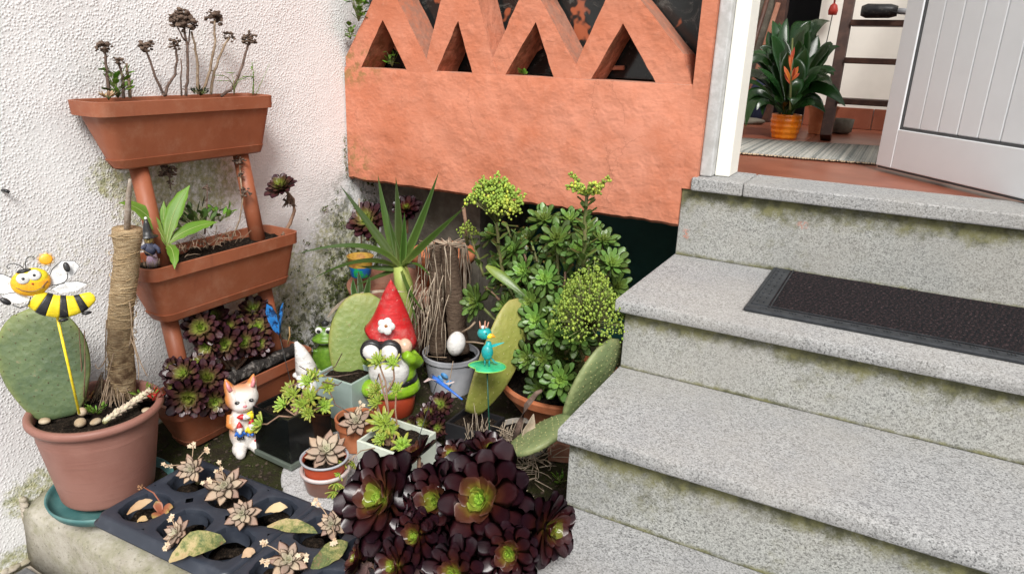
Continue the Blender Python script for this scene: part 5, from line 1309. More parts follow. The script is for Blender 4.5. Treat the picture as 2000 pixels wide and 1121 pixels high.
# frog with crown behind the green square pot
fr_l = Vector((0.1909, 1.3802, 0.1000)); fr_l = Vector((0.196, 1.400, 0.045))
fg = fig('frog_figurine', 'glossy green frog figurine with little crown behind the prickly pear', 'figurine', tuple(fr_l), yaw(fr_l) - 0.25, 0.9)
F(fg, 'frog_body', G_FROG, lambda m: (m.ball((0, 0, 0.075), (0.036, 0.030, 0.080), 20, 16), m.ball((0, -0.006, 0.165), (0.030, 0.026, 0.030), 20, 14), m.ball((0, -0.012, 0.158), (0.042, 0.030, 0.014), 22, 12), [m.ball((s * 0.016, -0.012, 0.188), (0.0145, 0.012, 0.0145), 14, 10) for s in (-1, 1)], [m.tube([(s * 0.03, -0.01, 0.12), (s * 0.044, -0.02, 0.08), (s * 0.03, -0.035, 0.05)], 0.010, 0.007, 10) for s in (-1, 1)], [m.ball((s * 0.032, -0.014, 0.02), (0.024, 0.032, 0.02), 14, 10) for s in (-1, 1)]), remesh=0.0035)
F(fg, 'mouth', G_BLACK, lambda m: m.tube([(-0.040, -0.022, 0.158), (-0.02, -0.037, 0.154), (0, -0.0425, 0.153), (0.02, -0.037, 0.154), (0.040, -0.022, 0.158)], 0.0011, 0.0011, 5))
for s in (-1, 1):
    e = F(fg, 'eye', G_WHITE, lambda m: m.ball((s * 0.016, -0.0195, 0.190), (0.0115, 0.0075, 0.0115), 14, 10)); F(e, 'pupil', G_BLACK, lambda m: m.ball((s * 0.0145, -0.0262, 0.190), (0.0062, 0.0022, 0.0062), 10, 8))
F(fg, 'crown', METAL, lambda m: (m.lathe([(0.009, 0.200), (0.011, 0.206), (0.009, 0.214), (0.003, 0.218)], 14), m.tube([(0, 0, 0.214), (0, 0, 0.224)], 0.0022, 0.001, 6), m.tube([(-0.008, 0, 0.208), (-0.022, -0.002, 0.216)], 0.0022, 0.0012, 6), m.tube([(0.008, 0, 0.208), (0.022, -0.002, 0.216)], 0.0022, 0.0012, 6)))

# white gnome with curved hat
wg_l = Vector((0.272, 1.235, 0.042))
wg = fig('white_gnome_figurine', 'plain white gnome figurine with long curved hat behind the sedum', 'figurine', tuple(wg_l))
F(wg, 'white_hat', G_WHITE, lambda m: m.tube([(0.008, 0, 0.118), (0.004, 0, 0.140), (-0.001, 0, 0.165), (-0.008, 0, 0.190), (-0.016, 0, 0.210)], 0, 0, 20, [0.030, 0.026, 0.0205, 0.013, 0.004]))
F(wg, 'hat_brim', G_WHITE, lambda m: [m.ball((0.008 + 0.026 * math.cos(k * .785), 0.026 * math.sin(k * .785), 0.116), (0.012, 0.012, 0.008), 10, 8) for k in range(8)])
F(wg, 'beard', G_WHITE, lambda m: (m.ball((0.006, -0.014, 0.085), (0.026, 0.022, 0.036), 16, 12), [m.tube([(x, -0.03, 0.105), (x * 1.2, -0.036, 0.085), (x * .8, -0.034, 0.064)], 0.004, 0.002, 6) for x in (-0.012, 0.002, 0.014)]))
F(wg, 'nose', G_WHITE, lambda m: m.ball((0.005, -0.034, 0.108), 0.008, 10, 8))
F(wg, 'body', G_WHITE, lambda m: m.lathe([(0.036, 0.0), (0.040, 0.01), (0.036, 0.05), (0.026, 0.085)], 20))

# butterfly stake
bf_b = Vector((0.3003, 1.1600, 0.1682)); bf = thing('butterfly_stake', 'blue butterfly ornament on thin wire in front of the bottom planter', 'ornament', tuple(bf_b))
top_ = Vector((0.2842, 1.1500, 0.3007)); stake([bf_b - Vector((0, 0, 0.08)), bf_b, top_], 0.0009, 'wire', METAL, bf)
def bwing(pts, nm):
    P = [Vector(p) for p in pts]; n = len(P); c = sum(P, Vector()) / n; nn = (P[1] - P[0]).cross(P[n // 2] - P[0]).normalized() * 0.0008
    m = MB(); m.rings([[p + nn for p in P], [p - nn for p in P]]); o = m.build('wing', G_BUTTER, bf, world=True, smooth=False)
    m = MB(); m.tube([p for p in P] + [P[0]], 0.0009, 0.0009, 5); 
    for p in P[1:-1]: m.tube([P[0], p], 0.0005, 0.0005, 4)
    m.build('wing_veins', METAL, o, world=False); o.children[0].location = -Vector(bf.location)
bwing(((0.2842, 1.1500, 0.3007), (0.2697, 1.1450, 0.3127), (0.2599, 1.1400, 0.3352), (0.2535, 1.1400, 0.3580), (0.2595, 1.1400, 0.3819), (0.2778, 1.1400, 0.3763), (0.2916, 1.1400, 0.3593), (0.2926, 1.1450, 0.3353)), 'a')
bwing(((0.2863, 1.1500, 0.3052), (0.2779, 1.1650, 0.3256), (0.2696, 1.1800, 0.3463), (0.2617, 1.1900, 0.3715), (0.2472, 1.1900, 0.3481), (0.2605, 1.1700, 0.3256)), 'b')
F(bf, 'butterfly_body', METAL, lambda m: m.tube([Vector((0.2850, 1.1500, 0.2913)), Vector((0.2837, 1.1490, 0.3213)), Vector((0.2819, 1.1480, 0.3454))], 0, 0, 7, [0.001, 0.0022, 0.001]), world=True)

# dragonfly stake
df_b = Vector((0.7480, 1.0600, 0.1479)); df = thing('dragonfly_stake', 'blue dragonfly ornament on thin wire below the grey pot', 'ornament', tuple(df_b))
A = Vector((0.7147, 1.1900, 0.2841)); Bz = Vector((0.8055, 1.1700, 0.2618)); stake([df_b, Vector((0.7245, 1.1900, 0.2714))], 0.0009, 'wire', METAL, df)
F(df, 'tail', G_BLUE, lambda m: m.tube([A, A.lerp(Bz, .12), A.lerp(Bz, .3), A.lerp(Bz, .6), Bz], 0, 0, 8, [0.0045, 0.0062, 0.0048, 0.0030, 0.0020]), world=True)
F(df, 'head', G_NAVY, lambda m: m.ball(A - (Bz - A).normalized() * 0.004, (0.005, 0.005, 0.005), 10, 8), world=True)
for s in (-1, 1):
    F(df, 'wing', CLEARPL, lambda m: m.blade([A.lerp(Bz, .18), A.lerp(Bz, .2) + Vector((-0.01, -0.02, 0.012)) * s, A.lerp(Bz, .22) + Vector((-0.016, -0.036, 0.010)) * s], [0.002, 0.006, 0.002], (0, 0, 1), 0.0006), world=True)

# crowned bird on a leaf stake
bi = Vector((0.8497, 1.2200, 0.1333)); bz_ = thing('bird_stake', 'turquoise crowned bird ornament standing on a green leaf stake', 'ornament', tuple(bi))
top_ = Vector((0.8190, 1.2500, 0.3123)); stake([bi, top_], 0.0016, 'stake', simple('green_stake', (0.01, 0.07, 0.045), 0.4), bz_)
bl_ = thing('tmp', 'x', 'x'); bpy.data.objects.remove(bl_)
yb2 = yaw(top_); BM2 = Matrix.Translation(top_ - bi) @ Matrix.Rotation(yb2, 4, 'Z'); k_ = 0.00122
def B2(fn):
    def g(m): fn(m); m.v = [BM2 @ (p * k_) for p in m.v]
    return g
F(bz_, 'leaf_disc', G_JADE, B2(lambda m: m.rings([[Vector((r_ * 35 * math.cos(a) * (1 - 0.35 * max(0, math.cos(a - 3.6)) ** 14), r_ * 26 * math.sin(a), z)) for a in [2 * math.pi * j / 40 for j in range(40)]] for r_, z in ((0.9, -1.6), (1.0, 0), (0.92, 1.2))])), smooth=True)
F(bz_, 'leaf_rim', simple('lime_rim', (0.28, 0.60, 0.10), 0.4), B2(lambda m: m.tube([Vector((35.4 * math.cos(a) * (1 - 0.35 * max(0, math.cos(a - 3.6)) ** 14), 26.4 * math.sin(a), 0.2)) for a in [2 * math.pi * j / 40 for j in range(41)]], 0.9, 0.9, 5)))
bb_ = F(bz_, 'bird_body', G_TEAL, B2(lambda m: (m.ball((0, -2, 30), (11, 10, 15), 18, 14), m.ball((2, 2, 44), (6, 6, 7), 12, 8), m.tube([(2, 0, 40), (-3, 0, 52)], 1.2, 1.2, 6))), remesh=0.0016)
hd = F(bz_, 'bird_head', G_TEAL, B2(lambda m: m.ball((-6, 0, 66), (13, 11, 11.5), 18, 14)))
F(hd, 'beak', G_ORANGE, B2(lambda m: m.tube([(2, -5, 64), (9, -7, 64), (14, -8, 62)], 0, 0, 8, [4.5, 3.4, 0.5])))
F(hd, 'cheek', G_YELLOW, B2(lambda m: m.ball((3, -6, 63), (6, 5, 5.5), 12, 8)))
F(hd, 'crown', simple('crown_copper', (0.55, 0.27, 0.18), 0.4), B2(lambda m: [m.tube([(-8 + 6 * math.cos(k * 1.26), 4 * math.sin(k * 1.26), 75), (-8 + 9 * math.cos(k * 1.26), 6 * math.sin(k * 1.26), 88)], 2, 0.8, 6) for k in range(5)]))
F(hd, 'crown_fill', G_WHITE, B2(lambda m: m.ball((-8, 0, 77), (6, 4, 4), 10, 6)))
F(hd, 'eye', G_BLACK, B2(lambda m: m.ball((-3, -9.5, 69), 1.6, 8, 6)))
F(bz_, 'wing', G_TEAL, B2(lambda m: m.blade([(5, 0, 40), (16, -2, 45), (30, -3, 50)], [4, 3.6, 0.6], (0, -0.4, 1), 1.2)))
for x in (-4, 4): F(bz_, 'leg', G_TEAL, B2(lambda m: m.tube([(x, 0, 17), (x, 0, 1)], 1.6, 1.6, 6)))
F(bz_, 'tail', G_TEAL, B2(lambda m: m.blade([(4, 4, 20), (14, 2, 9), (20, 0, 8)], [3, 3.5, 1.5], (0, 0, 1), 1.2)))

# white egg on a twig in the grey pot
eg = Vector((0.5953, 1.4700, 0.2379)); e_o = thing('egg_ornament', 'white egg ornament stuck on a twig in the grey pot', 'ornament', tuple(eg - Vector((0, 0, 0.034))))
F(e_o, 'egg_shell', G_WHITE, lambda m: m.ball(eg - Vector(e_o.location), (0.025, 0.025, 0.035), 20, 14, rotm('Y', 12)))
F(e_o, 'twig', TWIG, lambda m: (m.tube([(0.5860, 1.4700, 0.1847), (0.5946, 1.4400, 0.1381), (0.5920, 1.4200, 0.0617)], 0.0012, 0.001, 5), m.tube([(0.6116, 1.4800, 0.2427), (0.6436, 1.4800, 0.2501), (0.6810, 1.4700, 0.2580)], 0.003, 0.002, 6), m.tube([(0.6031, 1.4800, 0.2674), (0.6317, 1.4800, 0.2884), (0.6411, 1.4900, 0.3046)], 0.003, 0.0035, 6), m.tube([(0.5644, 1.4700, 0.1900), (0.5274, 1.4700, 0.1825), (0.4860, 1.4800, 0.1717)], 0.0016, 0.0012, 5)), world=True)

# ------------------------------------------------------------------ pots, trays and their plants
def ghost(parent, p, r, ax=(0.25, -0.35, 0.9), seed=0, flower=(), droop=0, stem_to=None, keep=1.0):
    p = Vector(p)
    rosette('ghost', parent, p, ax, r, seed=seed, droop=droop, keep=keep)
    if stem_to is not None:
        m = MB(); m.tube(curve3(stem_to, (Vector(stem_to) + p) / 2, p - Vector(ax).normalized() * r * 0.1, 5), 0.004, 0.0035, 7); m.build('stem', simple('ghost_stem_%d' % len(MATS), (0.33, 0.30, 0.14), 0.7), parent, world=True)
    for tips in flower:
        q = Vector(tips); m = MB(); md = (p + q) / 2 + Vector((0, 0, 0.012)); pth = curve3(p, md, q, 7); m.tube(pth, 0.0012, 0.0009, 5)
        heads = [q] + [q + Vector((U(-.012, .012), U(-.012, .012), U(-.004, .010))) for _ in range(2)]
        for h in heads[1:]: m.tube([pth[-2], h], 0.0008, 0.0006, 4)
        m.build('flower_stalk', simple('pale_stalk_%d' % len(MATS), (0.42, 0.30, 0.20), 0.8), parent, world=True)
        for h in heads:
            m = MB()
            dirv = (VIEW - h).normalized() + Vector((U(-.5, .5), U(-.5, .5), U(-.3, .5)))
            Mq = Matrix.Translation(h) @ axisq(dirv, U(0, 3)).to_matrix().to_4x4()
            for k in range(5):
                a = k * 1.2566; m.blade([Mq @ Vector((0, 0, 0)), Mq @ Vector((0.003 * math.cos(a), 0.003 * math.sin(a), 0.0015)), Mq @ Vector((0.0056 * math.cos(a), 0.0056 * math.sin(a), 0.001))], [0.0012, 0.0019, 0.0002], Mq.to_3x3() @ Vector((0, 0, 1)), 0.0006, nv=1)
            m.ball(h, 0.0014, 6, 5); m.build('flower', CREAM, parent, world=True)
def loose(name, label, a, b, w, mat, nrm=(0, 0, 1), shape='lance', bow=0.010, cat='leaf', th=0.003, group=None, c=(0.0, 1.0), fold=0.15):
    o = thing(name, label, cat, a, 0, group); A = Vector(a); B_ = Vector(b); pts = curve3(A, (A + B_) / 2 + Vector((0, 0, bow)), B_, 10); m = MB()
    m.blade([p + Vector((U(-1, 1), U(-1, 1), U(-1, 1))) * w * 0.07 for p in pts], [max(0.0004, w * wprof(shape, 0.03 + 0.96 * i / 9) * U(0.86, 1.08)) for i in range(10)], nrm, th, fold, [c[0] + (c[1] - c[0]) * i / 9 for i in range(10)], 2)
    m.build('leaf_blade', mat, o, world=True); return o

# ---- seed trays
def tray(label, x0, y0, rot=0.0, zt=0.093):
    o = thing('nursery_tray', label, 'plant tray', (x0, y0, 0.035), rot, 'black nursery trays')
    nxc, nyc, P = 3, 2, 0.112; N = 32; r = 0.0455; top = zt - 0.035; m = MB()
    for i in range(nxc):
        for j in range(nyc):
            cx, cy = (i + 0.5) * P, (j + 0.5) * P
            sq = []; ci = []
            for k in range(N):
                a = 2 * math.pi * (k + 0.5) / N; c, s = math.cos(a), math.sin(a); t = (P / 2 + 0.0) / max(abs(c), abs(s)); sq.append(Vector((cx + t * c, cy + t * s, top)))
                ci.append(a)
            rg = [sq]
            for rr, z in ((r + 0.004, top + 0.0004), (r + 0.001, top - 0.001), (r, top - 0.004), (r - 0.003, top - 0.030), (r - 0.006, top - 0.056), (r - 0.010, top - 0.058)):
                ring = []
                for a in ci:
                    q = 1.0
                    for a0 in (0.79, 2.36, 3.93, 5.5): # small finger notches where cells neighbour
                        d = abs((a - a0 + math.pi) % (2 * math.pi) - math.pi)
                        q += 0.14 * math.exp(-(d / 0.16) ** 2)
                    ring.append(Vector((cx + rr * q * math.cos(a), cy + rr * q * math.sin(a), z)))
                rg.append(ring)
            m.rings(rg, False, True)
    W, D = nxc * P, nyc * P; e = 0.010
    def rr_(d, z, rad=0.016): return [Vector((p.x, p.y, z)) for p in rrect(-d, W + d, -d, D + d, z, rad, 5)]
    body = m.build('tray_body', TRAY, o, autos=True)
    m = MB(); m.rings([rr_(-0.006, top - 0.0006, 0.010), rr_(0.004, top - 0.0006), rr_(0.007, top - 0.003), rr_(0.012, top - 0.017), rr_(0.016, top - 0.018), rr_(0.016, top - 0.021), rr_(0.010, top - 0.021), rr_(0.002, top - 0.004, 0.010)], False, False); m.build('tray_edge', TRAY, o)
    for i in range(nxc):
        for j in range(nyc):
            m = MB(); m.lathe([(0.028, -0.002), (0.035, 0.0), (0.041, top - 0.006)], 20, ((i + 0.5) * P, (j + 0.5) * P, 0.0), cap1=False); m.build('cell_cup', TRAY, o)
            q = soil_disc(o, 0.0415, top - 0.031, ((i + 0.5) * P, (j + 0.5) * P), amp=0.012)
    return o
t1 = tray('black nursery tray with six round cells, left of the pair', 0.292, 0.660, 0.03)
t2 = tray('black nursery tray mostly under the purple rosettes, right of the pair', 0.648, 0.668, 0.05)
GP = 'ghost plants in the nursery trays'
def gp(label, base, p, r, **k):
    o = thing('ghost_plant', label, 'succulent', base, 0, GP); ghost(o, p, r, stem_to=base, **k); return o
gp('pale ghost plant in the back left tray cell, three flower stalks', (0.3452, 0.8394, 0.0750), (0.3588, 0.8187, 0.1280), 0.033, ax=(0.3, -0.75, 0.6), seed=1, flower=((0.3008, 0.8111, 0.1200), (0.3265, 0.8512, 0.1550), (0.3613, 0.8583, 0.1550)))
gp('largest ghost plant rosette, in the back middle tray cell', (0.4419, 0.8340, 0.0750), (0.4573, 0.8196, 0.1200), 0.043, ax=(0.4, -0.5, 0.75), seed=2, flower=((0.4425, 0.7967, 0.1400), (0.4374, 0.8296, 0.1500)))
gp('greyish ghost plant in the centre of the left tray', (0.5329, 0.8002, 0.0750), (0.5550, 0.7776, 0.1180), 0.035, ax=(0.35, -0.6, 0.75), seed=3)
gp('ghost plant at the front left of the tray beside a long dry leaf', (0.4765, 0.6937, 0.0750), (0.4923, 0.6789, 0.1120), 0.030, ax=(-0.1, -0.7, 0.7), seed=4, flower=((0.4690, 0.6879, 0.1300), (0.5124, 0.6400, 0.1150)))
gp('ghost plant left of the purple rosettes with spiky upright leaves', (0.7107, 0.8621, 0.0750), (0.7200, 0.8444, 0.1150), 0.032, ax=(0.2, -0.6, 0.8), seed=5, flower=((0.6803, 0.8526, 0.1400), (0.7667, 0.8029, 0.1200)))
gp('ghost plant rosette at the bottom edge, facing straight up', (0.7123, 0.7437, 0.0800), (0.7271, 0.7274, 0.1180), 0.036, ax=(0.4, -0.45, 0.85), seed=6, flower=((0.6790, 0.7170, 0.1400), (0.6954, 0.6969, 0.1250), (0.7555, 0.7415, 0.1300)))
o = thing('red_succulent', 'reddish small-leaved succulent with arching stem in the tray corner cell', 'succulent', (0.3751, 0.7280, 0.0780))
m = MB(); m.tube([(0.3828, 0.7263, 0.0820), (0.3756, 0.7318, 0.1000), (0.3614, 0.7273, 0.1250), (0.3377, 0.7246, 0.1300)], 0.0018, 0.0012, 6); m.build('stem', REDLEAF, o, world=True)
for a, b, w in (((0.3761, 0.7271, 0.0850), (0.3692, 0.7252, 0.1100), 0.009), ((0.3795, 0.7292, 0.0850), (0.4015, 0.7378, 0.1000), 0.010), ((0.3804, 0.7239, 0.0850), (0.3863, 0.7024, 0.0900), 0.009), ((0.3853, 0.7249, 0.0850), (0.4026, 0.7272, 0.0950), 0.007), ((0.3761, 0.7245, 0.0830), (0.4105, 0.7203, 0.0880), 0.006)):
    m = MB(); m.blade(curve3(a, (Vector(a) + Vector(b)) / 2 + Vector((0, 0, .006)), b, 7), [w * wprof('ovate', .05 + .94 * i / 6) for i in range(7)], (0.2, -0.5, 0.8), 0.004, 0.2); m.build('leaf', REDLEAF, o, world=True)
m = MB(); dryhead(m, (0.3326, 0.7215, 0.1300), 0.007, 14); m.build('flower_buds', TANLEAF, o, world=True)
loose('fallen_leaf', 'tan pointed leaf lying in the left corner tray cell', (0.3355, 0.6834, 0.0920), (0.3535, 0.7279, 0.1050), 0.0105, TANLEAF, (0.3, -0.4, 0.8))
loose('fallen_leaf', 'smooth pinkish leaf lying in the back right cell of the left tray', (0.5658, 0.8220, 0.0980), (0.5933, 0.8551, 0.1000), 0.012, TANLEAF, (0.3, -0.4, 0.8), c=(.6, 1.1))
loose('fallen_leaf', 'long curled yellow and green leaf across the tray gap', (0.6060, 0.7911, 0.1000), (0.6996, 0.8264, 0.1000), 0.016, DRYLEAF, (0.2, -0.4, 0.9), bow=0.018)
loose('fallen_leaf', 'longest twisted dry leaf, half green, at the front tray edge', (0.5218, 0.6397, 0.0880), (0.5806, 0.7157, 0.1050), 0.025, DRYLEAF, (0.2, -0.6, 0.7), bow=0.035, fold=0.45)
loose('fallen_leaf', 'green leaf with tan margin leaning beside the purple rosettes', (0.7547, 0.7492, 0.0900), (0.7758, 0.8265, 0.1100), 0.022, DRYLEAF, (0.2, -0.5, 0.8), bow=0.012, c=(0.9, 0.5))
loose('fallen_leaf', 'small pale pink leaf at the front middle cell', (0.6258, 0.7113, 0.0930), (0.6399, 0.7287, 0.0980), 0.011, TANLEAF, (0.2, -0.4, 0.8), c=(.7, 1.1))
loose('fallen_leaf', 'tiny rounded brown leaf on the left tray edge', (0.3791, 0.6756, 0.0960), (0.3921, 0.6893, 0.0970), 0.007, TANLEAF, (0.2, -0.4, 0.8), c=(.2, .5))

# ---- square pots
def sqpot(name, label, x0, y0, w, d, h, mat, z0=0.050, rot=0.0, wall=0.006, base=None, basemat=None):
    o = thing(name, label, 'flower pot', (x0, y0, z0), rot); m = MB()
    def q(e, z): return [Vector((e, e, z)), Vector((w - e, e, z)), Vector((w - e, d - e, z)), Vector((e, d - e, z))]
    m.rings([q(0.002, 0), q(0, 0.002), q(0, h - 0.001), q(0.001, h), q(wall, h), q(wall + 0.001, h - 0.03)]); m.build('pot_body', mat, o, smooth=False, bevel=0.0012)
    nx = 8; vs = []; fs = []; m = MB()
    for j in range(nx + 1):
        for i in range(nx + 1):
            x = lerp(wall, w - wall, i / nx); y = lerp(wall, d - wall, j / nx); vs.append((x, y, h - 0.014 + 0.008 * nz(x + x0, y + y0, 40)))
    for j in range(nx):
        for i in range(nx): a = j * (nx + 1) + i; fs.append((a, a + 1, a + nx + 2, a + nx + 1))
    m.add(vs, fs); m.build('soil', SOIL, o)
    if base:
        m = MB(); m.b2((-0.004, -0.004, -0.014), (w + 0.004, d + 0.004, -0.0006)); m.build('foot', basemat or mat, o, smooth=False, bevel=0.002)
    return o
disc = thing('granite_disc', 'round speckled granite slab lying on the ground under the small pots', 'stone slab', (0.592, 1.105, 0.036))
m = MB(); m.lathe([(0.0, 0), (0.192, 0), (0.195, 0.003), (0.195, 0.017), (0.192, 0.020), (0.0, 0.020)], 64, cap0=False, cap1=False); m.build('disc_body', GRANITE_P, disc, autos=True)
sqpot('square_pot', 'black glossy square glass pot with trailing sedum', 0.338, 1.005, 0.118, 0.128, 0.113, BLACKGLASS, 0.074, -0.06, base=True, basemat=simple('smoky_glass_foot', (0.10, 0.12, 0.10), 0.3, rvar=.2))
sqpot('square_pot', 'pale green square glass pot holding the fresh green prickly pear', 0.302, 1.245, 0.122, 0.115, 0.118, PALEGLASS, 0.046)
sqpot('square_pot', 'pale celadon square pot at the left of the purple rosettes', 0.588, 1.072, 0.130, 0.125, 0.082, PALEPOT, 0.060)
sqpot('square_pot', 'low black square pot behind the crowned bird stake', 0.700, 1.262, 0.11, 0.10, 0.085, simple('black_plastic', (0.012, 0.012, 0.014), 0.5), 0.046)

def sedum_branch(o, pts, r, tip_ax=(0, -0.3, 1), tipr=0.018, seed=0, mat=BROWNSTEM):
    m = MB(); P = [Vector(p) for p in pts]; m.tube(P, r, r * 0.75, 6); m.build('stem', mat, o, world=True)
    rosette('sedum', o, P[-1], tip_ax, tipr, name='leaf_tuft', seed=seed)
s1 = thing('trailing_sedum', 'yellow-green sedum trailing from the black square pot', 'succulent', (0.4306, 1.0428, 0.1800))
for k, (pts, ax, r) in enumerate(((((0.4457, 1.0325, 0.1800), (0.4320, 1.0431, 0.2000), (0.4142, 1.0574, 0.2150)), (0.1, -.6, .6), 0.026), (((0.4457, 1.0325, 0.1800), (0.4212, 1.0294, 0.1900), (0.4025, 1.0355, 0.1950)), (-.3, -.6, .6), 0.024), (((0.4480, 1.0255, 0.1800), (0.4279, 0.9996, 0.1900), (0.4128, 0.9781, 0.1750), (0.3853, 0.9817, 0.1650)), (-.6, -.6, .3), 0.026), (((0.4442, 1.0372, 0.1800), (0.4515, 1.0555, 0.2000), (0.4485, 1.0756, 0.2100)), (.3, -.6, .7), 0.028), (((0.4491, 1.0402, 0.1800), (0.4679, 1.0700, 0.1850), (0.4641, 1.1023, 0.1800)), (.6, -.5, .5), 0.024), (((0.4457, 1.0325, 0.1800), (0.4014, 1.0603, 0.2300), (0.4167, 1.1225, 0.2350)), (.3, -.6, .7), 0.024), (((0.4457, 1.0325, 0.1800), (0.4391, 1.0617, 0.2200), (0.4241, 1.0946, 0.2350)), (-.1, -.6, .7), 0.024), (((0.4442, 1.0372, 0.1800), (0.4529, 1.0617, 0.1950), (0.4466, 1.0524, 0.2000)), (.2, -.8, .4), 0.026), (((0.4442, 1.0372, 0.1800), (0.4325, 1.1531, 0.2200), (0.4537, 1.1297, 0.2150)), (.6, -.4, .5), 0.022), (((0.4442, 1.0372, 0.1800), (0.3857, 1.0586, 0.2000), (0.3883, 1.0719, 0.2150)), (-.3, -.5, .8), 0.022), (((0.4442, 1.0372, 0.1800), (0.4522, 1.0490, 0.1900), (0.4678, 1.0505, 0.1860)), (.4, -.8, .3), 0.020))):
    sedum_branch(s1, pts, 0.0022, ax, r, k)
m = MB()
for pts in (((0.4241, 1.0946, 0.2350), (0.4328, 1.1541, 0.2400), (0.4283, 1.1859, 0.2400), (0.4054, 1.2362, 0.2500)), ((0.4167, 1.1225, 0.2350), (0.4506, 1.1692, 0.2250), (0.4715, 1.2192, 0.2200)), ((0.4537, 1.1297, 0.2150), (0.4836, 1.1207, 0.1800), (0.5207, 1.1396, 0.1550)), ((0.4142, 1.0882, 0.2350), (0.4020, 1.1216, 0.2450), (0.3643, 1.1315, 0.2450)), ((0.4465, 1.1212, 0.2300), (0.4754, 1.1412, 0.2200), (0.4776, 1.1533, 0.2250))):
    m.tube(pts, 0.0018, 0.0012, 5)
m.build('bare_runners', TWIG_D, s1, world=True)
s2 = thing('tall_sedum', 'branching sedum with bare stems in the pale celadon pot', 'succulent', (0.6464, 1.1177, 0.1300))
for k, (pts, ax, r) in enumerate(((((0.6505, 1.1125, 0.1300), (0.6267, 1.1377, 0.2000), (0.6026, 1.1608, 0.2550), (0.5588, 1.1886, 0.2850)), (0, -.6, .8), 0.026), (((0.6137, 1.1535, 0.2350), (0.6111, 1.1821, 0.2550), (0.5940, 1.2012, 0.2850)), (.1, -.6, .8), 0.024), (((0.6513, 1.1078, 0.1300), (0.6023, 1.1302, 0.1700), (0.5647, 1.1730, 0.2200)), (-.2, -.6, .8), 0.024), (((0.6513, 1.1078, 0.1300), (0.6016, 1.1440, 0.1700), (0.5807, 1.1525, 0.2000)), (-.3, -.7, .6), 0.026), (((0.6561, 1.1108, 0.1300), (0.6504, 1.1398, 0.1600), (0.6404, 1.1463, 0.2000), (0.6162, 1.1824, 0.2300)), (.3, -.5, .8), 0.020), (((0.6513, 1.1078, 0.1300), (0.6295, 1.0997, 0.1600), (0.6252, 1.1202, 0.1750)), (0, -.7, .7), 0.036), (((0.6561, 1.1108, 0.1300), (0.6567, 1.1238, 0.1500), (0.6390, 1.1245, 0.1600)), (.3, -.6, .6), 0.030), (((0.6561, 1.1108, 0.1300), (0.6743, 1.1155, 0.1400), (0.6883, 1.1066, 0.1450)), (.5, -.6, .5), 0.026), (((0.6513, 1.1078, 0.1300), (0.6405, 1.0943, 0.1400), (0.6416, 1.0933, 0.1500)), (-.3, -.7, .5), 0.026), (((0.6267, 1.1377, 0.2000), (0.5575, 1.1927, 0.2500), (0.5681, 1.1595, 0.2200)), (-.4, -.6, .6), 0.018))):
    sedum_branch(s2, pts, 0.0026, ax, r, 40 + k)

# ---- round small pots
def rpot(name, label, c, r, h, mat, z0, rim=0.010, seg=44, taper=0.72, cat='flower pot', soil=0.012):
    o = thing(name, label, cat, (c[0], c[1], z0)); m = MB()
    rb = r * taper; m.lathe([(0, 0), (rb - 0.002, 0), (rb, 0.002), (lerp(rb, r - 0.004, (h - rim) / h), h - rim), (r - 0.001, h - rim), (r, h - 0.001), (r - 0.001, h), (r - 0.005, h), (r - 0.007, h - 0.02), (rb, 0.01)], seg, cap0=False); m.build('pot_body', mat, o, autos=True)
    soil_disc(o, r - 0.0065, h - soil); return o
tp = rpot('small_pot', 'small terracotta clay pot with a pale ghost plant', (0.5115, 1.1565, 0.1000)[:2], 0.049, 0.082, TERRA, 0.058, 0.022)
g_ = thing('ghost_plant', 'pale pinkish ghost plant in the small terracotta clay pot', 'succulent', (0.5404, 1.1244, 0.1300), 0, 'ghost plants in small pots'); ghost(g_, (0.5410, 1.1283, 0.1500), 0.040, (0.25, -0.55, 0.8), 11, flower=((0.5422, 1.1429, 0.1800),), stem_to=(0.5404, 1.1244, 0.1300))
cup = thing('plastic_cup_pot', 'red plastic pot nested in a clear plastic cup on the granite slab', 'flower pot', (0.566, 0.992, 0.057))
m = MB(); m.lathe([(0, 0.004), (0.036, 0.004), (0.038, 0.006), (0.0475, 0.075), (0.046, 0.0755), (0.036, 0.012)], 44, cap0=False); m.build('red_pot', RED_POT, cup, autos=True)
m = MB(); m.lathe([(0.0475, 0.0735), (0.0515, 0.0745), (0.0525, 0.078), (0.0505, 0.0795), (0.0475, 0.0785), (0.0462, 0.066)], 44, cap0=False, cap1=False); m.build('white_rim', GREYPOT, cup)
m = MB(); m.lathe([(0.0430, 0.042), (0.0530, 0.043), (0.0540, 0.047), (0.0535, 0.051), (0.050, 0.0515), (0.0465, 0.049)], 44, cap0=False, cap1=False); m.build('clear_cup_rim', CLEARPL, cup)
m = MB(); m.lathe([(0, 0), (0.040, 0), (0.042, 0.003), (0.050, 0.043)], 44, cap1=False); m.build('clear_cup', simple('tinted_cup', (0.24, 0.085, 0.05), 0.3, (0.16, 0.08, 0.06), 15), cup)
soil_disc(cup, 0.0455, 0.064)
g_ = thing('ghost_plant', 'brownish ghost plant leaning in the clear plastic cup pot', 'succulent', (0.5601, 1.0075, 0.1200), 0, 'ghost plants in small pots'); ghost(g_, (0.5611, 1.0031, 0.1420), 0.047, (0.35, -0.35, 0.9), 12, stem_to=(0.5601, 1.0075, 0.1200), droop=14)
s3 = thing('drooping_sedum', 'drying sedum strand drooping over the clear plastic cup pot', 'succulent', (0.6005, 1.0449, 0.1200))
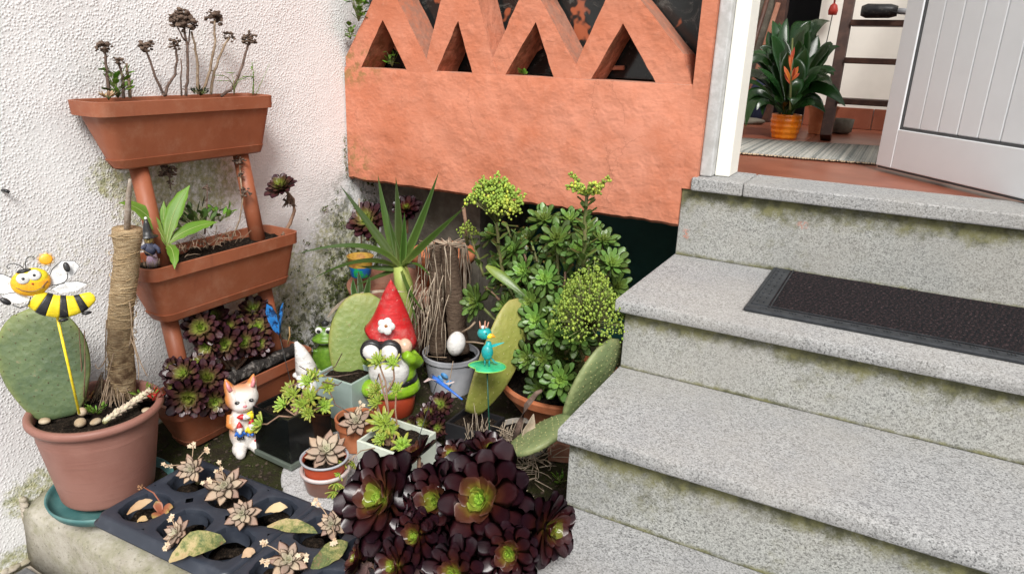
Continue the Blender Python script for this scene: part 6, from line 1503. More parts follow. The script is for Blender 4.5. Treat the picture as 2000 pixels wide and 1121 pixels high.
m = MB(); m.tube([(0.6500, 1.0824, 0.1400), (0.6174, 1.0516, 0.1350), (0.6081, 1.0062, 0.1200), (0.6112, 0.9820, 0.1000), (0.6076, 0.9762, 0.0700)], 0.0015, 0.001, 5); m.tube([(0.6087, 1.0360, 0.1300), (0.6102, 1.0331, 0.1100), (0.6121, 1.0170, 0.1000)], 0.0012, 0.001, 5); m.build('stem', TWIG, s3, world=True)
for k, (p, r) in enumerate((((0.6088, 0.9854, 0.1100), 0.016), ((0.6090, 0.9758, 0.0900), 0.02), ((0.6003, 1.0085, 0.1200), 0.016), ((0.6073, 0.9717, 0.0700), 0.018), ((0.6102, 1.0331, 0.1100), 0.014), ((0.5814, 0.9916, 0.1100), 0.015))):
    rosette('sedum', s3, p, (0.2, -0.4, -0.8) if k % 2 else (-0.2, -0.8, -0.4), r, name='leaf_tuft', seed=70 + k)

# grey pot with dried palm trunks
gp_ = rpot('grey_pot', 'grey plastic pot with blue flower motif under the dead trunks', (0.520, 1.560), 0.082, 0.118, GREYPOT, 0.045, 0.014, soil=0.02)
GA = yaw((0.52, 1.56))
for k, (a, z, r, rz_) in enumerate(((-0.42, 0.062, 0.013, 0.4), (-0.10, 0.050, 0.014, -0.5), (-0.24, 0.076, 0.012, 0.9))):
    ang = GA - math.pi / 2 + a; rr = lerp(0.059, 0.078, z / 0.104) + 0.0006
    m = MB(); m.prism(circ(r * 0.62, r, 18, 0, 0, rz_), 0.0008); o = m.build('blue_petal_print', simple('petal_print_%d' % k, (0.03, 0.20, 0.50), 0.5, (0.20, 0.42, 0.62), 30), gp_)
    o.location = (rr * math.cos(ang), rr * math.sin(ang), z); o.rotation_euler = (0, 0, ang + math.pi / 2)
def trunk(label, base, tip, r, name='dead_palm_trunk'):
    o = thing(name, label, 'trunk', base); A = Vector(base); B_ = Vector(tip); m = MB(); n = 22
    m.tube([A.lerp(B_, i / n) for i in range(n + 1)], 0, 0, 14, [r * (1.1 - 0.25 * i / n) * (1 + 0.07 * (i % 2)) for i in range(n + 1)]); m.build('bark', BARK, o, world=True)
    m = MB(); 
    for k in range(34):
        a = U(0, 6.28); t0 = B_ + Vector((0.010 * math.cos(a), 0.010 * math.sin(a), U(-.004, .006))); L = U(0.06, 0.20); rr = r * U(1.1, 1.9)
        p1 = t0 + Vector((rr * math.cos(a), rr * math.sin(a), 0.006)); p2 = p1 + Vector((U(-.012, .012) + 0.3 * (A - B_).normalized().x * L, U(-.012, .012), -L))
        m.tube([t0, p1] + [p1.lerp(p2, q) + Vector((U(-.003, .003), U(-.003, .003), 0)) for q in (0.25, 0.5, 0.75, 1)], 0.0021, 0.0011, 4)
    tag(m.build('hanging_dry_leaves', STRAW, o, world=True), kind='stuff')
    return o
trunk('right dead palm trunk with dry leaves hanging, in the grey pot', (0.5499, 1.5600, 0.1654), (0.4827, 1.6000, 0.4626), 0.026)
trunk('left darker dead palm trunk with dry leaves hanging, in the grey pot', (0.4675, 1.5700, 0.1386), (0.4343, 1.6100, 0.4528), 0.022)
m = MB()
for k in range(46):
    p = Vector((0.4982, 1.5000, 0.3126)) + Vector((U(-.05, .03), U(-.06, .04), U(-.05, .10))); q = p + Vector((U(-.03, .01), U(-.04, .02), -U(.05, .16))); m.tube(curve3(p, (p + q) / 2 + Vector((U(-.02, .02), U(-.02, .02), 0.01)), q, 5), 0.0015, 0.0009, 4)
tag(m.build('dry_root_tangle', STRAW), 'tangle of dry roots and leaves between gnome and dead trunks', 'dry roots', kind='stuff')

# prickly pears
pad('prickly_pear_pad', 'fresh green prickly pear pad in the pale glass pot behind the gnome', (0.3420, 1.3250, 0.1293), (0.3416, 1.4250, 0.3450), 0.172, (0.66, -0.70, 0.32), PAD_L, 0.020, THORN_L)
pad('prickly_pear_pad', 'yellowish prickly pear pad slanting behind the crowned bird stake', (0.7460, 1.3100, 0.1477), (0.7923, 1.4400, 0.4150), 0.110, (0.62, -0.30, 0.40), PAD_Y, 0.018, THORN_L, bend=0.10)
pad('prickly_pear_pad', 'smooth green cactus pad seen edge-on against the granite steps', (1.0193, 1.2600, 0.2390), (1.0826, 1.3600, 0.4016), 0.15, ('edge', 0.9, 0.40), PAD_G, 0.026, THORN_L)
pad('prickly_pear_pad', 'lower green cactus pad pointing left from under the granite steps', (1.0217, 1.2400, 0.2490), (0.9691, 1.1000, 0.2119), 0.13, ('edge', 0.9, 0.36), PAD_G, 0.028, THORN_L)

# terracotta bowl and green shrub
bc = Vector((0.885, 1.540, 0.05))
bo = thing('terracotta_bowl', 'wide shallow terracotta bowl beside the granite steps', 'flower pot', tuple(bc)); m = MB()
m.lathe([(0, 0), (0.095, 0), (0.100, 0.006), (0.108, 0.040), (0.158, 0.108), (0.162, 0.110), (0.168, 0.130), (0.166, 0.135), (0.158, 0.135), (0.152, 0.115), (0.11, 0.05)], 60, cap0=False); m.build('bowl_body', TERRA, bo, autos=True); soil_disc(bo, 0.154, 0.122)
SH = bc + Vector((0.0, 0.0, 0.12))
items = []
for (px, py_, yy, r, ax) in ((925, 592, 0, 0, 0),): pass
GI = [((0.6338, 1.5000, 0.3548), (-.3, -.8, .3), 0.058), ((0.7646, 1.6200, 0.5747), (.1, -.5, .8), 0.060), ((0.7065, 1.5600, 0.4932), (-.2, -.6, .7), 0.055), ((0.8373, 1.5500, 0.5496), (.2, -.7, .6), 0.058), ((0.7623, 1.5200, 0.4575), (-.1, -.8, .5), 0.055), ((1.0032, 1.5000, 0.5241), (.4, -.5, .7), 0.055), ((0.9474, 1.5800, 0.5539), (.3, -.4, .8), 0.050), ((0.8199, 1.4500, 0.4070), (-.1, -.9, .4), 0.060), ((0.7966, 1.4200, 0.3312), (-.2, -.9, .3), 0.052), ((0.9023, 1.4000, 0.3553), (.1, -.9, .3), 0.055), ((0.8547, 1.4200, 0.3773), (0, -.9, .4), 0.055), ((0.9540, 1.3600, 0.2699), (.1, -.85, .5), 0.058), ((0.8546, 1.3800, 0.2921), (-.2, -.9, .3), 0.050), ((0.6709, 1.5500, 0.4407), (-.4, -.7, .5), 0.050), ((0.8344, 1.5000, 0.4555), (.1, -.8, .5), 0.055), ((0.9011, 1.5400, 0.5294), (.2, -.7, .7), 0.055), ((0.8370, 1.6200, 0.5822), (.1, -.5, .8), 0.045), ((0.9131, 1.4400, 0.4159), (.2, -.8, .5), 0.052), ((0.9736, 1.4000, 0.3652), (.3, -.8, .4), 0.055), ((0.6324, 1.5800, 0.5190), (-.3, -.6, .7), 0.045), ((0.7220, 1.5000, 0.3585), (-.3, -.8, .4), 0.045), ((0.8949, 1.3800, 0.3020), (0, -.9, .3), 0.048)]
GI = [(p_, a_, r_ * 0.86) for p_, a_, r_ in GI]
sh = clump('green_aeonium_shrub', 'large bright green rosette shrub growing in the terracotta bowl', tuple(SH), GI, 'green', stemmat=GREENSTEM)
GI2 = [((0.6993, 1.6600, 0.4984), (-.1, -.6, .8), 0.050), ((0.8040, 1.6200, 0.4817), (.1, -.7, .6), 0.050), ((0.6534, 1.6200, 0.3981), (-.3, -.7, .6), 0.050), ((0.7161, 1.5800, 0.3696), (-.2, -.8, .5), 0.050), ((0.8845, 1.6400, 0.5517), (.2, -.6, .8), 0.050), ((0.9425, 1.5500, 0.4622), (.3, -.7, .5), 0.046), ((0.8433, 1.5200, 0.3773), (.1, -.9, .4), 0.048), ((0.8896, 1.5500, 0.4323), (.2, -.8, .5), 0.048), ((0.7495, 1.5000, 0.2357), (-.3, -.9, .2), 0.046), ((0.9051, 1.4600, 0.2881), (.1, -.9, .3), 0.046), ((0.8643, 1.4400, 0.1883), (0, -.8, .5), 0.044), ((0.9746, 1.4200, 0.2266), (.3, -.8, .5), 0.044), ((0.9928, 1.5800, 0.4436), (.5, -.6, .5), 0.046)]
clump('green_aeonium_shrub', 'more rosettes of the green shrub, filling the back of the terracotta bowl', tuple(SH + Vector((0.02, 0.05, 0))), GI2, 'green', stemmat=GREENSTEM)  # extra rosettes of the same shrub, split off as their own clump
def budhead(o, c, r, n, flat=0.8, droop=0.0, root=None, cmin=0.0, cmax=1.0, bs=0.0032, ax=Vector((0, -0.2, 1))):
    m = MB(); st_ = MB(); c = Vector(c); root = Vector(root) if root is not None else c - Vector((0, 0, r * 1.3))
    for k in range(n):
        ph = k * 2.39996; t = (k + 0.5) / n
        d = Vector((math.cos(ph) * math.sqrt(t), math.sin(ph) * math.sqrt(t), 0)) * r * (1 + 0.55 * nz(math.cos(ph) * math.sqrt(t), math.sin(ph) * math.sqrt(t), 2.2, c.x * 50 if hasattr(c, 'x') else 1))
        z = (math.sqrt(max(0, 1 - t * 0.95)) * flat) * r - droop * r * t
        p = c + d * U(0.80, 1.08) + Vector((0, 0, z * U(0.6, 1.12) * (1 + 0.45 * nz(d.x * 60, d.y * 60, 1.0, 3))))
        s = bs * U(0.75, 1.2); m.ball(p, (s, s, s * 1.25), 6, 5, None, cmin + (cmax - cmin) * rng.random() ** 2)
        if k % 3 == 0: st_.tube([root, root.lerp(p, 0.55) + Vector((0, 0, 0.004)), p], 0.0014, 0.0007, 4)
        # side buds and smaller ones below
        for q in range(2):
            p2 = p + Vector((U(-1, 1), U(-1, 1), U(-1.6, 0.2))) * bs * 2.2; m.ball(p2, bs * U(0.5, 0.85), 5, 4, None, cmin + (cmax - cmin) * 0.6 * rng.random())
    b = m.build('flower_buds', BUD, o, world=True); tag(b, kind='stuff')
    st_.build('flower_branches', GREENSTEM, o, world=True)
def stalk_leaves(o, a, b, n, L, W, r=0.005):
    A = Vector(a); B_ = Vector(b); m = MB(); m.tube(kinked(A, B_, 6, 0.002), r, r * 0.7, 7); m.build('stalk', GREENSTEM, o, world=True)
    me, _ = leaf_me('stalk_leaf_%d' % int(L * 1000), L, W, L * 0.12, 'spoon', 0.2, 0.15, 0.3, 0.9)
    for k in range(n):
        u = (k + 0.5) / n; p = A.lerp(B_, u); l = link('leaf', me, GREENA, o)
        l.matrix_local = Matrix.Translation(p - Vector(o.location)) @ Matrix.Rotation(k * 2.4, 4, 'Z') @ Matrix.Rotation(R(-U(5, 35)), 4, 'Y') @ Matrix.Scale(lerp(1.15, 0.7, u), 4)
o = thing('flowering_stalk', 'upright yellow-green flower head at the left of the green shrub', 'succulent', (0.6883, 1.5300, 0.3997)); stalk_leaves(o, (0.7036, 1.5300, 0.4025), (0.7060, 1.4700, 0.5914), 16, 0.040, 0.020)
budhead(o, (0.7128, 1.4500, 0.6488), 0.064, 300, 0.8, 0.3, (0.7118, 1.4600, 0.5877), 0.1, 1.0, 0.0033); budhead(o, (0.7512, 1.4300, 0.6360), 0.040, 60, 0.6, 0.5, (0.7230, 1.4500, 0.5975), 0.3, 1.0, 0.0038)
o = thing('flowering_stalk', 'tall leafy stalk with spreading bud arms before the orange wall', 'succulent', (0.9496, 1.4600, 0.5184)); stalk_leaves(o, (0.9496, 1.4600, 0.5184), (0.9621, 1.4200, 0.6994), 30, 0.034, 0.018, 0.0055)
for tip in ((1.0179, 1.4000, 0.7364), (0.9243, 1.4200, 0.7345), (0.9181, 1.4100, 0.7103), (0.9922, 1.3800, 0.7253), (0.9969, 1.4000, 0.7099), (0.9636, 1.3800, 0.7165)):
    A = Vector((0.9625, 1.4200, 0.6939)); m = MB(); m.tube(curve3(A, (A + Vector(tip)) / 2 + Vector((0, 0, -.004)), tip, 6), 0.002, 0.0015, 5); m.build('bud_arm', GREENSTEM, o, world=True)
    m = MB()
    for k in range(34):
        p = A.lerp(Vector(tip), U(0.35, 1.0)) + Vector((U(-1, 1), U(-1, 1), U(-1, 1))) * 0.007; m.ball(p, U(.0024, .004), 6, 5, None, rng.random())
    tag(m.build('flower_buds', BUD, o, world=True), kind='stuff')
o = thing('flowering_stalk', 'big drooping dome of tiny green buds beside the granite steps', 'succulent', (0.9635, 1.4000, 0.3243)); stalk_leaves(o, (0.9357, 1.4200, 0.3102), (1.0123, 1.3600, 0.4123), 8, 0.04, 0.024)
budhead(o, (1.0166, 1.3400, 0.4673), 0.090, 620, 0.90, 0.75, (1.0162, 1.3500, 0.4165), 0.0, 0.62, 0.0029)
o = thing('flowering_stalk', 'small withering bud stalk beside the dead trunks', 'succulent', (0.6306, 1.5200, 0.4481)); stalk_leaves(o, (0.6410, 1.5300, 0.4192), (0.6021, 1.5200, 0.5335), 9, 0.032, 0.02, 0.004); budhead(o, (0.5989, 1.5100, 0.5392), 0.028, 30, 0.8, 0.4, None, 0, .6, .0032)
m = MB(); m.tube([(0.5617, 1.5500, 0.5909), (0.5705, 1.5500, 0.5437), (0.5779, 1.5500, 0.4887)], 0.005, 0.004, 7); tag(m.build('stem', BROWNSTEM, o, world=True))
m = MB(); a = (0.7944, 1.4400, 0.4640); m.blade(curve3((0.7122, 1.4200, 0.4869), (0.7701, 1.4200, 0.4648), (0.8153, 1.4300, 0.4277), 8), [0.004, 0.010, 0.012, 0.012, 0.011, 0.009, 0.006, 0.002], (0.3, -0.7, 0.6), 0.006, 0.1); o = thing('long_leaf', 'single long flat green leaf crossing the front of the shrub', 'leaf', a); m.build('leaf_blade', GREENA, o, world=True)

jd = thing('jade_plant', 'fleshy dark green jade stems filling the middle of the terracotta bowl', 'succulent', tuple(SH)); JN = 0
JM, _ = leaf_me('jade_leaf', 0.028, 0.017, 0.004, 'spoon', 0.12, 0.10, 0.25, 0.95)
JADE = leafmat('jade_leaf', [(0.0, (0.20, 0.27, 0.06)), (0.5, (0.095, 0.175, 0.038)), (0.9, (0.07, 0.13, 0.03)), (1.0, (0.24, 0.16, 0.05))], 0.34, 60, 0.4)
for tip in ((0.6985, 1.6000, 0.5319), (0.7553, 1.5800, 0.5104), (0.6512, 1.5500, 0.4725), (0.8175, 1.5600, 0.4911), (0.8697, 1.5400, 0.4848), (0.9386, 1.5200, 0.5017), (0.7423, 1.5000, 0.4181), (0.8158, 1.5000, 0.4050), (0.8632, 1.5000, 0.4410), (0.9207, 1.4800, 0.4315), (0.7760, 1.4700, 0.3513), (0.9479, 1.5600, 0.5130), (0.6554, 1.5200, 0.3962), (0.6560, 1.6200, 0.5427), (0.9562, 1.4200, 0.3020), (0.8265, 1.4600, 0.3107)):
    A = SH + Vector((U(-.04, .04), U(-.03, .03), 0)); T_ = Vector(tip); pth = curve3(A, (A + T_) / 2 + Vector((U(-.03, .03), U(-.02, .02), 0)), T_, 9); m = MB(); m.tube(pth, 0.0055, 0.003, 6); m.build('stem', GREENSTEM if JN % 2 else BROWNSTEM, jd, world=True); JN += 1
    for k in range(18):
        u = 1 - 0.62 * (k / 18) ** 1.2; i = min(7, int(u * 8)); p = pth[i].lerp(pth[i + 1], u * 8 - i); l = link('leaf', JM, JADE, jd)
        l.matrix_local = Matrix.Translation(p - SH) @ Matrix.Rotation(k * 2.4 + U(-.4, .4), 4, 'Z') @ Matrix.Rotation(R(-U(-15, 60)), 4, 'Y') @ Matrix.Rotation(U(-.5, .5), 4, 'X') @ Matrix.Scale(U(0.7, 1.25), 4)
# bits on the ground at the right
o = thing('bent_dry_stem', 'dark bent dry stem rising in front of the terracotta bowl', 'stem', (0.9308, 1.2000, 0.1822)); m = MB(); m.tube([(0.9221, 1.2000, 0.1795), (0.9338, 1.2000, 0.2294), (0.9417, 1.2100, 0.2677), (0.9597, 1.2200, 0.2975), (0.9713, 1.2200, 0.3078)], 0, 0, 8, [0.007, 0.0065, 0.006, 0.0055, 0.003]); m.build('stem_body', TWIG_D, o, world=True)
sc2 = rpot('shallow_dish', 'grey ridged paper dish half hidden by dry twigs', (0.8515, 1.3785, 0.0700)[:2], 0.072, 0.040, simple('grey_fibre', (0.28, 0.255, 0.22), 0.95, (0.36, 0.33, 0.29), 30, bump=0.5), 0.055, 0.006, taper=0.85, cat='dish')
loose('curled_dry_leaf', 'curled pale dry leaf in front of the terracotta bowl', (0.9557, 1.1600, 0.1882), (0.9692, 1.1900, 0.2653), 0.016, STRAW, (0.8, -0.5, 0.2), bow=0.0, th=0.002, fold=0.5)
m = MB()
for k in range(150):
    p = Vector((0.9060, 1.2728, 0.1000)) + Vector((U(-.05, .07), U(-.13, .06), U(-.02, .05))); q = p + Vector((U(-.05, .05), U(-.05, .05), U(-.015, .025))); m.tube(curve3(p, (p + q) / 2 + Vector((U(-.01, .01), U(-.01, .01), U(-.01, .012))), q, 4), U(.0008, .0017), 0.0006, 4)
for k in range(70):
    p = Vector((0.8113, 1.2814, 0.1200)) + Vector((U(-.05, .06), U(-.05, .04), U(-.06, .0))); q = p + Vector((U(-.02, .02), U(-.02, .02), U(.03, .075))); m.tube([p, (p + q) / 2 + Vector((U(-.004, .004), 0, 0)), q], 0.0012, 0.0006, 4)
tag(m.build('dry_twig_pile', STRAW), 'tangle of dry brown twigs beside the lowest granite step', 'twigs', kind='stuff')
o = thing('broken_pot_piece', 'broken terracotta piece lying under the granite step', 'pot shard', (0.9598, 1.3741, 0.0500)); m = MB(); m.prism([(-.03, 0), (.035, -.002), (.03, .045), (-.012, .052), (-.034, .03)], 0.012, Matrix.Rotation(yaw(o.location), 4, 'Z')); m.build('shard', TERRA_D, o, smooth=False, bevel=.002)
leafclump('green_sprig', 'small bright green sprig at the foot of the granite riser', (1.0033, 1.2709, 0.0600), 14, 0.024, 0.007, WEED, 0.010, 'lance', 'weed', up=0.03)
clump('small_bronze_aeonium', 'small burgundy rosettes under the dragonfly, right of celadon pot', (0.6455, 1.2987, 0.0600), [((0.6409, 1.3327, 0.1300), (.1, -.7, .6), 0.036), ((0.6507, 1.2433, 0.1200), (-.1, -.8, .5), 0.034), ((0.6788, 1.2613, 0.1100), (.2, -.8, .4), 0.028), ((0.6296, 1.2242, 0.1200), (-.4, -.8, .3), 0.026), ((0.6272, 1.2983, 0.1200), (.1, -.6, .7), 0.026)], 'bronze')

# ---- yucca and the things behind it
yb_ = Vector((0.3941, 1.5300, 0.2822)); yu = thing('yucca_plant', 'spiky green yucca with long sword leaves below the orange wall', 'yucca', tuple(yb_))
CR = Vector((0.3654, 1.5300, 0.3995))
m = MB(); m.tube([yb_ - Vector((0.0, 0, 0.12)), yb_, CR.lerp(yb_, .45), CR], 0, 0, 12, [0.010, 0.014, 0.027, 0.020]); m.build('leaf_sheath', leafmat('yucca_sheath', [(0, (0.34, 0.38, 0.10)), (1, (0.3, 0.34, 0.09))]), yu, world=True)
for (tip, mid, w) in (((0.1835, 1.5000, 0.6124), (0.2834, 1.5200, 0.4932), 0.021), ((0.2705, 1.5600, 0.6459), (0.2998, 1.5500, 0.5047), 0.020), ((0.3409, 1.5500, 0.6478), (0.3585, 1.5400, 0.5296), 0.020), ((0.4971, 1.5300, 0.6796), (0.4387, 1.5300, 0.5285), 0.019), ((0.6024, 1.5000, 0.6086), (0.4747, 1.5100, 0.4952), 0.017), ((0.1991, 1.3000, 0.4593), (0.3746, 1.4200, 0.5265), 0.013), ((0.1868, 1.3600, 0.3690), (0.3212, 1.4400, 0.4647), 0.013), ((0.5335, 1.4400, 0.4230), (0.4687, 1.4600, 0.4629), 0.013), ((0.4143, 1.4900, 0.5677), (0.4020, 1.5000, 0.4861), 0.018), ((0.2747, 1.4600, 0.4009), (0.3318, 1.4900, 0.3959), 0.013), ((0.3354, 1.5200, 0.5446), (0.3505, 1.5300, 0.4569), 0.016), ((0.5294, 1.4200, 0.3289), (0.4653, 1.4400, 0.3532), 0.008), ((0.3851, 1.5800, 0.5112), (0.3867, 1.5600, 0.4561), 0.015), ((0.5042, 1.4200, 0.2728), (0.4784, 1.4400, 0.3267), 0.006), ((0.2533, 1.4600, 0.3364), (0.3128, 1.4900, 0.3699), 0.011)):
    pts = curve3(CR + Vector((U(-.006, .006), U(-.006, .006), U(-.012, .0))), mid, tip, 14); m = MB(); vd = (VIEW - pts[6]).normalized()
    m.blade(pts, [w * 0.62 * wprof('sword', i / 13) for i in range(14)], vd + Vector((U(-.5, .5), U(-.2, .2), U(0.1, 0.7))), 0.0016, 0.34, nv=2); m.build('leaf', YUCCA, yu, world=True)
m = MB(); m.blade(curve3((0.1124, 1.5000, 0.2004), (0.1985, 1.5000, 0.3151), (0.4258, 1.4700, 0.3516), 10), [0.002, .005, .006, .007, .007, .006, .005, .004, .003, .001], (0.3, -.6, .6), .001, .3); m.build('dead_leaf', STRAW, yu, world=True)
def jar(name, label, c, prof, rotv, mat, cat='pot'):
    o = thing(name, label, cat, c); m = MB(); m.lathe(prof, 40, cap0=False, cap1=False); b = m.build('jar_body', mat, o); b.rotation_euler = rotv; return o
jar('clay_jar', 'weathered round clay jar in the corner behind the prickly pear', (0.245, 1.60, 0.04), [(0, 0.0), (0.07, 0.0), (0.115, 0.05), (0.130, 0.11), (0.115, 0.17), (0.075, 0.205), (0.070, 0.225), (0.062, 0.225), (0.066, 0.20), (0.0, 0.15)], (0.06, 0.05, 0), TERRA_D)
jar('clay_saucer', 'tilted clay dish lying on top of the weathered jar', (0.265, 1.615, 0.270), [(0, 0.0), (0.085, 0.0), (0.125, 0.018), (0.130, 0.040), (0.122, 0.040), (0.085, 0.012), (0, 0.010)], (0.10, 0.06, 0), TERRA_D, 'dish')
jar('clay_pot', 'brown clay pot behind the yucca leaves', (0.345, 1.70, 0.05), [(0, 0.0), (0.065, 0.0), (0.090, 0.20), (0.104, 0.205), (0.108, 0.24), (0.100, 0.242), (0.088, 0.20), (0.06, 0.1), (0, 0.1)], (0, 0, 0), TERRA_D)
jar('clay_pot', 'upper brown clay pot with red rim under the orange wall', (0.375, 1.74, 0.26), [(0, 0.0), (0.068, 0.0), (0.088, 0.11), (0.098, 0.115), (0.100, 0.142), (0.093, 0.144), (0.082, 0.10), (0, 0.09)], (0.05, 0.0, 0), TERRA)
cu = Vector((0.2049, 1.5500, 0.3745)); o = thing('painted_cup', 'small yellow and blue painted cup behind the yucca leaves', 'cup', (cu.x, cu.y, 0.335)); 
m = MB(); m.lathe([(0, 0), (0.026, 0), (0.030, 0.004), (0.034, 0.034)], 28, cap1=False); m.build('blue_base', simple('cup_blue', (0.01, 0.12, 0.40), 0.3, (0.02, 0.35, 0.08), 40, lo=.5, hi=.6), o)
m = MB(); m.lathe([(0.0345, 0.034), (0.037, 0.060), (0.040, 0.064), (0.036, 0.064), (0.033, 0.05), (0, 0.045)], 28, cap0=False, cap1=False); m.build('yellow_band', simple('cup_yellow', (0.42, 0.26, 0.04), 0.5, (0.25, 0.10, 0.03), 40), o)
o = thing('corner_aeonium', 'dark burgundy rosette in the shadowed corner behind the yucca', 'succulent', (0.1758, 1.6200, 0.4256)); rosette('bronze', o, (0.1782, 1.6200, 0.4895), (.2, -.7, .6), 0.062, seed=3); m = MB(); m.tube([(0.1758, 1.6200, 0.4256), (0.1781, 1.6200, 0.4864)], .005, .004, 6); m.build('stem', BROWNSTEM, o, world=True)
o = thing('corner_aeonium', 'purple rosette against the dark concrete, right of yucca centre', 'succulent', (0.2495, 1.7200, 0.4486)); rosette('purple', o, (0.2505, 1.7200, 0.5166), (.2, -.6, .7), 0.045, seed=5); m = MB(); m.tube([(0.2493, 1.7200, 0.4404), (0.2504, 1.7200, 0.5102)], .005, .004, 6); m.build('stem', BROWNSTEM, o, world=True)
o = thing('dry_stake', 'thin pale dry stake in the corner left of the yucca', 'stem', (0.1682, 1.6000, 0.4126)); m = MB(); m.tube([(0.1682, 1.6000, 0.4126), (0.1676, 1.6000, 0.4917), (0.1645, 1.6000, 0.5564)], .0026, .0018, 6); m.build('stake_body', STRAW, o, world=True)
o = thing('strap_leaf_plant', 'dark green strap leaves below the painted cup', 'plant', (0.2616, 1.4800, 0.2702)); 
for tip, mid in (((0.2632, 1.4500, 0.3638), (0.2484, 1.4600, 0.3124)), ((0.3139, 1.4600, 0.3779), (0.2962, 1.4700, 0.3189)), ((0.2394, 1.5000, 0.3695), (0.2485, 1.5000, 0.3167)), ((0.2682, 1.4300, 0.3020), (0.2709, 1.4400, 0.3452))):
    m = MB(); m.blade(curve3((0.2628, 1.4800, 0.2546), mid, tip, 8), [.006, .009, .010, .010, .009, .008, .005, .001], (.4, -.7, .4), .0012, .25); m.build('leaf', leafmat('strap_%d' % len(MATS), [(0, (.07, .12, .03)), (1, (.05, .10, .025))]), o, world=True)

# ---- dark purple aeonium in front
PA = Vector((0.88, 0.875, 0.05))
blackpot = rpot('black_pot', 'black plastic pot hidden under the dark purple rosettes', (0.90, 0.93), 0.095, 0.10, MATS['black_plastic'], 0.046)
PI = [((0.8619, 0.8250, 0.2350), (-.15, -.80, .60), 0.088), ((0.9671, 0.8395, 0.2620), (.05, -.82, .55), 0.068), ((1.0430, 0.8594, 0.2800), (.10, -.78, .60), 0.090), ((0.9031, 0.9827, 0.2500), (.05, -.6, .75), 0.038), ((0.9650, 1.0131, 0.2620), (.35, -.1, .9), 0.050), ((0.9587, 0.7923, 0.2200), (-.05, -.85, .5), 0.050), ((1.1263, 0.8032, 0.2500), (.2, -.85, .45), 0.052), ((1.1554, 0.8719, 0.2620), (.95, -.20, .20), 0.060), ((0.8184, 0.9859, 0.2250), (-.6, -.1, .8), 0.044), ((1.0603, 0.7519, 0.2200), (.0, -.9, .45), 0.052), ((0.9518, 0.7457, 0.1900), (-.2, -.85, .45), 0.046), ((0.8560, 0.7629, 0.1500), (-.6, -.6, .5), 0.034)]
pu = clump('purple_aeonium', 'big dark purple rosette plant with lime green hearts in the foreground', tuple(PA), PI, 'purple', stemmat=BROWNSTEM)
m = MB()
for (p, ax, r) in PI:
    p = Vector(p); a = Vector(ax).normalized()
    for k in range(9):
        s = p - a * r * U(0.3, 1.0); d = Vector((U(-1, 1), U(-1, 1), U(-1.4, 0.2))).normalized()
        m.blade([s, s + d * 0.020, s + d * U(0.03, 0.055)], [0.003, U(0.004, 0.008), 0.001], (0.3, -1, 0.2), 0.001, 0.3)
m.build('withered_leaves', simple('withered_purple', (0.085, 0.045, 0.045), 0.9, (0.16, 0.10, 0.09), 40), pu, world=True)

# ------------------------------------------------------------------ hallway things
rz0 = 0.7045
rg_ = thing('rag_rug', 'striped grey rag rug on the hallway floor behind the door', 'rug', (1.2579, 2.4897, 0.7030)); 
c4 = [Vector((1.0307, 2.3245, 0.7030)), Vector((1.4919, 2.3783, 0.7030)), Vector((1.4838, 2.9034, 0.7030)), Vector((0.9299, 2.7553, 0.7030))]
m = MB(); n = 40; rs = []
for i in range(n + 1):
    a = c4[0].lerp(c4[1], i / n); b = c4[3].lerp(c4[2], i / n); w = 0.004 * nz(i, 0, .9)
    rs.append([a + Vector((0, w, 0.0)), a + Vector((0, w, 0.007)), (a + b) / 2 + Vector((0, 0, 0.008 + 0.002 * nz(i, 3, .7))), b + Vector((0, -w, 0.007)), b + Vector((0, -w, 0))])
m.rings(rs); m.build('rug_weave', RUG, rg_, world=True)
m = MB()
for k in range(70):
    p = c4[0].lerp(c4[1], k / 69) + Vector((0, 0, 0.003)); m.tube([p, p + Vector((U(-.006, .006), -U(.006, .016), -0.001))], 0.0022, 0.0016, 5)
tag(m.build('fringe', simple('rug_fringe', (0.55, 0.42, 0.28), 0.95), rg_, world=True), kind='stuff')
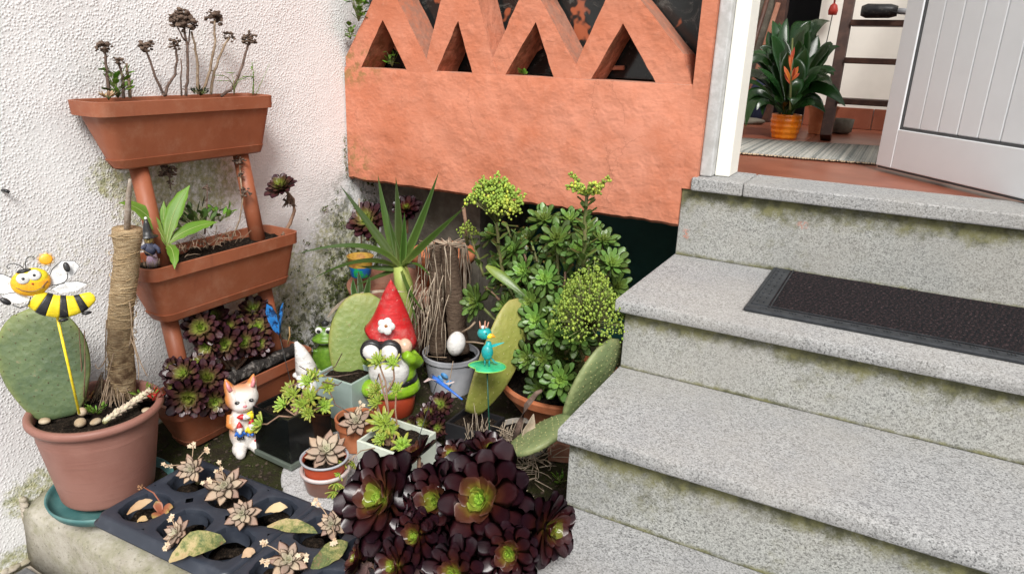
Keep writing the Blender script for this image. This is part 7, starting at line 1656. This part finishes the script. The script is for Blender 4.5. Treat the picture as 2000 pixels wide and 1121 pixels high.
# potted lily
pl = Vector((1.135, 3.00, 0.7005)); pp = thing('ceramic_pot', 'shiny orange ribbed ceramic pot on the hallway floor', 'flower pot', tuple(pl)); m = MB()
prof = []; 
for k in range(28):
    t = k / 27; r = 0.044 + 0.012 * math.sin(t * 2.2) ; prof.append((r * (1 + 0.022 * math.sin(t * 28)), 0.092 * t))
m.lathe([(0, 0)] + prof + [(0.045, 0.092), (0.043, 0.075), (0, 0.075)], 40, cap0=False, cap1=False)
m.v = [Vector((p.x * (1 + 0.03 * math.cos(12 * math.atan2(p.y, p.x))), p.y * (1 + 0.03 * math.cos(12 * math.atan2(p.y, p.x))), p.z)) for p in m.v]; m.build('pot_body', G_ORPOT, pp)
ly = thing('peace_lily', 'dark green broad-leaved houseplant in the orange ceramic pot', 'houseplant', (pl.x, pl.y, 0.782)); L0 = Vector(ly.location)
for k, (px, py_, dy, w) in enumerate(((1462, 120, 0.05, .028), (1450, 200, -0.1, .028), (1478, 160, 0.1, .030), (1500, 75, 0.1, .032), (1522, 50, 0.12, .032), (1545, 40, 0.05, .034), (1590, 42, 0.15, .040), (1600, 90, 0, .034), (1640, 90, 0, .024), (1630, 130, 0.05, .036), (1640, 150, 0, .030), (1612, 190, -0.1, .032), (1470, 215, -0.12, .024), (1500, 130, -0.1, .034), (1530, 105, -0.12, .034), (1575, 110, -0.14, .040), (1600, 155, -0.14, .036), (1560, 165, -0.16, .034), (1510, 180, -0.14, .030), (1585, 205, -0.1, .028), (1535, 205, -0.14, .030), (1490, 110, 0.16, .03), (1560, 70, 0.18, .036), (1615, 120, 0.16, .032), (1545, 130, 0.1, .036), (1575, 150, 0.1, .036), (1525, 150, 0.05, .034), (1600, 60, .1, .034))): 
    pass
LT = [((0.9492, 3.0000, 0.9734), (1.0038, 3.0000, 1.0700), .026), ((0.9713, 2.9500, 0.8100), (1.0013, 2.9500, 0.9467), .026), ((0.9565, 3.1000, 0.9243), (1.0320, 3.0500, 0.9476), .028), ((1.0020, 3.1000, 1.0983), (1.0441, 3.0500, 1.0251), .034), ((1.0368, 3.1200, 1.1322), (1.0690, 3.0500, 1.0258), .034), ((1.1691, 3.1000, 1.1272), (1.1109, 3.1000, 1.1414), .042), ((1.1847, 3.1500, 1.0883), (1.1688, 3.1000, 1.0107), .040), ((1.2803, 3.0200, 1.0459), (1.2163, 3.0200, 1.0569), .024), ((1.2825, 3.0000, 0.9583), (1.2197, 3.0000, 0.9926), .040), ((1.2854, 2.9200, 0.8775), (1.2249, 2.9500, 0.9378), .034), ((1.0322, 2.9200, 0.8057), (1.0392, 2.9500, 0.8819), .022), ((1.0597, 2.9000, 0.9308), (1.0867, 2.9300, 0.9037), .030), ((1.1163, 2.9200, 1.0246), (1.1166, 2.9300, 0.9516), .034), ((1.1798, 2.9000, 1.0350), (1.1632, 2.9200, 0.9536), .042), ((1.2381, 2.9200, 0.9747), (1.1981, 2.9200, 0.9369), .040), ((1.1806, 2.8600, 0.8916), (1.1654, 2.9000, 0.8621), .034), ((1.0970, 2.8800, 0.8494), (1.1164, 2.9000, 0.8592), .030), ((1.2408, 2.9000, 0.8389), (1.1988, 2.9200, 0.8633), .028), ((1.1506, 2.8700, 0.8437), (1.1452, 2.9000, 0.8516), .034), ((1.1317, 3.0000, 1.0909), (1.1223, 3.0000, 1.0078), .040), ((1.2342, 3.1500, 1.0135), (1.1905, 3.1000, 0.9924), .034), ((1.1055, 3.1000, 0.9894), (1.1117, 3.0500, 0.9317), .036), ((1.0248, 3.0200, 1.0334), (1.0728, 3.0000, 0.9874), .034), ((1.1690, 2.9800, 1.0998), (1.1506, 2.9800, 1.0084), .038), ((1.0822, 2.9800, 1.0709), (1.1039, 2.9800, 0.9883), .038), ((0.9965, 3.1000, 0.8558), (1.0487, 3.0500, 0.8996), .026), ((1.2259, 3.1000, 0.8881), (1.1803, 3.0500, 0.9157), .034), ((1.0948, 3.0000, 0.9028), (1.1179, 3.0000, 0.8752), .034)]
LT2 = []
for k in range(34):
    a_, b_, w_ = LT[k % len(LT)]; a_ = Vector(a_) + Vector((U(-.06, .06), U(-.10, .10), U(-.07, .05))); b_ = Vector(b_) + Vector((U(-.03, .03), U(-.06, .06), U(0, .06))); LT2.append((tuple(a_), tuple(b_), w_ * U(.7, .95)))
LT = [(a_, b_, w_ * .85) for a_, b_, w_ in LT] + LT2
for tip, mid, w in LT:
    A = L0 + Vector((U(-.02, .02), U(-.02, .02), 0)); pts = curve3(A, mid, tip, 13); m = MB(); vd = (VIEW - pts[6]).normalized()
    m.blade(pts, [max(.003 if i < 5 else .001, w * wprof('lance', max(0, (i - 2.5) / 9.5) if i > 2 else 0)) for i in range(13)], vd * 0.8 + Vector((U(-.4, .4), U(-.3, .3), U(.3, .9))), 0.0016, 0.16, nv=2); m.build('leaf', LILY, ly, world=True)
o = thing('bromeliad_flower', 'orange-red flower spike in front of the dark houseplant leaves', 'flower', (1.1602, 2.8700, 0.8165))
m = MB(); m.tube([(1.1602, 2.8700, 0.8165), (1.1459, 2.8700, 0.9350), (1.1296, 2.8800, 1.0686)], .004, .003, 6); m.build('stalk', GREENSTEM, o, world=True)
def bract(c, tip, w): 
    m = MB(); m.blade(curve3(c, (Vector(c) + Vector(tip)) / 2 + Vector((.0, -.006, .004)), tip, 7), [w * wprof('lance', .05 + .95 * i / 6) for i in range(7)], (0.3, -1, .2), .003, .4); m.build('bract', FLAME, o, world=True)
for c, tip, w in (((1.1464, 2.8600, 0.9170), (1.1110, 2.8500, 0.9840), .012), ((1.1464, 2.8600, 0.9170), (1.1267, 2.8300, 0.9702), .010), ((1.1539, 2.8600, 0.9264), (1.1714, 2.8500, 0.9826), .013), ((1.1539, 2.8600, 0.9264), (1.1606, 2.8300, 0.9786), .012), ((1.1525, 2.8500, 0.9211), (1.1827, 2.8500, 0.9547), .010), ((1.1404, 2.8700, 0.9708), (1.1350, 2.8700, 1.0419), .009), ((1.1445, 2.8600, 0.9530), (1.1250, 2.8600, 1.0237), .007), ((1.1413, 2.8700, 0.9888), (1.1425, 2.8700, 1.0509), .007), ((1.1478, 2.8600, 0.9080), (1.1175, 2.8500, 0.9519), .009)): bract(c, tuple(Vector(c).lerp(Vector(tip), 0.8)), w * 0.62)
rpot('clay_pot', 'plain terracotta pot half hidden behind the orange ceramic pot', (1.235, 3.30), 0.062, 0.115, TERRA, 0.702)
o = thing('plastic_bowl', 'grey plastic bowl on the hallway floor behind the clay pot', 'bowl', (1.30, 3.42, 0.702)); m = MB(); m.lathe([(0, 0), (.04, 0), (.05, .008), (.055, .06), (.052, .06), (.04, .02), (0, .01)], 32, cap0=False, cap1=False); m.build('bowl_body', DARKCON, o)
# ladder
ll = thing('wooden_ladder', 'dark brown wooden step ladder leaning in the hallway', 'ladder', (1.2875, 3.0117, 0.7005))
a = Vector((1.2856, 3.0124, 0.7120)); b = Vector((1.2642, 3.3000, 1.2303)); d = (b - a).normalized(); L = 1.75; sx = Vector((1, 0, 0)); nrm = d.cross(sx).normalized(); WL = 0.42
def bar3(nm, p, q, w, t, mat=WOOD_D, par=ll):
    p = Vector(p); q = Vector(q); dd = (q - p); L_ = dd.length; dd.normalize(); s_ = sx if abs(dd.dot(sx)) < .9 else d; s_ = (s_ - dd * s_.dot(dd)).normalized(); n_ = dd.cross(s_)
    M = Matrix((( s_.x, n_.x, dd.x, p.x), (s_.y, n_.y, dd.y, p.y), (s_.z, n_.z, dd.z, p.z), (0, 0, 0, 1))); m = MB(); m.b2((-w / 2, -t / 2, 0), (w / 2, t / 2, L_), M); return m.build(nm, mat, par, world=True, smooth=False, bevel=.003)
bar3('stile', a, a + d * L, 0.040, 0.055); bar3('stile', a + sx * WL, a + sx * WL + d * L, 0.040, 0.055)
for (px, py_) in ((1640, 198), (1652, 117), (1668, 42)):
    pass
for q in ((1.3351, 3.0000, 0.8555), (1.3239, 3.1000, 1.0045), (1.3131, 3.2000, 1.1451)):
    t = (q[2] - a.z) / d.z; c = a + d * t
    m = MB(); m.b2((c.x + 0.021, c.y - 0.055, c.z - 0.016), (c.x + WL - 0.021, c.y + 0.045, c.z + 0.006)); m.build('step', WOOD_D, ll, world=True, smooth=False, bevel=.003)
um = thing('folded_umbrella', 'black folded umbrella lying on the ladder step', 'umbrella', (1.3780, 3.2000, 1.1825)); c = Vector(um.location); tz = [o for o in ll.children][-1]
c0 = Vector((1.3200, 3.1900, 1.1816)); m = MB(); m.tube([c0, c0 + Vector((.02, 0, 0)), c0 + Vector((.10, 0, 0)), c0 + Vector((.125, 0, 0))], 0, 0, 12, [.018, .027, .026, .019]); m.build('folded_canopy', G_BLACK, um, world=True)
m = MB(); m.tube([c0 + Vector((.126, 0, 0)), c0 + Vector((.20, 0, -.004))], .011, .012, 10); m.build('handle', GREYPOT, um, world=True)
m = MB(); m.tube([c0 + Vector((.10, -.027, 0)), c0 + Vector((.14, -.034, -.012)), c0 + Vector((.18, -.03, -.004))], .0016, .0016, 5); m.build('strap', G_BLACK, um, world=True)
hb = Vector((1.1706, 3.6800, 1.2249)); hg = thing('hanging_bell', 'small red bell hanging on a cord against the cream wall', 'bell', tuple(hb)); m = MB(); m.lathe([(.018, -.03), (.021, -.012), (.015, .010), (.006, .018)], 14); m.build('bell_body', simple('bell_red', (.35, .03, .02), .5), hg)
m = MB(); m.tube([(0, 0, .018), (0.0, 0, .4)], .004, .004, 6); m.build('cord_top', simple('cord_red', (.5, .12, .1), .7), hg); m = MB(); m.tube([(0, 0, -.03), (-.004, 0, -.12), (-.012, 0, -.24)], .0022, .002, 6); m.build('cord_tail', METAL, hg)
for k, (x, y, r, h, mt) in enumerate(((0.83, 3.68, 0.012, 1.1, TERRA_D), (0.78, 3.70, 0.011, 1.2, WOOD_D))):
    o = thing('leaning_pole', ['pale wooden pole leaning in the dark hall corner', 'dark wooden pole leaning in the dark hall corner'][k], 'pole', (x, y, .70)); m = MB(); m.tube([(0, 0, 0), (0.09, .06, h * .5)], r, r, 8); m.build('pole_body', mt, o)
o = thing('blue_bag', 'blue bag slumped in the dark hall corner', 'bag', (0.90, 3.66, .70)); m = MB(); m.ball((0, 0, .10), (.045, .04, .11), 14, 10); m.v = [p * (1 + .12 * nz(p.x, p.z, 14)) for p in m.v]; m.build('bag_body', simple('blue_cloth', (.012, .016, .045), .8), o)
o = thing('floor_cloth', 'grey cloth lying at the foot of the dark hall corner', 'cloth', (0.83, 3.56, .70)); m = MB(); m.ball((0, 0, .012), (.14, .05, .022), 18, 8); m.v = [p + Vector((0, 0, .01 * nz(p.x, p.y, 25))) for p in m.v]; m.build('cloth_body', DARKCON, o)
# creeping weeds on the lattice
def wallweed(label, base, n, L, spread, up): return leafclump('wall_weed', label, base, n, L, L * .75, WEED, spread, 'ovate', 'weed', el=(-30, 60), up=up, key='wallweed')
wallweed('bright green weed tumbling down the top corner of the orange lattice', (0.0696, 1.7350, 1.0575), 46, 0.020, 0.022, 0.07)
wallweed('small green weed lower down beside the orange lattice', (0.0358, 1.7350, 1.0067), 16, 0.018, 0.012, 0.04)
wallweed('green sprig growing inside the first lattice triangle', (0.1411, 1.8000, 0.9330), 14, 0.026, 0.016, 0.05)
wallweed('tiny green tuft in the third lattice triangle', (0.6074, 1.7800, 0.9252), 8, 0.010, 0.008, 0.008)
# moss and litter
m = MB()
def tuft(p, n, s, outw=None):
    for k in range(n):
        a = U(0, 6.28); q = Vector(p) + Vector((U(-1, 1), U(-1, 1), U(-1, 1))) * s * 0.8; d = Vector((math.cos(a), math.sin(a), U(0.2, 1.2))) * s
        if outw is not None: d = Vector((abs(d.x) * .7 + .2 * s, d.y, d.z * .7))
        w = d.cross(Vector((0.3, 0.5, 0.2))).normalized() * s * 0.35
        m.add([q - w, q + w, q + d], [(0, 1, 2)])
for k in range(900):
    x, y = U(0.01, 1.08), U(0.76, 1.86); 
    if nz(x, y, 9) < -0.05: continue
    tuft((x, y, bed_z(x, y) + .002), 9, U(.003, .008))
for k in range(1900):
    y, z = 1.88 - abs(rng.gauss(0, .16)), abs(rng.gauss(.04, .24)); 
    if z > .52 or y > 1.89 or nz(y, z, 13, 4) < 0.02 + 0.25 * max(0, z - .25): continue
    tuft((.002, y, z + .03), 7, U(.003, .009), 1)
for k in range(700):
    y, z = U(1.30, 1.75), abs(rng.gauss(.05, .12))
    if nz(y, z, 15, 6) < 0.05: continue
    tuft((.002, y, z + .04), 7, U(.003, .008), 1)
for k in range(60):
    y = U(1.735, 1.745); z = U(.58, .72); tuft((.004, y - .01, z), 5, U(.002, .004), 1)
tag(m.build('moss', MOSS), 'green moss growing on the bed and up the wall corner', 'moss', kind='stuff')
m = MB()
for k in range(2600):
    x, y = U(0.02, 1.09), U(0.70, 1.85); s = U(.0015, .005); M = Matrix.Translation((x, y, bed_z(x, y) + s * .4)) @ Matrix.Rotation(U(0, 6), 4, 'Z') @ Matrix.Rotation(U(-.6, .6), 4, 'X'); m.box((0, 0, 0), (s * 1.7, s, s * .7), M)
tag(m.build('soil_crumbs', simple('soil_crumb', (.035, .025, .018), .95, (.09, .065, .045), 50, rvar=.4)), 'dark soil crumbs and bark chips over the plant bed', 'soil', kind='stuff')
o = thing('wall_spot', 'small black cable stub sticking out at the left of the white wall', 'cable', (0.0020, 0.7334, 0.6884)); m = MB(); m.tube([(0, 0, 0), (.012, 0, .001), (.016, .004, -.003)], .0035, .003, 7); m.build('stub', G_BLACK, o)
